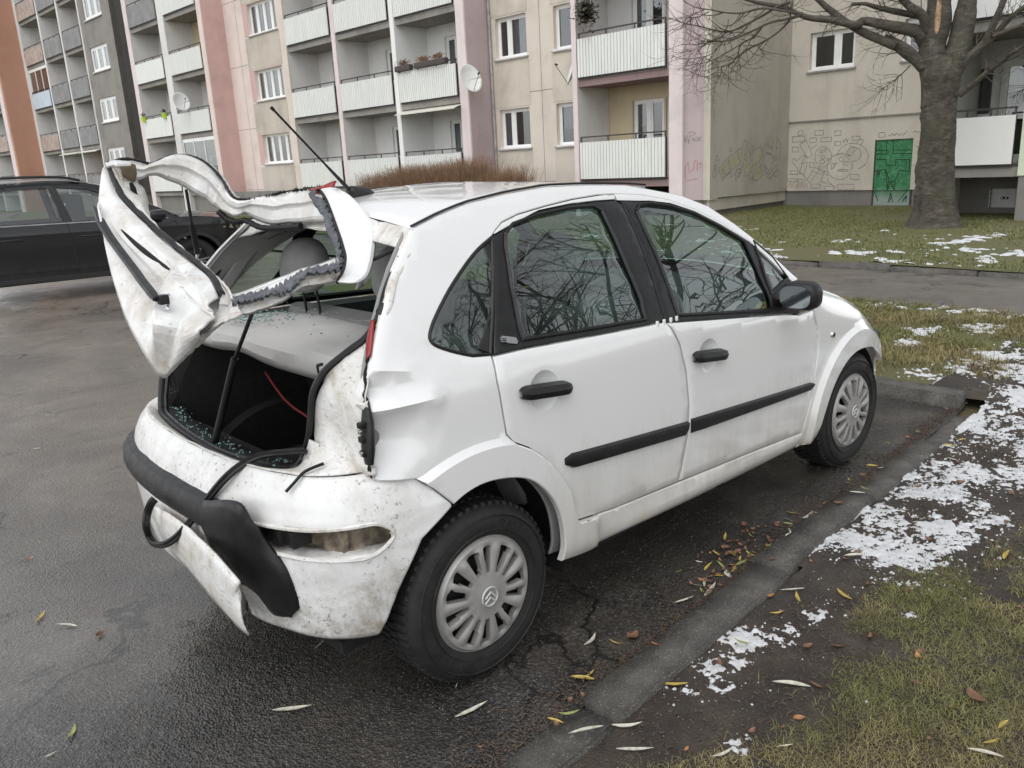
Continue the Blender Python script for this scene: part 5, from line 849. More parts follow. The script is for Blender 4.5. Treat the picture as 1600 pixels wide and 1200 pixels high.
def panel2d(outline, holes=(), st=.035, lines=(), inset=.0, edge=.004):
    """triangulated polygon with holes; returns verts2d, faces, boundary loops (index lists)"""
    loops = [densify(offset_poly(outline, inset) if inset else outline, st)] + [densify(h, st) for h in holes]; V = []; E = []; B_ = []
    for l in loops:
        k = len(V); V += l; n = len(l); E += [(k + i, k + (i + 1) % n) for i in range(n)]; B_.append(list(range(k, k + n)))
    rings = []
    if edge:
        for li, l in enumerate(loops[:1]):
            r = offset_poly(l, edge); ok = [p for p in r if inside(loops[0], *p) and not any(inside(h, *p) for h in loops[1:])]; rings += ok
    V += [tuple(p) for p in rings]
    for l in lines:
        d = [p for p in densify(l, st, False) if inside(loops[0], *p) and not any(inside(h, *p) for h in loops[1:])]; k = len(V); V += d; E += [(k + i, k + i + 1) for i in range(len(d) - 1)]
    bx = np.array(V); x0, y0 = bx[:, 0].min(), bx[:, 1].min(); x1, y1 = bx[:, 0].max(), bx[:, 1].max(); j = 0; y = y0; cl = bx
    while y < y1:
        x = x0 + (st / 2 if j % 2 else 0)
        while x < x1:
            if inside(loops[0], x, y) and not any(inside(h, x, y) for h in loops[1:]):
                if np.min((cl[:, 0] - x) ** 2 + (cl[:, 1] - y) ** 2) > (st * .55) ** 2: V.append((x, y))
            x += st
        y += st * .866; j += 1
    r = delaunay_2d_cdt([Vector(p) for p in V], E, [], 0, 1e-6); vo = [tuple(v) for v in r[0]]; fs = []
    for f in r[2]:
        cx = sum(vo[i][0] for i in f) / len(f); cy = sum(vo[i][1] for i in f) / len(f)
        if inside(loops[0], cx, cy) and not any(inside(h, cx, cy) for h in loops[1:]): fs.append(tuple(f))
    om = {}
    for i, src in enumerate(r[3]):
        for s in src: om[s] = i
    return vo, fs, [[om[i] for i in l if i in om] for l in B_]
def shell_panel(name, outline, surf, mat, parent, holes=(), st=.035, th=.02, inset=.0025, roll=.004, lines=(), flip=False, disp=None, left=False):
    """panel lying on a side surface: surf(x,z)->y outward value; flange folded inwards around every border"""
    vo, fs, bl = panel2d(outline, holes, st, lines, inset); bset = set(i for l in bl for i in l); V = []
    sg = 1 if left else -1
    for i, (x, z) in enumerate(vo):
        y = surf(x, z) + (disp(x, z) if disp else 0) - (roll if i in bset else 0); V.append((x, sg * y, z))
    F = [f if ((vo[f[1]][0] - vo[f[0]][0]) * (vo[f[2]][1] - vo[f[0]][1]) - (vo[f[2]][0] - vo[f[0]][0]) * (vo[f[1]][1] - vo[f[0]][1]) > 0) else f[::-1] for f in fs]
    if left: F = [f[::-1] for f in F]
    for l in bl:
        k = len(V); V += [(V[i][0], V[i][1] - sg * th, V[i][2]) for i in l]; n = len(l)
        F += [(l[i], l[(i + 1) % n], k + (i + 1) % n, k + i) for i in range(n)]
    me = bpy.data.meshes.new(name); me.from_pydata(V, [], F); bm = bmesh.new(); bm.from_mesh(me); bmesh.ops.recalc_face_normals(bm, faces=list(bm.faces)) if False else None; bm.to_mesh(me); bm.free()
    me.polygons.foreach_set('use_smooth', [True] * len(me.polygons)); me.set_sharp_from_angle(angle=R(42)); return link(name, me, mat, parent)
# SUV body as loft of stations: near side outline panels
ss = lambda x, z: -suv_y(x, z)
belt = [(-2.3, 1.10), (-1.2, 1.07), (0.0, 1.045), (.88, 1.02)]
roofl = [(-2.35, 1.40), (-1.9, 1.55), (-1.2, 1.63), (-.4, 1.655), (.0, 1.60), (.35, 1.47), (.7, 1.24), (.98, 1.04)]
side = [(-2.52, .62), (-2.48, .34), (-2.05, .30)] + arch(-1.65, .35, .40, 190, -10)[0:] + [(-1.2, .28), (.70, .27)] + arch(1.15, .35, .40, 190, -10) + [(1.6, .27), (1.95, .32), (2.06, .5), (2.07, .70), (1.9, .93), (1.45, 1.005), (.98, 1.04)] + roofl[::-1][1:] + [(-2.45, 1.05)]
g_r = [(-1.16, 1.10), (-1.18, 1.34), (-1.05, 1.53), (-.42, 1.555), (-.33, 1.09)]; g_f = [(-.24, 1.085), (-.33, 1.555), (.0, 1.515), (.32, 1.37), (.62, 1.20), (.80, 1.055)]; g_q = [(-1.95, 1.14), (-1.85, 1.40), (-1.25, 1.52), (-1.24, 1.12)]
def sub(n_, ol, holes=(), mat='suv_paint', **kw): return shell_panel(n_, ol, lambda x, z: -suv_y(x, z), mat, suv, holes, st=.07, **kw)
sub('body_side', side, [g_r, g_f, g_q])
for nm, l in (('window', g_r), ('window', g_f), ('window', g_q)): shell_panel(nm, l, lambda x, z: -suv_y(x, z) - .012, 'suv_glass', suv, st=.08, th=.004, inset=-.01)
# trims, crease lines, door seams as thin raised/recessed strips
def strip3(name, pts, w_, mat, parent, off=.006, surf=ss, th=.02):
    mb = MB(); sp = spline(pts, 6); rows = [[], [], [], []]
    for x, z in sp:
        for k, (dz_, dy) in enumerate(((-w_ / 2, -th), (-w_ * .42, off), (w_ * .42, off), (w_ / 2, -th))): rows[k].append((x, -(surf(x, z) + dy), z + dz_))
    return mb.grid(rows, flip=True).build(name, mat, parent)
for nm, p_, w_, mt, of in (('door_seam', [(-.30, 1.06), (-.27, .7), (-.28, .34)], .008, 'rubber', .002),):
    mb = MB(); sp = spline(p_, 5); mb.tube([(x, suv_y(x, z) - .0005, z) for x, z in sp], .005, 4); mb.build(nm, mt, suv)
for p_ in ([(.93, 1.0), (.97, .75), (.80, .33)], [(-1.22, 1.06), (-1.2, .85), (-1.33, .72)]): mb = MB(); mb.tube([(x, suv_y(x, z) - .0005, z) for x, z in spline(p_, 5)], .005, 4); mb.build('door_seam', 'rubber', suv)
strip3('crease', [(-2.4, .93), (-1.0, .92), (0, .905), (1.0, .885), (1.75, .86)], .05, 'suv_paint', suv, .014)
strip3('crease', [(-1.2, .47), (-.3, .455), (.72, .44)], .06, 'suv_paint', suv, .022)
strip3('side_trim', [(-1.22, .33), (0, .315), (.72, .315)], .09, 'black_trim', suv, .02)
strip3('window_trim', [(-1.95, 1.12), (-1.2, 1.085), (0, 1.06), (.86, 1.035)], .018, 'chrome', suv, .004)
strip3('roof_trim', [(-1.9, 1.47), (-1.1, 1.575), (-.4, 1.60), (.02, 1.55), (.36, 1.42)], .03, 'black_trim', suv, .006)
for cx in (-1.65, 1.15):
    mb = MB(); pts = arch(cx, .35, .425, 195, -15, 20); rows = [[(x, suv_y(x, z) - .0, z) for x, z in arch(cx, .35, .462, 195, -15, 20)], [(x, suv_y(x, z) - .018, z) for x, z in arch(cx, .35, .455, 195, -15, 20)], [(x, suv_y(x, z) - .02, z) for x, z in arch(cx, .35, .405, 195, -15, 20)], [(x, suv_y(x, z) + .06, z) for x, z in arch(cx, .35, .40, 195, -15, 20)]]
    mb.grid(rows).build('wheel_arch', 'black_trim', suv)
mb = MB(); mb.bbox((-.18, -.012, .855), (.10, .03, .885), .008); mb.build('door_handle', 'suv_paint', suv); mb = MB(); mb.bbox((-1.08, -.012, .87), (-.80, .03, .90), .008); mb.build('door_handle', 'suv_paint', suv)
# roof, bonnet, screen, far side, underbody
def loftx(name, stations, mat, parent, ny=10, p=2.4):
    """stations: x, z_edge, z_centre, y_near, y_far"""
    mb = MB(); rows = []
    for x, ze, zc, ya, yb in stations: rows.append([(x, ya + (yb - ya) * t, ze + (zc - ze) * (1 - abs(2 * t - 1) ** p)) for t in np.linspace(0, 1, ny)])
    return mb.grid(rows).build(name, mat, parent)
W_ = 1.84
loftx('roof', [(x, z, z + .05, suv_y(x, z), W_ - suv_y(x, z)) for x, z in spline([(-2.35, 1.40), (-1.9, 1.55), (-1.2, 1.63), (-.4, 1.655), (.02, 1.60)], 4)], 'suv_paint', suv)
loftx('windscreen', [(x, z, z + .04, suv_y(x, z), W_ - suv_y(x, z)) for x, z in spline([(.02, 1.60), (.35, 1.47), (.7, 1.24), (1.0, 1.04)], 4)], 'suv_glass', suv)
loftx('bonnet', [(x, z, z + dz_, suv_y(x, z), W_ - suv_y(x, z)) for x, z, dz_ in ((1.0, 1.035, .05), (1.2, 1.03, .065), (1.45, 1.005, .07), (1.75, .96, .07), (1.95, .88, .06), (2.07, .70, .03))], 'suv_paint', suv)
loftx('grille', [(x, z, z, suv_y(x, z), W_ - suv_y(x, z)) for x, z in ((2.07, .70), (2.10, .6), (2.06, .5), (1.95, .32))], 'black_trim', suv)
loftx('tailgate', [(x, z, z, suv_y(x, z), W_ - suv_y(x, z)) for x, z in ((-2.35, 1.40), (-2.45, 1.05), (-2.52, .62), (-2.48, .34))], 'suv_paint', suv)
shell_panel('body_side', side, lambda x, z: W_ - suv_y(x, z), 'suv_paint', suv, [g_r, g_f, g_q], st=.09, left=True)
for l in (g_r, g_f, g_q): shell_panel('window', l, lambda x, z: W_ - suv_y(x, z) - .012, 'suv_glass', suv, st=.1, th=.004, inset=-.01, left=True)
mb = MB(); mb.box((-2.3, .12, .26), (1.85, W_ - .12, .30)); mb.build('underbody', 'black_trim', suv, smooth=False)
mb = MB(); mb.box((-1.5, .35, .3), (.5, W_ - .35, .95)); mb.bbox((-.25, .3, .9), (-.05, .8, 1.45), .05); mb.bbox((-.25, 1.05, .9), (-.05, 1.55, 1.45), .05); mb.build('seats', 'seat_dark', suv)
# headlamp, mirror, rails, wheels
mb = MB(); rows = [[(x, suv_y(x, z) - .006, z) for x, z in l] for l in (((1.58, .90), (1.75, .88), (1.92, .83), (2.02, .76)), ((1.62, .83), (1.78, .80), (1.93, .74), (2.03, .68)))]; mb.grid(rows, True).build('headlight', 'chrome', suv)
mb = MB(); mb.bbox((.62, -.20, 1.02), (.80, .02, 1.17), .04); mb.build('mirror', 'suv_paint', suv)
mb = MB(); mb.tube(spline([(-1.9, .30, 1.60), (-1.75, .28, 1.66), (-.9, .27, 1.715), (-.3, .28, 1.70), (-.05, .31, 1.64)], 5), .018, 6); mb.build('roof_rail', 'black_trim', suv)
def suv_wheel(cx, yc):
    mb = MB(); rows = []
    for r, y in ((.20, .02), (.23, -.005), (.30, -.01), (.335, .01), (.35, .05), (.35, .17), (.33, .21)): rows.append([(cx + r * math.cos(a), yc + y, .35 + r * math.sin(a)) for a in np.linspace(0, 2 * math.pi, 33)])
    o = mb.grid(rows).build('wheel', 'rubber', suv); mb = MB()
    rows = [[(cx + r * math.cos(a), yc + y, .35 + r * math.sin(a)) for a in np.linspace(0, 2 * math.pi, 33)] for r, y in ((.235, .0), (.21, .015), (.205, .08))]; mb.grid(rows)
    for k in range(5):
        for s in (-.14, .14): a = k * 2 * math.pi / 5 + s; mb.tube([(cx + .04 * math.cos(a), yc + .01, .35 + .04 * math.sin(a)), (cx + .21 * math.cos(a + s * .25), yc + .018, .35 + .21 * math.sin(a + s * .25))], [.028, .02], 5, flat=.6)
    mb.tube([(cx, yc, .35), (cx, yc + .04, .35)], .055, 12); mb.build('rim', 'alloy', o); mb = MB(); mb.tube([(cx, yc + .09, .35), (cx, yc + .1, .35)], .2, 20); mb.build('brake_disc', 'black_trim', o)
for cx in (-1.65, 1.15):
    suv_wheel(cx, .05)
    mb = MB(); mb.tube([(cx, W_ - .25, .35), (cx, W_ - .04, .35)], .35, 24); mb.build('wheel', 'rubber', suv)
# stretch the cabin a little behind the front doors (long wheelbase)
for ch in list(suv.children):
    xs_ = [v.co.x for v in ch.data.vertices]; mean_ = sum(xs_) / len(xs_); rear_wheel = ch.name.startswith('wheel') and 'arch' not in ch.name
    grp = [ch] + list(ch.children)
    for o in grp:
        for v in o.data.vertices:
            if rear_wheel:
                if mean_ < 0: v.co.x += -1.65 * .17 - .17
            elif v.co.x < 1.0: v.co.x = 1.0 + (v.co.x - 1.0) * 1.17

# ================================================================== THE WRECKED WHITE CAR
carpaint('paint_white', (.765, .765, .76), .22, (.40, .345, .265), (.20, .66), .8, coat=1.0)
m, n, b = newmat('paint_dirty'); P = n.pos(); f = n.noise(P, 9, 7, .75, .8); g = n.noise(P, 55, 5, .75); h = n.noise(n.pos((1, 1, 3)), 22, 5, .75, 1.0)
c = n.ramp(f, [(.30, (.40, .35, .28)), (.46, (.62, .60, .56)), (.60, (.73, .73, .72))]); c = n.mix(n.ramp(h, [(.57, 0.0), (.66, .55)]), c, (.23, .19, .15)); c = n.mix(n.ramp(g, [(.62, 0.0), (.68, .85)]), c, (.05, .045, .04))
n.l(c, b.inputs['Base Color']); n.l(n.ramp(f, [(.4, .65), (.6, .35)]), b.inputs['Roughness']); n.l(n.bump(h, .25, .01), b.inputs['Normal'])
m, n, b = newmat('paint_scuffed'); P = n.pos(); f = n.noise(P, 7, 7, .75, .6); g = n.noise(P, 60, 5, .8)
zz = n.math('ADD', n.z(), n.math('MULTIPLY', n.math('SUBTRACT', n.noise(P, 5, 4), .5), .3)); low = n.ramp(zz, [(.30, 1.0), (.62, .0)])
c = n.mix(n.math('MULTIPLY', n.ramp(f, [(.42, 0.0), (.62, 1.0)]), n.math('ADD', n.math('MULTIPLY', low, .8), .26)), (.735, .735, .725), (.33, .285, .225)); c = n.mix(n.math('MULTIPLY', n.ramp(g, [(.57, 0.0), (.65, .85)]), n.ramp(n.noise(P, 3.5, 4), [(.42, .10), (.58, 1.0)])), c, (.075, .066, .058))
n.l(c, b.inputs['Base Color']); n.l(n.ramp(f, [(.4, .28), (.65, .6)]), b.inputs['Roughness']); b.inputs['Coat Weight'].default_value = .35
m, n, b = newmat('paint_tailgate'); P = n.pos(); f = n.noise(P, 5, 7, .7, .6); g = n.noise(P, 48, 5, .8); d2 = n.noise(n.pos((1, 1, 1)), 2.2, 3)
c = n.mix(n.math('MULTIPLY', n.ramp(f, [(.44, 0.0), (.66, 1.0)]), n.ramp(d2, [(.35, .25), (.6, .8)])), (.745, .745, .735), (.40, .345, .265)); c = n.mix(n.math('MULTIPLY', n.ramp(g, [(.60, 0.0), (.66, .8)]), n.ramp(n.noise(P, 6, 4), [(.46, .05), (.60, 1.0)])), c, (.07, .062, .055))
n.l(c, b.inputs['Base Color']); n.l(n.ramp(f, [(.4, .28), (.65, .6)]), b.inputs['Roughness']); b.inputs['Coat Weight'].default_value = .3
glassmat('car_glass', (.56, .72, .665), extra=.06)
simple('trim_gray', (.27, .265, .26), .85, 0, .08, 8, .1, 200); simple('shelf_gray', (.50, .49, .475), .9, 0, .08, 6, .15, 160); simple('seat_gray', (.235, .232, .232), .9, 0, .15, 10, .2, 160); simple('carpet_and_gap_black', (.010, .010, .0105), .95, 0, .3, 30, .3, 200)  # carpet black also serves as painted shade in gaps and holes
simple('seal_rubber', (.010, .010, .0105), .42, 0, .3, 30, spec=.35); simple('black_plastic', (.0105, .0105, .011), .42, 0, .4, 12, .15, 120, spec=.4); simple('hubcap', (.36, .35, .335), .45, .3, .15, 9); simple('red_lens', (.26, .012, .014), .25, 0, .2, 20); simple('adhesive', (.105, .11, .125), .8, 0, .4, 60, .6, 90)
simple('foam', (.48, .43, .34), .85, 0, .3, 30, .4, 80); simple('emblem_grey', (.52, .52, .51), .55, 0, .05, 9); simple('corner_card', (.13, .10, .06), .8, 0, .3, 20); simple('mud', (.20, .165, .125), .9, 0, .75, 22, .6, 60); simple('shard', (.20, .32, .30), .12, 0, .4, 90); simple('mirror_glass', (.30, .33, .34), .03, 1.0, .02, 4); simple('red_cord', (.20, .018, .014), .7); simple('dash', (.07, .072, .075), .7, 0, .1, 9)
m, n, b = newmat('tyre'); P = n.pos(); c = n.ramp(n.noise(P, 18, 5, .7), [(.3, (.008, .008, .008)), (.7, (.022, .021, .020))]); n.l(c, b.inputs['Base Color']); b.inputs['Roughness'].default_value = .7; n.l(n.bump(n.noise(P, 80, 4), .2, .01), b.inputs['Normal'])

CAR = tag(empty('wrecked_car', (0, 0, 0)), 'white hatchback with smashed rear, raised crumpled tailgate and torn bumper', 'car')
BX = [-.72, -.66, -.6, -.52, -.42, -.3, -.1, .2, .8, 1.6, 2.1, 2.46, 2.7, 2.85, 2.97, 3.05, 3.1, 3.14]
BY = [.0, .35, .52, .64, .715, .763, .797, .812, .818, .818, .812, .80, .775, .742, .69, .61, .5, .3]
def cr(xs, ys, x):
    i = max(0, min(len(xs) - 2, int(np.searchsorted(xs, x) - 1)))
    def mm(k):
        if k <= 0: return (ys[1] - ys[0]) / (xs[1] - xs[0])
        if k >= len(xs) - 1: return (ys[-1] - ys[-2]) / (xs[-1] - xs[-2])
        a = (ys[k] - ys[k - 1]) / (xs[k] - xs[k - 1]); b_ = (ys[k + 1] - ys[k]) / (xs[k + 1] - xs[k]); return 0 if a * b_ <= 0 else 2 * a * b_ / (a + b_)
    h = xs[i + 1] - xs[i]; t = max(-.5, min(1.5, (x - xs[i]) / h))
    return (2 * t ** 3 - 3 * t * t + 1) * ys[i] + (t ** 3 - 2 * t * t + t) * h * mm(i) + (-2 * t ** 3 + 3 * t * t) * ys[i + 1] + (t ** 3 - t * t) * h * mm(i + 1)
def ssm(a, b_, t): t = max(0, min(1, (t - a) / (b_ - a))); return t * t * (3 - 2 * t)
ZB = .93
def S(x, z):
    b_ = cr(BX, BY, x)
    if z < ZB:
        t = z - .62; y = b_ - .09 * t * t * (1 if t < 0 else 1.2)
        if z < .33: y -= .5 * (.33 - z) ** 1.5
    else:
        t = z - ZB; y = b_ - .108 * .31 ** 2 - .216 * .31 * t - .36 * t * t - .22 * t * ssm(0, .15, t)
    return y
RC, FC = (.02, .29), (2.46, .27)
def segd(px, pz, a, b_):
    ax, az = a; dx, dz_ = b_[0] - ax, b_[1] - az; t = max(0, min(1, ((px - ax) * dx + (pz - az) * dz_) / (dx * dx + dz_ * dz_))); return math.hypot(px - ax - t * dx, pz - az - t * dz_)
def side_disp(x, z, dent=False):
    r = math.hypot(x - RC[0], z - RC[1]); d = .020 * ssm(.503, .484, r) if x < .6 and z > .26 else 0
    if z < .36 and .3 < x < 1.95: d = max(d, .012 * ssm(.385 - .04 * x, .33 - .035 * x, z) * ssm(.50, .85, x)) - .02 * ssm(.30, .22, z) * ssm(.36, .5, x)
    if dent:
        c1 = .050 * max(0, 1 - math.hypot((x + .325) / .20, (z - 1.005) / .060)); c2 = .055 * max(0, 1 - math.hypot((x + .33) / .215, (z - .875) / .115)); d -= max(c1, c2)
        d += .012 * max(0, 1 - segd(x, z, (-.33, .955), (-.125, .965)) / .030) + .006 * max(0, 1 - segd(x, z, (-.125, .965), (-.22, .80)) / .03) + .007 * max(0, 1 - segd(x, z, (-.32, 1.07), (-.17, 1.045)) / .03)
        d -= .016 * ssm(-.26, -.33, x) * ssm(1.12, .95, z); d += .004 * fbm(x * 16, z * 16) * ssm(-.15, -.3, x) * ssm(1.15, 1.0, z)
    return d
C_r_arch = spline(C_r_arch, 4); C_f_arch = spline(C_f_arch, 4); C_q_glass = spline(C_q_glass[:-1], 3) + [C_q_glass[-1]]
G = C_rd_gap; FG = C_fd_gap
uni = C_rail + C_roofsil_f + [FG[8]] + FG[7::-1] + G[1:7] + C_q_glass + G[9:21] + FG[17:15:-1] + [(1.955, .312), (1.93, .238)] + C_sill_bot[:4][::-1] + C_r_arch[::-1][1:] + C_bump_top[::-1][1:] + C_q_rear[::-1][:-1]
uni[uni.index(FG[17])] if FG[17] in uni else None
def dedupe(l, e=.004):
    out = []
    for p_ in l:
        if not out or math.dist(out[-1], p_) > e: out.append(tuple(p_))
    if math.dist(out[0], out[-1]) < e: out.pop()
    return out
uni = dedupe(uni)
arc = lambda c, r, a0, a1: [(c[0] + r * math.cos(R(a)), c[1] + r * math.sin(R(a))) for a in np.linspace(a0, a1, 40)]
rl = [arc(RC, .503, 30, 140), arc(RC, .484, 20, 142), arc(RC, .44, 10, 140)]
dl = rl + [[(-.32, .955), (-.125, .965)], [(-.125, .965), (-.22, .80)], [(-.31, 1.07), (-.17, 1.045)], [(-.31, 1.005), (-.16, 1.0)], [(-.32, .875), (-.14, .90)]]
rd_low = dedupe(G[8:29] + [C_rd_belt[2], C_rd_belt[1], C_rd_belt[0]])
rd_up = dedupe(G[0:7] + C_rd_blacktop[0:]); rd_frame = dedupe(C_rd_blacktop + [G[31], G[30], G[29], G[28], C_rd_belt[2], C_rd_belt[1], C_rd_belt[0], G[7]])
fd_low = dedupe(C_fd_blackbot + FG[9:] + G[22:28]); fd_up = dedupe(FG[0:9] + C_fd_blacktop[::-1])
fd_frame = dedupe(C_fd_blacktop + [FG[8], (1.90, .985), C_fd_blackbot[4]] + C_fd_blackbot[3::-1] + [G[28], G[29], G[30], G[31]])
fender = dedupe([FG[8]] + FG[9:16] + [(1.935, .236), (2.03, .232)] + C_f_arch[:17] + [(2.80, .50), (2.84, .47), (2.93, .60), (2.86, .66), (2.74, .735), (2.6, .81), (2.45, .865), (2.25, .925), (2.05, .975), (1.93, 1.012)])
def fend_disp(x, z):
    r = math.hypot(x - FC[0], z - FC[1]); d = .024 * ssm(.462, .442, r); zt = interp([1.9, 2.05, 2.25, 2.45, 2.6, 2.74, 2.86, 2.95], [1.03, .975, .925, .865, .81, .735, .66, .60], x)
    k = max(0, z - (zt - .14)) / .14; return d - .075 * k ** 2.2 * ssm(1.9, 2.3, x)
for left in (False, True):
    kw = dict(left=left); sg = 1 if left else -1
    shell_panel('body_side', uni, S, 'paint_white', CAR, disp=(lambda x, z: side_disp(x, z, not left)), lines=rl if left else dl, st=.03, inset=.001, **kw)
    shell_panel('fender', fender, S, 'paint_white', CAR, disp=fend_disp, lines=[arc(FC, .462, 25, 190), arc(FC, .442, 25, 190)], st=.03, **kw)
    hd = lambda cx, cz: [(cx + .066 * math.cos(a), cz + .066 * math.sin(a)) for a in np.linspace(0, 2 * math.pi, 29)[:-1]]
    rdo = shell_panel('rear_door', rd_low, S, 'paint_white', CAR, [hd(.289, .893)], st=.035, inset=.004, roll=.003, **kw); fdo = shell_panel('front_door', fd_low, S, 'paint_white', CAR, [hd(1.178, .834)], st=.035, inset=.004, roll=.003, **kw)
    shell_panel('door_frame', rd_up, S, 'paint_white', rdo, st=.02, roll=.001, inset=.002, **kw); shell_panel('door_frame', fd_up, S, 'paint_white', fdo, st=.02, roll=.001, inset=.002, **kw)
    for ol, dr in ((dedupe(G), rdo), (dedupe(FG + G[22:]), fdo)): shell_panel('dark_seam_filler', offset_poly(densify(ol, .03), -.012), lambda x, z: S(x, z) - .017, 'carpet_and_gap_black', dr, [offset_poly(densify(ol, .03), .012)], st=.05, th=.003, inset=0, roll=0, **kw)  # black ring added behind the door gaps to darken the seams
    shell_panel('window_surround', rd_frame, lambda x, z: S(x, z) - .002, 'black_plastic', rdo, [C_rd_glass], st=.03, **kw); shell_panel('window_surround', fd_frame, lambda x, z: S(x, z) - .002, 'black_plastic', fdo, [C_fd_glass, C_fd_ql], st=.03, **kw)
    shell_panel('window', C_rd_glass, lambda x, z: S(x, z) - .010, 'car_glass', rdo, th=.003, inset=-.008, st=.05, **kw); shell_panel('window', C_fd_glass, lambda x, z: S(x, z) - .010, 'car_glass', fdo, th=.003, inset=-.008, st=.05, **kw)
    shell_panel('quarter_light', C_fd_ql, lambda x, z: S(x, z) - .010, 'car_glass', fdo, th=.003, inset=-.006, st=.05, **kw)
    qg = shell_panel('quarter_window', C_q_glass, lambda x, z: S(x, z) - .004, 'car_glass', CAR, th=.003, inset=.003, st=.04, **kw)
    # black border of the quarter window and window seals
    mb = MB(); qs = [(x, sg * (S(x, z) - .003), z) for x, z in densify(offset_poly(C_q_glass, .002), .03)]; mb.tube(qs + [qs[0]], .006, 6); mb.build('window_seal', 'seal_rubber', qg)
    shell_panel('window_border', dedupe([C_q_glass[0]] + [(.225, 1.345)] + [(.215, 1.25), (.10, 1.10), (.060, 1.062), C_q_glass[-1]]), lambda x, z: S(x, z) - .001, 'black_plastic', qg, th=.004, st=.04, **kw)
    for gl, dr in ((C_rd_glass, rdo), (C_fd_glass, fdo), (C_fd_ql, fdo)):
        mb = MB(); qs = [(x, sg * (S(x, z) - .004), z) for x, z in densify(gl, .04)]; mb.tube(qs + [qs[0]], .007, 6); mb.build('window_seal', 'seal_rubber', dr)
    # inner trims: pillar lining, door cards
    shell_panel('pillar_trim', offset_poly(uni, .004), lambda x, z: S(x, z) - .045, 'trim_gray', CAR, st=.06, th=.005, inset=0, **kw)
    shell_panel('door_card', offset_poly(rd_low, .02), lambda x, z: S(x, z) - .07, 'dash', rdo, st=.09, th=.005, inset=0, **kw); shell_panel('door_card', offset_poly(fd_low, .02), lambda x, z: S(x, z) - .07, 'dash', fdo, st=.09, th=.005, inset=0, **kw)
    # rubbing strips on the doors
    def moulding(pts_t, pts_b, parent):
        mb = MB(); rows = [[], [], [], [], []]
        for (xt, zt), (xb, zb_) in zip(densify(pts_t, .04, False), densify(pts_b, .04, False)):
            k0 = min(1, (xt - min(pts_t[0][0], pts_b[0][0]) + .004) / .02) if True else 1
            for k, (t, o_) in enumerate(((0, -.004), (.12, .014), (.5, .019), (.88, .014), (1, -.004))): x = xt + (xb - xt) * t; z = zt + (zb_ - zt) * t; rows[k].append((x, sg * (S(x, z) + o_ * (.3 + .7 * min(1, len(rows[0]) / 3))), z))
        mb.grid(rows, flip=not left); e = [len(rows[0]) * k for k in range(5)]; mb.f.append(tuple(e)); mb.m.append(0); e2 = [len(rows[0]) * (k + 1) - 1 for k in range(5)]; mb.f.append(tuple(e2[::-1])); mb.m.append(0)
        return mb.build('rubbing_strip', 'black_plastic', parent)
    moulding([(.356, .648), (.39, .658), (1.033, .607)], [(.356, .625), (.39, .603), (1.035, .550)], rdo); moulding([(1.052, .611), (1.98, .551), (2.0, .545)], [(1.052, .549), (1.975, .513), (2.0, .53)], fdo)
    # handles with round finger dishes
    for (hx0, hz0), (hx1, hz1), cx, cz, par in (((.178, .908), (.397, .884), .289, .893, rdo), ((1.065, .848), (1.281, .823), 1.178, .834, fdo)):
        mb = MB(); sp = spline([(hx0, hz0), ((hx0 + hx1) / 2, (hz0 + hz1) / 2), (hx1, hz1)], 6); rows = [[], [], [], [], []]
        for i, (x, z) in enumerate(sp):
            e = min(1, 1.25 * math.sin(math.pi * (i + .35) / (len(sp) - .3)) ** .4)
            for k, (dz_, o_) in enumerate(((.024, .0), (.019, .028), (0, .036), (-.019, .028), (-.024, 0))): rows[k].append((x, sg * (S(x, z) + o_ * e), z + dz_ * e))
        mb.grid(rows, flip=not left); mb.build('handle', 'black_plastic', par)
        mb = MB(); rws = []
        for r, o_ in ((1.0, -.0065), (.92, -.010), (.75, -.018), (.45, -.026), (.0, -.029)): rws.append([(cx + .068 * r * math.cos(a), sg * (S(cx + .068 * r * math.cos(a), cz + .068 * r * math.sin(a)) + o_ + .003), cz + .068 * r * math.sin(a)) for a in np.linspace(0, 2 * math.pi, 25)])
        mb.grid(rws, flip=left).build('handle_dish', 'paint_white', par)
    # wheel housings
    for (c, r_) in ((RC, .392), (FC, .378)):
        mb = MB(); ang = np.linspace(R(-15), R(172 if c is RC else 195), 24); rows = [[(c[0] + r_ * math.cos(a), sg * y, c[1] + r_ * math.sin(a)) for a in ang] for y in (.745, .5)]; mb.grid(rows); mb.add([(c[0] + r_ * math.cos(a), sg * .5, c[1] + r_ * math.sin(a)) for a in ang], [tuple(range(24))]); mb.build('wheel_housing', 'carpet_and_gap_black', CAR)
# silver badge on the rear door pillar
mb = MB(); bx_ = [(.160, 1.068), (.215, 1.055), (.222, 1.063), (.218, 1.074), (.168, 1.087), (.158, 1.080)]; mb.add([(x, -(S(x, z) + .004), z) for x, z in bx_] + [(x, -(S(x, z) - .004), z) for x, z in bx_], [tuple(range(6))[::-1]] + [(i, (i + 1) % 6, 6 + (i + 1) % 6, 6 + i) for i in range(6)]); bd = mb.build('badge', 'chrome', CAR)
mb = MB()
for k in range(3): z_ = 1.070 + k * .005; mb.tube([(.162, -(S(.162, z_) + .0055), z_), (.178, -(S(.178, z_ - .004) + .0055), z_ - .004)], .0013, 4)
mb.build('badge_mark', 'black_plastic', bd)
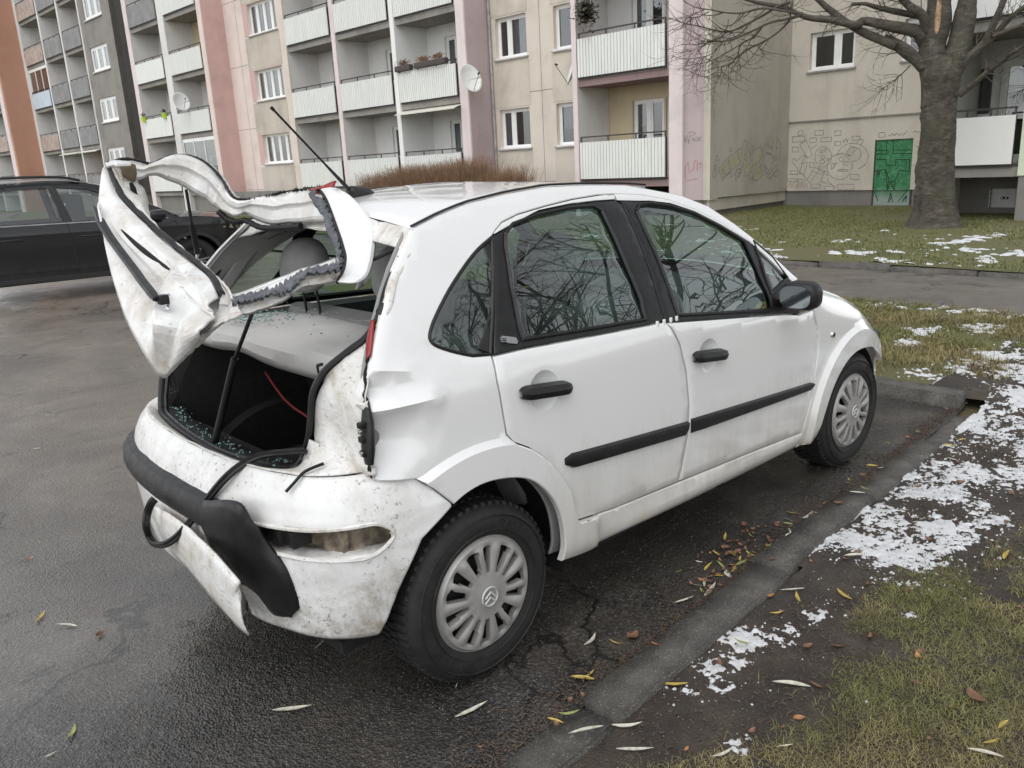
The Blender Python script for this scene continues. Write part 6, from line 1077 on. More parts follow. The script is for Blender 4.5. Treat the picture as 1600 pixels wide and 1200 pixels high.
# side repeater, white clips at the pillar foot
mb = MB(); x, z = 2.189, .736; mb.tube([(x, -(S(x, z) - .005), z), (x, -(S(x, z) + .008), z)], [.018, .014], 14); rp = mb.build('side_repeater', 'chrome', CAR); mb = MB(); mb.tube([(x, -(S(x, z) + .007), z), (x, -(S(x, z) + .011), z)], [.008, .006], 10); mb.build('lens', 'black_plastic', rp)
mb = MB()
for x in (.875, .915, .955, .99): mb.bbox((x, -(S(x, 1.01) + .006), 1.000), (x + .010, -(S(x, 1.01) - .002), 1.018), .002)
mb.build('clips', 'pvc', CAR)

# --- roof, screen, bonnet, nose
def loft(name, st_, mat, parent, ny=17, p=2.2, bulge=0, th=0, endless=False):
    mb = MB(); rows = []
    for x, ze, zc, yh in st_: rows.append([(x - bulge * (1 - t * t) * 0 + bulge * (1 - abs(t) ** 2), t * yh, ze + (zc - ze) * (1 - abs(t) ** p)) for t in np.linspace(-1, 1, ny)])
    o = mb.grid(rows, flip=True).build(name, mat, parent)
    if th: mod(o, 'SOLIDIFY', thickness=th, offset=-1)
    return o
railx = [q[0] for q in C_rail] + [1.14]; railz = [q[1] for q in C_rail] + [1.482]
st_ = [(x, interp(railx, railz, x) - .004, interp(railx, railz, x) + interp([0, .3, .8, 1.14], [.050, .034, .018, .016], x), S(x, interp(railx, railz, x)) - .004) for x in np.linspace(.0, 1.14, 20)]
rf = loft('roof', st_, 'paint_white', CAR, p=2.0, th=.004); loft('headliner', [(x, a - .03, b_ - .03, c - .02) for x, a, b_, c in st_], 'trim_gray', CAR, p=2.0)
ap = [(1.14, 1.482)] + C_roofsil_f
apx = [a for a, _ in ap]; apz = [b_ for _, b_ in ap]
loft('windscreen', [(x, interp(apx, apz, x) - .01, interp(apx, apz, x) + .004, S(x, interp(apx, apz, x)) - .015) for x in np.linspace(1.14, 1.91, 14)], 'car_glass', CAR, p=2.0, bulge=.10)
bxs = [1.93, 2.05, 2.25, 2.45, 2.6, 2.74, 2.86, 2.93]; bzs = [1.012, .975, .925, .865, .81, .735, .66, .60]
zcs = [1.075, 1.06, 1.02, .97, .92, .855, .775, .70]
loft('bonnet', [(x, interp(bxs, bzs, x), interp(bxs, zcs, x), S(x, interp(bxs, bzs, x)) + fend_disp(x, interp(bxs, bzs, x))) for x in np.linspace(1.93, 2.93, 18)], 'paint_white', CAR, ny=25, p=2.4, bulge=.08, th=.004)
# front bumper and grille, headlights
mb = MB(); pl = [(x, y) for x, y in zip(BX, BY) if x > 2.78]; pl = spline([(2.80, S(2.80, .5))] + pl[1:], 4); full = [(x, -y) for x, y in pl] + [(3.15, 0)] + [(x, y) for x, y in pl[::-1]]
rows = [[(x - .03 * abs(k) , y * (1 - .03 * abs(k)), z) for x, y in full] for z, k in ((.20, 1.6), (.26, .6), (.36, 0), (.47, -.3), (.55, .2), (.62, 1.2))]; mb.grid(rows).build('front_bumper', 'paint_white', CAR)
for sg in (-1, 1):
    mb = MB(); rows = [[(x, sg * (S(x, z) + .004 - .012 * (z > .62)), z) for x in np.linspace(2.82, 3.04, 8)] for z in (.50, .54, .57, .60)]; mb.grid(rows, flip=sg > 0).build('headlight', 'mirror_glass', CAR)
mb = MB(); mb.box((-.42, -.62, .20), (2.75, .62, .24)); mb.box((.45, -.74, .22), (1.9, .74, .25)); mb.build('underbody', 'carpet_and_gap_black', CAR, smooth=False)
for sg in (-1, 1):
    mb = MB(); sp = [(x, sg * (S(x, z) - .006), z + .005) for x, z in zip(np.linspace(.0, 1.14, 24), [interp(railx, railz, x) for x in np.linspace(.0, 1.14, 24)])]; mb.tube(sp, .0075, 6, flat=.55); mb.build('roof_strip', 'black_plastic', CAR)
# --- antenna
an = MB(); an.tube(spline([(.255, 0, 1.500), (.21, 0, 1.508), (.165, 0, 1.520), (.14, 0, 1.534)], 4), [.006, .016, .024, .030, .034, .036, .035, .033, .030, .028, .025, .02, .016], 10, flat=.8); ab = an.build('antenna', 'black_plastic', CAR)
an = MB(); P0, P1 = Vector((.150, 0, 1.525)), Vector((-.115, .01, 1.812)); k = 40; pts = [P0.lerp(P1, t / k) for t in range(k + 1)]; an.tube(pts, [.0085 - .0048 * min(1, t / 14) + (.0005 if t % 2 else 0) if t < k - 1 else .006 for t in range(k + 1)], 7); an.build('mast', 'black_plastic', ab)
# --- door mirror
mr = MB(); c = Vector((1.70, -.90, 1.000))
bm = bmesh.new(); bmesh.ops.create_uvsphere(bm, u_segments=20, v_segments=14, radius=1)
for v in bm.verts:
    q = v.co.copy(); sx = math.copysign(abs(q.x) ** .7, q.x); sy = math.copysign(abs(q.y) ** .62, q.y); sz_ = math.copysign(abs(q.z) ** .68, q.z); v.co = Vector((sx * .042 + (.02 if q.x > 0 else 0), sy * .082, sz_ * .060)) + c
mr.bm(bm); mr.tube(spline([(1.745, -.795, .945), (1.735, -.82, .96), (1.72, -.85, .98)], 4), [.045] * 3 + [.04] * 3 + [.038] * 3, 8, flat=.6); mr.bbox((1.66, -.806, .915), (1.80, -.775, .955), .012); mo = mr.build('mirror', 'black_plastic', CAR)
mb = MB(); mb.add([(1.655, -.90 + .068 * math.copysign(abs(math.cos(a)) ** .7, math.cos(a)), 1.000 + .046 * math.copysign(abs(math.sin(a)) ** .7, math.sin(a))) for a in np.linspace(0, 2 * math.pi, 29)[:-1]], [tuple(range(28))]); mb.build('mirror_glass', 'mirror_glass', mo, smooth=False)
c2 = mo.copy(); c2.scale = (1, -1, 1); COL.objects.link(c2)

# --- wheels
def wheel_meshes():
    t = MB(); rows = []; N = 96
    prof = [(.186, .012), (.192, -.004), (.205, -.010), (.235, -.014), (.262, -.010), (.278, .004), (.287, .020), (.291, .05), (.291, .135), (.287, .165), (.26, .19), (.19, .18)]
    for r, y in prof: rows.append([(r * math.cos(a), y, r * math.sin(a)) for a in np.linspace(0, 2 * math.pi, N + 1)])
    t.grid(rows, True)
    for k in range(60):          # tread lugs on the shoulder and across
        a = 2 * math.pi * k / 60
        for (r0, y0, y1, da) in ((.2895, .012, .060, .0), (.2925, .066, .098, .03), (.2925, .104, .136, .0), (.2895, .142, .178, .03)):
            V = []
            for rr in (r0 - .01, r0 + .0065):
                for aa, yy in ((a + da - .034, y0), (a + da + .022, y0), (a + da + .034, y1), (a + da - .022, y1)): V.append((rr * math.cos(aa), yy + (.006 if rr > r0 and yy == y0 and y0 < .02 else 0), rr * math.sin(aa)))
            t.add(V, [(4, 5, 6, 7), (0, 1, 5, 4), (1, 2, 6, 5), (2, 3, 7, 6), (3, 0, 4, 7)])
    for rr in (.212, .258):      # sidewall rings
        t.grid([[(r * math.cos(a), y, r * math.sin(a)) for a in np.linspace(0, 2 * math.pi, N + 1)] for r, y in ((rr - .002, -.0115), (rr, -.0165), (rr + .002, -.0115))], True)
    # hubcap: 7 pairs of spokes with slots between
    h = MB(); NA = 14 * 12; rad = [0, .028, .046, .060, .078, .095, .12, .145, .162, .170, .178, .188, .193]
    def slot(a, r):
        ph = (a / (2 * math.pi) * 14) % 1; g = int(a / (2 * math.pi) * 14) % 2
        c_ = .5 + (.10 if g else -.10) * (r - .07) / .1; wdt = .24 + 1.0 * (r - .078) if not g else .20 + .7 * (r - .078)
        return .080 < r < .160 and abs(ph - c_) < wdt
    def hy(r, a):
        base_ = -.012 - .012 * (1 - (r / .19) ** 2); ph = (a / (2 * math.pi) * 14) % 1
        if .07 < r < .165: base_ -= .006 * math.cos(2 * math.pi * (ph)) * ssm(.07, .12, r)
        if r > .185: base_ += .012
        if .028 <= r < .046: base_ -= .004
        return base_
    idx = {}
    for i, r in enumerate(rad):
        for j in range(NA): idx[i, j] = len(h.v); h.v.append((r * math.cos(2 * math.pi * j / NA), hy(r, 2 * math.pi * j / NA), r * math.sin(2 * math.pi * j / NA)))
    rims = []
    for i in range(len(rad) - 1):
        rm = (rad[i] + rad[i + 1]) / 2
        for j in range(NA):
            am = 2 * math.pi * (j + .5) / NA; q = (idx[i, j], idx[i, (j + 1) % NA], idx[i + 1, (j + 1) % NA], idx[i + 1, j])
            if not slot(am, rm): h.f.append(q); h.m.append(0)
            else:
                for (a_, b_), (am2, rm2) in (((q[0], q[3]), (am - 2 * math.pi / NA, rm)), ((q[1], q[2]), (am + 2 * math.pi / NA, rm)), ((q[0], q[1]), (am, (rad[i - 1] + rad[i]) / 2)), ((q[3], q[2]), (am, (rad[i + 1] + rad[min(i + 2, len(rad) - 1)]) / 2))):
                    if not slot(am2 % (2 * math.pi), rm2): rims.append((a_, b_))
    for a_, b_ in rims:
        k = len(h.v); h.v += [(h.v[a_][0], h.v[a_][1] + .022, h.v[a_][2]), (h.v[b_][0], h.v[b_][1] + .022, h.v[b_][2])]; h.f.append((a_, b_, k + 1, k)); h.m.append(0)
    bk = MB(); bk.tube([(0, .02, 0), (0, .06, 0)], .188, 40); bk.tube([(0, .008, 0), (0, .02, 0)], .075, 20)
    em = MB()
    em.grid([[(r * math.cos(a), y, r * math.sin(a)) for a in np.linspace(0, 2 * math.pi, 33)] for r, y in ((.0335, -.028), (.031, -.033), (.0285, -.028))], True)
    for k in range(2):
        z0 = -.016 + k * .017
        for s in (-1, 1): em.tube([(s * .020, -.031, z0 - .004), (0, -.032, z0 + .015)], [.0035, .0035], 5)
    return t, h, bk, em
def text_ring(txt, r, a0, size, y):
    mb = MB(); a = a0
    for ch in txt:
        cu = bpy.data.curves.new('t', 'FONT'); cu.body = ch; cu.size = size; cu.extrude = .0008; cu.resolution_u = 2; o = bpy.data.objects.new('t', cu); COL.objects.link(o); bpy.context.view_layer.update(); me = o.to_mesh(); wd = max((v.co.x for v in me.vertices), default=.02)
        V = []
        for v in me.vertices: ang = a - v.co.x / r; rr = r + v.co.y; V.append((rr * math.cos(ang), y - v.co.z, rr * math.sin(ang)))
        mb.add(V, [tuple(p_.vertices) for p_ in me.polygons]); o.to_mesh_clear(); bpy.data.objects.remove(o); a -= (wd + .008) / r
    return mb
tm, hm, bk, em = wheel_meshes()
def make_wheel(loc, spin, flipy=False, turn=0):
    o = tm.build('wheel', 'tyre', CAR); o.location = loc; o.rotation_euler = (0, spin, math.pi if flipy else turn)
    hc = hm.build('hubcap', 'hubcap', o); bk.build('rim', 'black_plastic', o); em.build('emblem', 'emblem_grey', hc)
    tx = text_ring('DAYTON', .226, R(78), .030, -.0145); t2 = text_ring('DAYTON', .226, R(258), .030, -.0145); tx.add(t2.v, t2.f); tx.build('lettering', 'rubber', o); return o
make_wheel((0, -.787, .292), R(6)); make_wheel((2.46, -.787, .292), R(20), turn=R(-1)); make_wheel((0, .787, .292), 0, True); make_wheel((2.46, .787, .292), .4, True)

# --- cabin: seats, dash, steering wheel, floor
mb = MB(); mb.box((.35, -.70, .27), (2.0, .70, .30)); mb.build('cabin_floor', 'carpet_and_gap_black', CAR, smooth=False)
def cushion(pts, half, th, mat, name, parent, yc, n=9, round_=.05):
    """padded slab following a side profile (x,z) with given half width"""
    mb = MB(); sp = spline(pts, 6); rows = []
    for sgn in (1, -1):
        for x, z in (sp if sgn == 1 else sp[::-1]): pass
    P = [Vector((x, 0, z)) for x, z in sp]; k = len(P)
    for i in range(k):
        t = (P[min(i + 1, k - 1)] - P[max(i - 1, 0)]).normalized(); nn = Vector((-t.z, 0, t.x)); e = min(1, math.sin(math.pi * min(.5, (min(i, k - 1 - i) + .6) / 5)) ** .6); row = []
        for j in range(20):
            a = 2 * math.pi * j / 20; cy, cz = math.cos(a), math.sin(a); yy = math.copysign(abs(cy) ** .45, cy) * half * (.9 + .1 * e); q = math.copysign(abs(cz) ** .6, cz) * th * e; row.append(tuple(P[i] + nn * q + Vector((0, yc + yy, 0))))
        row.append(row[0]); rows.append(row)
    mb.grid(rows); mb.f.append(tuple(range(20))); mb.m.append(0); b0 = len(mb.v) - 21; mb.f.append(tuple(range(b0, b0 + 20))[::-1]); mb.m.append(0); return mb.build(name, mat, parent)
def headrest(x, y, z, wd, hh, parent, mat='seat_gray', lean=.06):
    bm = bmesh.new(); bmesh.ops.create_uvsphere(bm, u_segments=20, v_segments=12, radius=1)
    for v in bm.verts: q = v.co.copy(); v.co = Vector((x + math.copysign(abs(q.x) ** .85, q.x) * .06 + .02 * q.z, y + math.copysign(abs(q.y) ** .8, q.y) * wd * (1 - .12 * q.z), z + math.copysign(abs(q.z) ** .85, q.z) * hh))
    mb = MB(); mb.bm(bm); o = mb.build('headrest', mat, parent); mb = MB()
    for s in (-.055, .055): mb.tube([(x + .01, y + s, z - hh * .8), (x + .02, y + s, z - hh - .13)], .006, 6)
    mb.build('headrest_posts', 'black_plastic', o); return o
for yc in (.36, -.36):
    cushion([(.98, .36), (1.0, .60), (.93, .85), (.86, 1.08)], .24, .075, 'seat_gray', 'front_seat', CAR, yc); cushion([(.98, .46), (1.2, .50), (1.48, .52)], .25, .07, 'seat_gray', 'front_seat', CAR, yc); headrest(.80, yc, 1.23, .14, .10, CAR)
cushion([(.42, .40), (.32, .62), (.22, .88), (.165, 1.07)], .60, .065, 'seat_gray', 'rear_seat', CAR, 0); cushion([(.45, .46), (.75, .50), (.98, .50)], .63, .08, 'seat_gray', 'rear_seat', CAR, 0)
headrest(.115, -.32, 1.255, .145, .105, CAR); headrest(.115, .34, 1.250, .155, .105, CAR)
mb = MB(); rows = [[(x, y, z + .02 * (1 - (y / .72) ** 2)) for y in np.linspace(-.70, .70, 13)] for x, z in ((1.62, .55), (1.60, .78), (1.64, .90), (1.72, .96), (1.95, 1.00))]; mb.grid(rows, True).build('dashboard', 'dash', CAR)
mb = MB(); q = Matrix.Translation((1.45, .36, .93)) @ Matrix.Rotation(R(65), 4, 'Y'); mb.tube([tuple(q @ Vector((.175 * math.cos(a), .175 * math.sin(a), 0))) for a in np.linspace(0, 2 * math.pi, 33)], .014, 8); mb.tube([tuple(q @ Vector((-.17, 0, 0))), tuple(q @ Vector((.17, 0, 0)))], .02, 6); mb.tube([tuple(q @ Vector((0, 0, 0))), tuple(q @ Vector((0, .17, 0)))], .018, 6); mb.tube([tuple(q @ Vector((0, 0, -.02))), tuple(q @ Vector((0, 0, .25)))], [.06, .04], 10); mb.build('steering_wheel', 'dash', CAR)

# --- boot: liner, shelf, things in it
mb = MB()
mb.add([(-.40, .57, .74), (-.38, -.50, .74), (-.38, -.50, .48), (-.40, .57, .48), (.26, .57, .48), (.26, -.52, .48), (.10, .57, 1.0), (.10, -.52, 1.0), (-.22, .57, 1.05), (-.22, -.52, 1.05)],
       [(3, 2, 5, 4), (4, 5, 7, 6), (0, 3, 4, 6, 8), (1, 9, 7, 5, 2), (0, 1, 2, 3)]); mb.build('boot_liner', 'carpet_and_gap_black', CAR, smooth=False)
mb = MB(); mb.bbox((-.36, -.25, .49), (.1, .12, .62), .03); mb.build('boot_box', 'carpet_and_gap_black', CAR)
mb = MB(); mb.tube(spline([(-.1, .35, .86), (-.12, .2, .80), (-.15, .05, .785), (-.18, -.12, .78), (-.22, -.28, .72), (-.25, -.4, .69)], 5), .004, 6); mb.build('red_cord', 'red_cord', CAR)
# parcel shelf with turned-down rear lip
mb = MB(); rows = []
for x, z, k in ((-.285, .985, .0), (-.305, 1.02, .0), (-.30, 1.055, .0), (-.27, 1.075, .0), (-.20, 1.083, .1), (-.08, 1.082, .3), (.03, 1.074, .2), (.075, 1.066, .0), (.10, 1.055, 0)):
    rows.append([(x + (.045 if z < 1.06 else .02) * (abs(y) / .56) ** 2, y, z + .018 * math.cos(y * 5.2) * k + .02 * math.exp(-((y - .12) / .16) ** 2) * (1 if z < 1.05 else .3) - .02 * (abs(y) / .56) ** 3) for y in np.linspace(-.56, .58, 25)])
sh = mb.grid(rows, True).build('parcel_shelf', 'shelf_gray', CAR); mod(sh, 'SOLIDIFY', thickness=.012, offset=-1)
mb = MB(); mb.tube([(-.30, -.455, .965), (-.315, -.47, 1.05)], .004, 6); mb.tube([(-.315, -.47, 1.05), (-.305, -.485, 1.055)], .005, 6); mb.build('shelf_cord', 'black_plastic', sh)
mb = MB()
for (x, y, l) in ((.05, -.22, .10), (.05, -.46, .08)): mb.tube([(x, y - l / 2, 1.093), (x, y + l / 2, 1.093)], .012, 8, flat=.4)
mb.build('shelf_catch', 'seat_gray', sh)
# shards of the rear window
mb = MB()
def shard(x, y, z, s):
    a = random.uniform(0, 6.28); V = [(x + s * math.cos(a + k * 1.6) * random.uniform(.5, 1), y + s * math.sin(a + k * 1.6) * random.uniform(.5, 1), z + random.uniform(0, .004)) for k in range(4)]; mb.add(V + [(v[0], v[1], v[2] + .003) for v in V], [(4, 5, 6, 7), (0, 1, 5, 4), (1, 2, 6, 5), (2, 3, 7, 6), (3, 0, 4, 7)])
for _ in range(150): t = random.gauss(0, 1); shard(-.20 + random.gauss(0, .06), .22 + .10 * t, 1.108, random.uniform(.003, .009))
for _ in range(40): shard(random.uniform(-.26, .1), random.uniform(-.45, .5), 1.105, random.uniform(.002, .006))
for _ in range(110): y = random.uniform(-.42, .5); shard(-.47 + .06 * (abs(y) / .5) ** 2 + random.gauss(0, .015), y, .762, random.uniform(.002, .006))
o = mb.build('glass_shards', 'shard', CAR, smooth=False); o['kind'] = 'stuff'
mb = MB(); mb.tube([(-.25, .30, 1.112), (-.24, .10, 1.112)], .004, 4); mb.build('glass_splinter', 'shard', CAR)

# --- hatch aperture: seals, D-pillar flanges, lamp pockets
SR = SEAL_R; up_r = [(-.145, -.615, 1.265), (-.09, -.595, 1.325), (-.035, -.57, 1.37), (.005, -.53, 1.395), (.035, -.42, 1.415), (.045, -.2, 1.44), (.05, .2, 1.44), (.045, .40, 1.42), (.03, .52, 1.395), (-.02, .60, 1.36), (-.10, .635, 1.27), (-.16, .645, 1.20), (-.23, .64, 1.13), (-.30, .63, 1.04), (-.36, .62, .95), (-.40, .612, .86)]
loop = SR[::-1][1:] + up_r                       # starts low left, along the sill to the right, up, over the roof, down the left side
cl = spline(loop, 5, closed=True)
mb = MB(); mb.tube(cl + [cl[0]], .013, 8, caps=False, flat=.8); mb.tube([(x + .014, y * .975, z + (.004 if z < .8 else -.004)) for x, y, z in cl] + [(cl[0][0] + .014, cl[0][1] * .975, cl[0][2])], .009, 6, caps=False); mb.build('hatch_seal', 'seal_rubber', CAR)
mb = MB(); mb.tube(spline(SEAL_LOOP, 6), .0115, 8, flat=.75); mb.tube([(x - .006, y, z + .008) for x, y, z in spline(SEAL_LOOP, 6)], .007, 6); mb.build('hanging_seal', 'seal_rubber', CAR)
mb = MB(); mb.tube(spline([(-.40, -.60, .80), (-.455, -.59, .79), (-.49, -.585, .765), (-.515, -.58, .745)], 5), .005, 6); mb.build('loose_wire', 'seal_rubber', CAR)
def ribbon(name, A, Bp, mat, parent, n=6, k=5, th=.006, bul=0.0, wob=0.0, bdir=(0, 0, 1), seed=0, sub=0, jag=0.0):
    """sheet between two polylines of equal length"""
    A_, B_ = spline(A, k), spline(Bp, k); rows = []; bd_ = Vector(bdir)
    rj = random.Random(seed + 77)
    for i, (a, b_) in enumerate(zip(A_, B_)):
        a, b_ = Vector(a), Vector(b_); row = []; j0, j1 = rj.uniform(-jag, jag), 1 + rj.uniform(-jag, jag)
        for j in range(n + 1):
            t = j0 + (j1 - j0) * j / n; q = a.lerp(b_, t) + bd_ * bul * 4 * t * (1 - t)
            if wob: q += Vector((fbm(q.x * 9 + seed, q.y * 9, q.z * 9), fbm(q.x * 9, q.y * 9 + seed + 5, q.z * 9), fbm(q.x * 9, q.y * 9, q.z * 9 + seed + 9))) * wob
            row.append(tuple(q))
        rows.append(row)
    mb = MB(); o = mb.grid(rows).build(name, mat, parent)
    if th: mod(o, 'SOLIDIFY', thickness=th, offset=0)
    return o
def q3(x, z, sg, off=0): return (x, sg * (S(x, z) + off), z)
qr = [q3(x, z, -1, -.012) for x, z in C_q_rear]
inner = [up_r[3], up_r[2], up_r[1], up_r[0], SR[0], SR[1], SR[2], SR[4], SR[6], (-.40, -.56, .775)]
ribbon('lamp_pocket', [(x + .012, y - .012, z) for x, y, z in inner], qr, 'paint_dirty', CAR, 8, 4, .004, -.025, .010, (-.6, .5, 0)).name = 'lamp_pocket'
ql = [q3(x, z, 1, -.012) for x, z in C_q_rear]; inl = [up_r[8], up_r[9], lerp(up_r[9], up_r[10], .5), up_r[10], up_r[11], up_r[12], up_r[13], up_r[14], up_r[15], (-.42, .60, .78)]
ribbon('lamp_pocket', inl, ql, 'paint_white', CAR, 6, 4, .004, .0)
# inside of the D pillars down to the shelf
ribbon('pillar_lining', [(x + .05, y * .965, z - .01) for x, y, z in inl[:8]], [(x + .11, y * .97, z - .02) for x, y, z in inl[:8]], 'trim_gray', CAR, 4, 3, .004)
ribbon('pillar_lining', [(x + .05, y * .965, z - .01) for x, y, z in inner[:8]], [(x + .18, y * .92, z - .03) for x, y, z in inner[:8]], 'trim_gray', CAR, 4, 3, .004)
# black tube as painted shade in the torn gap; curled scraps of metal along the quarter panel edge
gp = spline([(x + .004, y + .014, z) for x, y, z in qr[3:]], 8); mb = MB(); mb.tube([(x + .006 * fbm(i * .7, 1), y + .008 * fbm(i * .6, 4), z) for i, (x, y, z) in enumerate(gp)], [.004 + .013 * abs(fbm(i * .23, 9)) for i in range(len(gp))], 6, flat=.8); mb.build('torn_gap_shade', 'carpet_and_gap_black', CAR)
for k_, (x, z) in enumerate(((-.325, .985), (-.330, .79))):
    o0 = Vector(q3(x, z, -1, -.004)); rn = random.Random(k_); a_ = o0 + Vector((-.006, .022, .010 * rn.uniform(-1, 1))); ribbon('metal_scrap', [o0 + Vector((.012, 0, .012)), o0 + Vector((.004, .012, .004)), a_], [o0 + Vector((.012, 0, -.014)), o0 + Vector((.002, .010, -.016)), a_ + Vector((-.006, .006, -.012))], 'paint_dirty', CAR, 3, 3, .0015, .004, .012, (-1, 0, 0), k_ * 3)
# lamp socket and red lens remains on the right
mb = MB(); q0 = Vector((-.325, -.735, .90))
for dz_ in (0,): mb.tube([(-.312, -.715, .985), (-.326, -.735, .93), (-.335, -.74, .86), (-.338, -.742, .815)], [.012, .026, .028, .018], 10, flat=.6)
for k in range(3): mb.bbox((-.358, -.750, .84 + k * .04), (-.335, -.728, .858 + k * .04), .004)
mb.build('lamp_socket', 'black_plastic', CAR)
for a_, b_ in (((-.362, -.748, .845), (-.354, -.735, .856)), ((-.360, -.748, .905), (-.352, -.734, .918))): mb = MB(); mb.bbox(a_, b_, .003); mb.build('lamp_contact', 'chrome', CAR)
ribbon('tail_lamp_shard', [q3(-.225, 1.19, -1, -.008), q3(-.245, 1.15, -1, -.006), q3(-.272, 1.10, -1, -.004)], [(-.235, -.655, 1.185), (-.262, -.665, 1.13), (-.283, -.69, 1.095)], 'red_lens', CAR, 3, 4, .004, .004, .004)
# rear roof edge: torn water channel, loose seal and cable at the right hinge
rr_ = [(.0, y, interp([-.6, -.3, 0, .3, .6], [1.415, 1.455, 1.47, 1.455, 1.415], y)) for y in np.linspace(-.57, .57, 9)]
ribbon('roof_channel', rr_, [(x - .045, y * 1.0, z - .055) for x, y, z in rr_], 'paint_dirty', CAR, 4, 4, .004, -.012, .006, (-1, 0, 0)); ribbon('roof_channel', [(x - .045, y, z - .055) for x, y, z in rr_], [(x + .05, y, z - .035) for x, y, z in rr_], 'trim_gray', CAR, 3, 3, .004)
mb = MB(); mb.tube([(-.01, -.565, 1.385), (-.09, -.44, 1.325)], .006, 6); mb.tube([(-.004, -.575, 1.392), (-.018, -.552, 1.378)], .012, 8); mb.build('loose_cable', 'seal_rubber', CAR)
mb = MB(); mb.tube(spline([(-.0, -.50, 1.365), (-.02, -.535, 1.335), (-.05, -.565, 1.28), (-.055, -.56, 1.22)], 5), .016, 8, flat=.6); mb.build('loose_trim', 'seat_gray', CAR)

# --- boot sill shelf and rear bumper
sill_in = [(x, y, z) for x, y, z in SR[6:]]           # lower run of the seal, right to left
PLAN = [(-.10, .80), (-.28, .775), (-.42, .715), (-.53, .60), (-.585, .40), (-.607, .15), (-.606, -.10), (-.595, -.28), (-.565, -.44), (-.51, -.60), (-.44, -.695), (-.34, -.755), (-.22, -.785), (-.10, -.80)]
pc = spline(PLAN, 12); pl_ = [0]
for a, b_ in zip(pc[:-1], pc[1:]): pl_.append(pl_[-1] + math.dist(a, b_))
pcx, pcy = [a for a, _ in pc], [b_ for _, b_ in pc]; LT = pl_[-1]
def plan(t): return interp(pl_, pcx, t), interp(pl_, pcy, t)
def plan_n(t): (x0, y0), (x1, y1) = plan(t - .01), plan(t + .01); n_ = Vector((y1 - y0, -(x1 - x0), 0)).normalized(); return n_ if n_.dot(Vector((plan(t)[0] - .5, plan(t)[1], 0))) > 0 else -n_
def t_of_x(x, right=True):
    rg = range(len(pc) - 1, 0, -1) if right else range(len(pc) - 1)
    for i in rg:
        if right and pc[i - 1][0] <= x <= pc[i][0]: return pl_[i - 1] + (pl_[i] - pl_[i - 1]) * (x - pc[i - 1][0]) / (pc[i][0] - pc[i - 1][0] + 1e-9)
        if not right and pc[i + 1][0] <= x <= pc[i][0]: return pl_[i] + (pl_[i + 1] - pl_[i]) * (pc[i][0] - x) / (pc[i][0] - pc[i + 1][0] + 1e-9)
    return LT if right else 0
wz = [.28, .342, .427, .502, .573, .639, .707, .741, .78]; wx = [-.368, -.339, -.307, -.269, -.222, -.115, -.173, -.212, -.311]
def bump_prof(z): return interp([.26, .30, .40, .50, .58, .66, .70, .74, .775, .79], [-.035, -.004, .014, .022, .022, .012, -.002, -.022, -.052, -.07], z)
def bump_pt(t, z, o_=0): x, y = plan(t); n_ = plan_n(t); q = bump_prof(z) + o_; return (x + n_.x * q, y + n_.y * q, z)
HOLE_L, HOLE_R = [t_of_x(-.572), t_of_x(-.305)]
def hole(t, z):
    u = (t - HOLE_L) / (HOLE_R - HOLE_L); 
    if u < 0 or u > 1: return False
    zt = .650 - .015 * (1 - u) - .03 * max(0, (u - .88) / .12) ** 2; zb_ = .548 + .02 * (1 - u) + .05 * max(0, (u - .80) / .2) ** 2
    return zb_ < z < zt
def zlow(t):
    y = plan(t)[1]; x = plan(t)[0]; return interp([-.8, -.6, -.45, -.38, -.30, .0, .4, .7], [.285, .275, .285, .30, .30, .29, .29, .29], y)
NZ, NTt = 60, 250; mb = MB(); V = {}
for i in range(NZ + 1):
    for j in range(NTt + 1):
        v = i / NZ; zt_ = .775; z = .285 + (zt_ - .285) * v
        tl, tr_ = t_of_x(interp(wz, wx, z), False), t_of_x(interp(wz, wx, z), True); t = tl + (tr_ - tl) * j / NTt
        dent_ = -.014 * math.exp(-((plan(t)[1] + .05) / .25) ** 2) * ssm(.62, .3, z) + .004 * fbm(t * 6, z * 7) ; q = bump_pt(t, z, dent_); V[i, j] = len(mb.v); mb.v.append(q); mb.__dict__.setdefault('tz', []).append((t, z))
for i in range(NZ):
    for j in range(NTt):
        a = V[i, j]; tz = mb.tz[a]; tz2 = mb.tz[V[i + 1, j + 1]]; t, z = (tz[0] + tz2[0]) / 2, (tz[1] + tz2[1]) / 2; y = plan(t)[1]
        if hole(t, z): continue
        if z < .555 and -.36 < y < .12 and z < interp([-.36, -.2, .12], [.56, .53, .30], y) and z > .0: continue            # broken-out number plate area
        mb.f.append((V[i, j], V[i, j + 1], V[i + 1, j + 1], V[i + 1, j])); mb.m.append(0)
rb = mb.build('rear_bumper', 'paint_scuffed', CAR); mod(rb, 'SOLIDIFY', thickness=.005, offset=-1)
hp = []
for k in range(60):
    u = k / 59; t = HOLE_L + (HOLE_R - HOLE_L) * u; hp.append((t, .650 - .015 * (1 - u) - .03 * max(0, (u - .88) / .12) ** 2))
for k in range(60):
    u = 1 - k / 59; t = HOLE_L + (HOLE_R - HOLE_L) * u; hp.append((t, .548 + .02 * (1 - u) + .05 * max(0, (u - .80) / .2) ** 2))
mb = MB(); mb.tube([bump_pt(t, z, .000) for t, z in hp + hp[:1]], .0062, 6, caps=False); mb.build('lamp_rim', 'paint_dirty', rb)
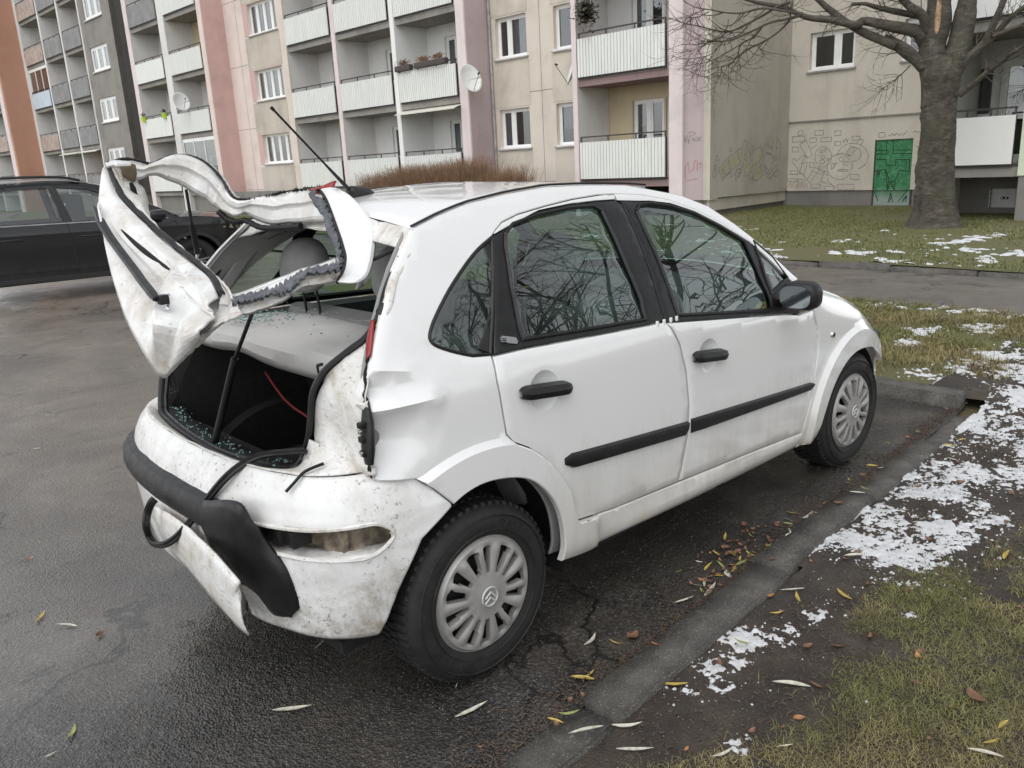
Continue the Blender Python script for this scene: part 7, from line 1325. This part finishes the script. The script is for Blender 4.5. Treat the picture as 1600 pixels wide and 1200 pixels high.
# top shelf of the bumper towards the boot sill
topl = [bump_pt(t, .776) for t in np.linspace(t_of_x(-.33, True), t_of_x(-.36, False), 10)]
ribbon('boot_sill', [(x, y, z + .001) for x, y, z in topl], [(x - .006, y, z - .012) for x, y, z in SR[6:16]], 'paint_dirty', CAR, 6, 5, .004, .006, .003)
mb = MB(); rows = []
for t in np.linspace(0, 1, 22):
    k = t * 6; i = min(5, int(k)); a = Vector(SR[8 + i]).lerp(Vector(SR[9 + i]), k - i); rows.append([(a.x + .0, a.y, a.z - .004), (a.x + .03, a.y * .97, a.z + .006), (a.x + .075, a.y * .95, a.z - .004), (a.x + .12, a.y * .93, a.z - .06)])
mb.grid(rows).build('sill_trim', 'black_plastic', CAR)
# black rubbing strip of the bumper, still fixed on the left, torn off and hanging on the right
t0, t1 = t_of_x(-.30, False), None
t1 = next(pl_[i] for i in range(len(pc)) if pc[i][1] < -.30)
mb = MB(); rows = [[] for _ in range(6)]
for t in np.linspace(t0, t1, 44):
    for k, (z, o_) in enumerate(((.578, -.002), (.586, .026), (.605, .036), (.645, .036), (.668, .024), (.676, -.004))): rows[k].append(bump_pt(t, z, o_))
mb.grid(rows, True).build('bumper_strip', 'black_plastic', CAR)
sa, sb_ = [bump_pt(t1 - .03, .672, .028)] + STRIP_HANG_A[1:], [bump_pt(t1 - .03, .582, .028)] + STRIP_HANG_B[1:]
ribbon('bumper_strip', sa, sb_, 'black_plastic', CAR, 6, 6, .012, .02, .004, (-.8, -.5, 0))
# recess behind the missing lamp, plate remains and hanging fragments
ta, tb = HOLE_L - .04, HOLE_R + .02
ribbon('lamp_recess', [bump_pt(t, .662, -.065 - .02 * math.sin(t * 30)) for t in np.linspace(ta, tb, 12)], [bump_pt(t, .535, -.055 - .02 * math.sin(t * 23)) for t in np.linspace(ta, tb, 12)], 'mud', CAR, 8, 4, .004, -.02, .02, (-1, 0, 0))
ribbon('lamp_recess', [bump_pt(t, .552, -.004) for t in np.linspace(ta, tb, 10)], [bump_pt(t, .560, -.07) for t in np.linspace(ta, tb, 10)], 'paint_dirty', CAR, 4, 4, .004, .0, .012)
ribbon('lamp_recess', [bump_pt(t, .652, -.006) for t in np.linspace(ta, tb, 10)], [bump_pt(t, .645, -.07) for t in np.linspace(ta, tb, 10)], 'paint_dirty', CAR, 3, 4, .004, .0, .008)
mb = MB()
for u in (.30, .40): t = ta + (tb - ta) * u; q = Vector(bump_pt(t, .605, -.045)); mb.bbox(q - Vector((.03, .04, .026)), q + Vector((.03, .04, .026)), .005)
mb.build('lamp_carrier', 'black_plastic', CAR)
mb = MB()
for u in (.70,): t = ta + (tb - ta) * u; q = Vector(bump_pt(t, .603, -.045)); mb.bbox(q - Vector((.010, .014, .045)), q + Vector((.010, .014, .045)), .004)
mb.build('lamp_bracket', 'mud', CAR)
pb = PLATE_BITS[0]
ribbon('plate_panel', [bump_pt(t, .565, .004) for t in np.linspace(t_of_x(-.56, False), t1 + .02, 8)], [bump_pt(t, .30, -.012) for t in np.linspace(t_of_x(-.56, False) + .02, t1 - .08, 8)], 'paint_dirty', CAR, 8, 5, .006, .0, .006)
ribbon('torn_flap', [pb[0], pb[1], pb[2], lerp(pb[2], pb[3], .6), pb[3]], [pb[7], lerp(pb[7], pb[6], .5), pb[6], pb[5], pb[4]], 'paint_dirty', CAR, 6, 6, .006, .012, .004, (-1, -.3, 0))
mb = MB(); mb.tube(spline([(-.50, -.18, .36), (-.56, -.24, .30), (-.58, -.27, .27)], 4), .028, 10); mb.build('exhaust', 'alloy', CAR)
ribbon('bumper_tear', [bump_pt(t, .53, -.03) for t in np.linspace(t1 - .1, t1 + .16, 6)], [bump_pt(t, .30, -.05) for t in np.linspace(t1 - .1, t1 + .16, 6)], 'foam', CAR, 6, 4, .01, .0, .025, seed=3)

# --- raised, crumpled tailgate
TG = empty('tailgate', (0, 0, 0)); TG.parent = CAR
def band(name, A, Bp, mat, parent, prof, dirn, k=9, wob=.0008, th=.003, seed=0):
    """stamped sheet-metal band between two polylines; prof = (t, lift) across"""
    A_, B_ = spline(A, k), spline(Bp, k); dn = Vector(dirn); mb = MB(); rows = []
    for i, (a, b_) in enumerate(zip(A_, B_)):
        a, b_ = Vector(a), Vector(b_); row = []
        for t, l in prof:
            q = a.lerp(b_, t) + dn * (l + .012 * crumple(i / len(A_), t, len(A_) / 9, 2.2, seed + 5)) + Vector((0, 0, .006 * crumple(i / len(A_), .3, len(A_) / 7, 1, seed + 9))); q += Vector((fbm(q.x * 13 + seed, q.y * 13, q.z * 13), fbm(q.x * 13, q.y * 13 + seed + 5, q.z * 13), fbm(q.x * 13, q.y * 13, q.z * 13 + seed + 9))) * wob; row.append(tuple(q))
        rows.append(row)
    me = mb.grid(rows).build(name, mat, parent); me.data.set_sharp_from_angle(angle=R(9)); mod(me, 'SOLIDIFY', thickness=th, offset=0); return me
panel_rows = [T_sill, T_flange, T_slit, T_strip, T_low1, T_low]
def crumple(u, v, nu, nv, seed):
    """piecewise-linear random relief: flat facets meeting in sharp creases"""
    a, b_ = u * nu, v * nv; i, j = int(math.floor(a)), int(math.floor(b_)); fa, fb = a - i, b_ - j
    h = lambda p_, q_: random.Random((p_ * 92821 + q_ * 68917 + seed * 7919) & 0xffffff).uniform(-1, 1)
    if fa + fb < 1: return h(i, j) * (1 - fa - fb) + h(i + 1, j) * fa + h(i, j + 1) * fb
    return h(i + 1, j + 1) * (fa + fb - 1) + h(i, j + 1) * (1 - fa) + h(i + 1, j) * (1 - fb)
def net(name, rows_, mat, parent, th=.006, kx=6, ky=4, wob=.003, push=None, cr_amp=0.0):
    cols = [spline(r, kx) for r in rows_]; n_ = len(cols[0]); full_ = []
    for j in range(n_):
        full_.append(spline([c_[j] for c_ in cols], ky))
    mb = MB(); rows2 = []
    for j, col in enumerate(full_):
        rr = []
        for i, q in enumerate(col):
            q = Vector(q); u, v = j / (n_ - 1), i / (len(col) - 1)
            if push: q += push(u, v)
            if cr_amp: q += Vector((-.75, -.45, .35)) * crumple(u, v, 9, 4, 3) * cr_amp * (.35 + 1.1 * ssm(.25, .85, u)) * min(1, 6 * v * (1 - v) + .25)
            q += Vector((fbm(q.x * 11, q.y * 11, q.z * 11), fbm(q.y * 11, q.z * 11, q.x * 11 + 4), fbm(q.z * 11 + 8, q.x * 11, q.y * 11))) * wob; rr.append(tuple(q))
        rows2.append(rr)
    o = mb.grid(rows2).build(name, mat, parent); o.data.set_sharp_from_angle(angle=R(7)); mod(o, 'SOLIDIFY', thickness=th, offset=0); return o
def tpush(u, v):
    # stamped number-plate recess and a sharp buckle towards the near corner
    tp_ = ssm(1.0, .72, v); rec = .026 * tp_ * ssm(.50, .60, v) * ssm(1.0, .9, v) * ssm(.12, .22, u) * ssm(.66, .60, u); fold = .045 * max(0, 1 - abs(u - .68 - .06 * v) / .08) * ssm(.2, .45, v) - .035 * max(0, 1 - abs(u - .84 + .05 * v) / .07) * ssm(.3, .6, v) + .02 * max(0, 1 - abs(v - .35 - .3 * (u - .7)) / .10) * ssm(.6, .8, u)
    fold *= tp_; return Vector((rec - fold * .8, rec * .3 - fold * .3, fold * .2))
net('outer_skin', panel_rows, 'paint_dirty', TG, push=tpush, wob=.0008, cr_amp=.022, kx=10, ky=6); TG.children[0].data.materials[0] = MATS['paint_tailgate']
net('inner_skin', [[(x + .035, y + .0, z - .005) for x, y, z in T_sill], [(x + .07, y, z - .01) for x, y, z in T_slit], [(x + .06, y, z) for x, y, z in T_low1], T_lowin], 'paint_dirty', TG, wob=.010)
ribbon('lower_lip', T_low, T_lowin, 'paint_dirty', TG, 3, 6, .004, .004, .005)
ribbon('glass_seal', [lerp(a, b_, .25) for a, b_ in zip(T_sill, T_sill_in)], T_sill_in, 'seal_rubber', TG, 4, 6, .005, .005, .007, (-.3, 0, 1)); ribbon('sill_return', T_sill_in, [(x + .03, y, z - .03) for x, y, z in T_sill], 'paint_dirty', TG, 3, 5, .004)
mb = MB(); sl_ = spline(T_slit, 6); sl2 = sl_[15:36]
mb.tube([(x - .004, y - .002, z) for x, y, z in sl2], [.0015 + .0075 * math.sin(math.pi * i / (len(sl2) - 1)) ** .7 for i in range(len(sl2))], 7, flat=.9); mb.build('split_shade', 'carpet_and_gap_black', TG)  # solid black tube painting the dark inside of the split
hs = spline(HATCH_STRIP, 5); mb = MB(); mb.tube([(x - .012, y, z + .002) for x, y, z in hs], [.004 + .010 * min(1, i / 8) * min(1, (len(hs) - 1 - i) / 6 + .5) for i in range(len(hs))], 8, flat=.8); mb.build('handle_strip', 'black_plastic', TG)
e = Vector(hs[-1]); mb = MB(); mb.bbox(e + Vector((-.008, -.014, -.014)), e + Vector((.018, .012, .012)), .004); mb.build('plate_lamp', 'black_plastic', TG)
# frame members of the window opening
band('side_frame', T_pl_hi, T_pl_lo, 'paint_tailgate', TG, ((0, 0), (.10, .010), (.16, .020), (.38, .024), (.46, .008), (.52, .004), (.85, .010), (.93, .0), (1, -.018)), (-.35, -.75, .1)); ribbon('side_frame', [(x + .035, y + .03, z) for x, y, z in T_pl_hi], [(x + .03, y + .03, z + .006) for x, y, z in T_pl_lo], 'paint_dirty', TG, 4, 5, .006, .0, .004)
mb = MB(); ph = spline(T_pl_hi, 6); mb.tube([(x + .008, y, z + .002) for x, y, z in ph], [.0045 + .0035 * abs(fbm(i * .35, 2)) for i in range(len(ph))], 6); mb.build('frame_seal', 'seal_rubber', TG)
mb = MB()
for i in range(90):
    k = random.randint(76, len(ph) - 1); x, y, z = ph[k]; s = random.uniform(.002, .006); h_ = random.uniform(.003, .015); x += random.gauss(0, .004); a = random.uniform(0, 3); ca, sa_ = math.cos(a) * s, math.sin(a) * s
    mb.add([(x - ca, y - sa_, z - .002), (x + ca, y + sa_, z - .002), (x + sa_, y - ca, z - .002), (x + random.gauss(0, .004), y, z + h_)], [(0, 1, 3), (1, 2, 3), (2, 0, 3)])
mb.build('seal_crumbs', 'seal_rubber', TG, smooth=False)['kind'] = 'stuff'
band('side_frame', T_pr_hi, T_pr_lo, 'paint_dirty', TG, ((0, 0), (.12, .012), (.5, .014), (.58, .002), (.9, .0), (1, -.014)), (-.4, -.8, .1), wob=.002); ribbon('side_frame', [(x + .02, y + .05, z) for x, y, z in T_pr_hi], [(x + .03, y + .05, z + .0) for x, y, z in T_pr_lo], 'paint_white', TG, 4, 5, .006)
ribbon('frame_top', T_pr_hi, [(x + .02, y + .05, z) for x, y, z in T_pr_hi], 'paint_white', TG, 3, 5, .004)
ribbon('glass_adhesive', [(x - .006, y - .022, z - .004) for x, y, z in T_pr_hi[1:]], [(x * .5 + a * .5 - .008, y * .5 + b_ * .5 - .03, z * .62 + c_ * .38) for (x, y, z), (a, b_, c_) in zip(T_pr_hi[1:], T_pr_lo[1:])], 'adhesive', TG, 5, 9, .012, .006, .014, (-.4, -.8, .2), 4, jag=.35)
net('upper_edge', [T_top_in, T_top_mid, T_top_out, [(x + .03, y + .06, z - .03) for x, y, z in T_top_out]], 'paint_white', TG, wob=.0006, cr_amp=.004)
mb = MB(); ti = spline(T_top_in, 6); mb.tube(ti, .0065, 6); mb.build('frame_seal', 'seal_rubber', TG)
ribbon('glass_adhesive', T_adh, [lerp(a, b_, .55) for a, b_ in zip(T_adh, spline(T_top_in, 1)[:8])], 'adhesive', TG, 5, 9, .014, .008, .014, (-1, -.4, 0), 6, jag=.35)
a0 = Vector(T_top_in[0]); ribbon('brake_light', [a0 + Vector((-.01, .06, .0)), a0 + Vector((.01, .0, .012)), a0 + Vector((.035, -.05, .018))], [a0 + Vector((-.01, .02, -.012)), a0 + Vector((.0, -.02, -.012)), a0 + Vector((.02, -.05, -.012))], 'red_lens', TG, 3, 3, .006, .006, .008)
mb = MB(); lo_ = spline(T_pl_lo, 6); sg_ = lo_[58:96]; mb.tube([(x, y, z - .010 - .012 * math.sin(math.pi * i / len(sg_))) for i, (x, y, z) in enumerate(sg_)], [.010 + .002 * (i % 2) for i in range(len(sg_))], 7); mb.build('cable_gaiter', 'seal_rubber', TG)
c0 = Vector(T_pl_lo[0]); ribbon('corner_plate', [c0 + Vector((.03, .0, .035)), c0 + Vector((.06, .0, .04)), c0 + Vector((.085, .0, .035))], [c0 + Vector((.035, .0, -.005)), c0 + Vector((.07, .0, -.025)), c0 + Vector((.085, .0, .005))], 'corner_card', TG, 3, 3, .003, .0, .006)
GS = [(-.478, .49, 1.640), (-.454, .48, 1.615), (-.420, .48, 1.598), (-.393, .48, 1.561), (-.407, .46, 1.478)]
band('gusset', [T_sill_in[0], T_sill_in[1], T_sill_in[2], T_sill_in[3], T_sill_in[4]], GS, 'paint_dirty', TG, ((0, 0), (.3, .006), (.6, -.004), (1, .0)), (-.3, -.8, 0), wob=.005)
mb = MB(); gq = Vector(lerp(T_sill_in[2], GS[2], .45)); mb.tube([gq + Vector((.0, -.012, .02)), gq + Vector((.005, -.012, .0)), gq + Vector((.012, -.012, -.03))], [.006, .010, .005], 8); mb.build('latch_hole_shade', 'carpet_and_gap_black', TG)  # black plug standing in for the shade inside a hole
mb = MB(); mb.bbox(c0 + Vector((.0, -.06, .03)), c0 + Vector((.05, -.03, .045)), .006); mb.build('catch', 'pvc', TG)
# oval number badge "C3" near the buckled corner, drawn as raised strokes
bc = Vector(T_strip[7]).lerp(Vector(T_low1[7]), .25); ex = (Vector(T_strip[8]) - Vector(T_strip[6])).normalized(); ez = (Vector(T_strip[7]) - Vector(T_low1[7])).normalized(); en = ex.cross(ez).normalized(); en = en if en.x < 0 else -en
mb = MB(); bp_ = lambda u, v: bc + en * .034 + ex * u + ez * v
mb.tube([bp_(.012 * math.cos(a) - .006, .022 + .016 * math.sin(a)) for a in np.linspace(R(60), R(300), 12)], .0032, 5)
mb.tube(spline([bp_(-.008, -.002), bp_(.008, -.006), bp_(-.001, -.016), bp_(.009, -.024), bp_(-.008, -.032)], 4), .0032, 5); mb.build('model_badge', 'chrome', TG)
# gas struts
for nm, s_ in (('gas_strut', STRUT_R), ('gas_strut', STRUT_L)):
    a, m_, b_ = map(Vector, s_); mb = MB(); mb.tube([a, m_], .0062, 8); mb.tube([m_, m_.lerp(b_, .03), b_], [.012, .012, .012], 10); mb.tube([b_, b_ + (b_ - m_).normalized() * .025], [.010, .014], 8); mb.build(nm, 'black_plastic', CAR)

# ================================================================== FALLEN WILLOW LEAVES
def leafmat(nm, col, back): simple(nm, col, .55, 0, .35, 60)
leafmat('leaf_yellow', (.42, .31, .07), 0); leafmat('leaf_pale', (.50, .48, .40), 0); leafmat('leaf_green', (.27, .28, .09), 0); leafmat('leaf_brown', (.17, .085, .045), 0); leafmat('leaf_orange', (.34, .16, .06), 0)
def leaf_mesh(L, w_, curl, bend, seed):
    rows = []; rng = random.Random(seed)
    for i in range(9):
        t = i / 8; wv = w_ * math.sin(math.pi * min(1, t * .96 + .03)) ** .8 * (1 - .25 * t); x = (t - .5) * L; y0 = bend * math.sin(math.pi * t); z0 = curl * (t - .5) ** 2 * 4 + .002
        rows.append([(x, y0 + wv * s, z0 + abs(s) * wv * .45 + rng.uniform(0, .0006)) for s in (-1, -.5, 0, .5, 1)])
    mb = MB(); mb.grid(rows); me = bpy.data.meshes.new('fallen_leaf'); me.from_pydata(mb.v, [], mb.f); me.polygons.foreach_set('use_smooth', [True] * len(me.polygons)); return me
LV = {c: [leaf_mesh(random.uniform(.075, .105), random.uniform(.0065, .010), random.uniform(.002, .012), random.uniform(-.008, .008), k * 7 + len(c)) for k in range(3)] for c in ('leaf_yellow', 'leaf_pale', 'leaf_green')}
LV['leaf_brown'] = [leaf_mesh(.06, .019, .012, .004, 3), leaf_mesh(.05, .015, .016, .0, 5)]; LV['leaf_orange'] = [leaf_mesh(.055, .014, .008, .003, 9), leaf_mesh(.045, .012, .012, .0, 4)]
for c, l in LV.items():
    for me in l: me.materials.append(MATS[c])
CN = {'leaf_yellow': 'yellow', 'leaf_pale': 'pale silvery', 'leaf_green': 'yellow-green', 'leaf_brown': 'brown', 'leaf_orange': 'orange'}
def zat(x, y):
    if y < KA(x) - .145: return float(soil_h(x, y)) + .006 + (.018 if float(snow_m(np.array(x), np.array(y))) > .5 else 0)
    if y < KA(x) + .03 and -1 < x < 3.6: return .032
    return .003
def leaf(x, y, col, ang, label, group, sc=1.0):
    o = bpy.data.objects.new('fallen_leaf', random.choice(LV[col])); COL.objects.link(o); o.location = (x, y, zat(x, y)); o.rotation_euler = (random.uniform(-.15, .15), random.uniform(-.1, .1), ang); o.scale = (sc,) * 3
    return tag(o, label, 'leaf', group)
PLACED = [(-.54, -.48, 'leaf_pale', -.6, 'pale leaf alone on the wet asphalt below the rear wheel'), (-1.07, -.09, 'leaf_green', 1.0, 'yellow-green leaf on the asphalt at the lower left corner'), (.11, -1.27, 'leaf_pale', -.75, 'largest pale leaf beside the near end of the kerb'), (.05, -1.35, 'leaf_pale', -.85, 'long pale leaf lying just below the largest pale leaf'),
 (-.02, -1.23, 'leaf_pale', 2.6, 'pale leaf at the near end of the kerb, beside a green one'), (.005, -1.14, 'leaf_green', 2.4, 'yellow-green leaf across the near end of the kerb'), (1.02, -1.19, 'leaf_orange', -.9, 'broad orange leaf on soil in the middle of the verge strip'), (.94, -1.27, 'leaf_yellow', -.55, 'yellow leaf beside the small snow patch'), (1.09, -1.27, 'leaf_yellow', .7, 'short yellow leaf under a pale one near the grass edge'),
 (1.12, -1.23, 'leaf_pale', 2.4, 'pale leaf at the grass edge above the small snow patch'), (.18, -1.03, 'leaf_yellow', 2.2, 'yellow leaf on asphalt at the near kerb stone'), (.48, -1.0, 'leaf_brown', .4, 'curled brown leaf on asphalt against the kerb'), (.36, -.90, 'leaf_pale', .3, 'small pale leaf on asphalt a hand from the kerb'), (.79, -.98, 'leaf_pale', -.3, 'pale leaf on asphalt where two kerb stones meet, left one'),
 (.91, -1.01, 'leaf_pale', .2, 'pale leaf on asphalt where two kerb stones meet, right one'), (1.33, -.80, 'leaf_yellow', .5, 'yellow leaf on asphalt among brown litter by the kerb joint'), (1.10, -.93, 'leaf_green', 1.0, 'green leaf touching the kerb joint'), (1.06, -.90, 'leaf_yellow', .2, 'yellow leaf just above the kerb joint'), (-.16, -.89, 'leaf_pale', -.2, 'pale leaf on asphalt under the rear wheel'),
 (.57, -1.53, 'leaf_pale', 2.2, 'upright pale leaf at the edge of the grass'), (.19, -1.54, 'leaf_pale', -.3, 'pale leaf at the bottom edge of the grass'), (2.14, -1.03, 'leaf_green', 1.2, 'yellow-green leaf at the far end of the kerb'), (1.47, -1.30, 'leaf_pale', 2.5, 'pale leaf lying at the edge of the big snow patch'), (1.20, -1.39, 'leaf_yellow', 1.0, 'yellow leaf at the corner of the grass by the big snow patch'), (.36, -1.25, 'leaf_yellow', 2.3, 'small yellow leaf on the nearest snow patch'),
 (.67, -1.30, 'leaf_green', 1.7, 'green leaf standing on the small snow patch'), (1.75, -.95, 'leaf_pale', .1, 'pale leaf on asphalt near the far kerb stone'), (1.85, -1.72, 'leaf_yellow', .1, 'long orange-yellow leaf on the grass at the right edge'), (.95, -1.75, 'leaf_orange', .6, 'upright orange leaf in the grass'), (.85, -1.95, 'leaf_brown', 1.0, 'brown leaf in the grass right of the orange one'), (1.35, -1.95, 'leaf_orange', .3, 'orange leaf at the right edge of the grass'), (.45, -2.0, 'leaf_brown', .4, 'brown leaf in the grass above the lower right corner'),
 (.62, -2.05, 'leaf_pale', 1.9, 'pale curled leaf in the grass near the lower right corner'), (-.95, .75, 'leaf_yellow', .9, 'yellow leaf on asphalt left of the bumper'), (-.90, .60, 'leaf_pale', 2.3, 'pale leaf beside the yellow one left of the bumper'), (-.85, 1.35, 'leaf_orange', -.3, 'orange leaf on asphalt further left of the bumper'), (-1.45, 1.6, 'leaf_pale', .6, 'pale leaf near the left edge of the asphalt'), (-1.2, 1.5, 'leaf_pale', .3, 'pale leaf in the row of leaves left of the bumper')]
for x, y, c, a, lb in PLACED: leaf(x, y, c, a, lb, 'fallen leaves', random.uniform(.7, 1.15))
mb = MB(); mbs = {c: MB() for c in LV}
for i in range(230):
    r = random.random()
    if r < .35: x = random.uniform(.9, 1.6); y = KA(x) + random.uniform(.0, .22)
    elif r < .55: x = random.uniform(-.4, 3.6); y = KA(x) + random.uniform(-.05, .12)
    elif r < .78: x = random.uniform(-.2, 3.6); y = KA(x) - random.uniform(.15, 1.0)
    else: x = random.uniform(-2.5, 3.6); y = random.uniform(-.9, 7)
    c = random.choice(('leaf_brown',) * 5 + ('leaf_orange', 'leaf_pale', 'leaf_yellow', 'leaf_green') if r < .78 else ('leaf_pale', 'leaf_brown', 'leaf_yellow')); me = random.choice(LV[c]); s = random.uniform(.3, .75); mt = Matrix.Translation((x, y, zat(x, y))) @ Matrix.Rotation(random.uniform(0, 6.28), 4, 'Z') @ Matrix.Rotation(random.uniform(-.5, .5), 4, 'X') @ Matrix.Scale(s, 4)
    mbs[c].add([mt @ v.co for v in me.vertices], [tuple(p_.vertices) for p_ in me.polygons])
for c, m_ in mbs.items():
    if m_.v: tag(m_.build('leaf_scatter', c), f'scattered small {CN[c]} leaf scraps on asphalt, kerb and soil', 'leaves', kind='stuff')
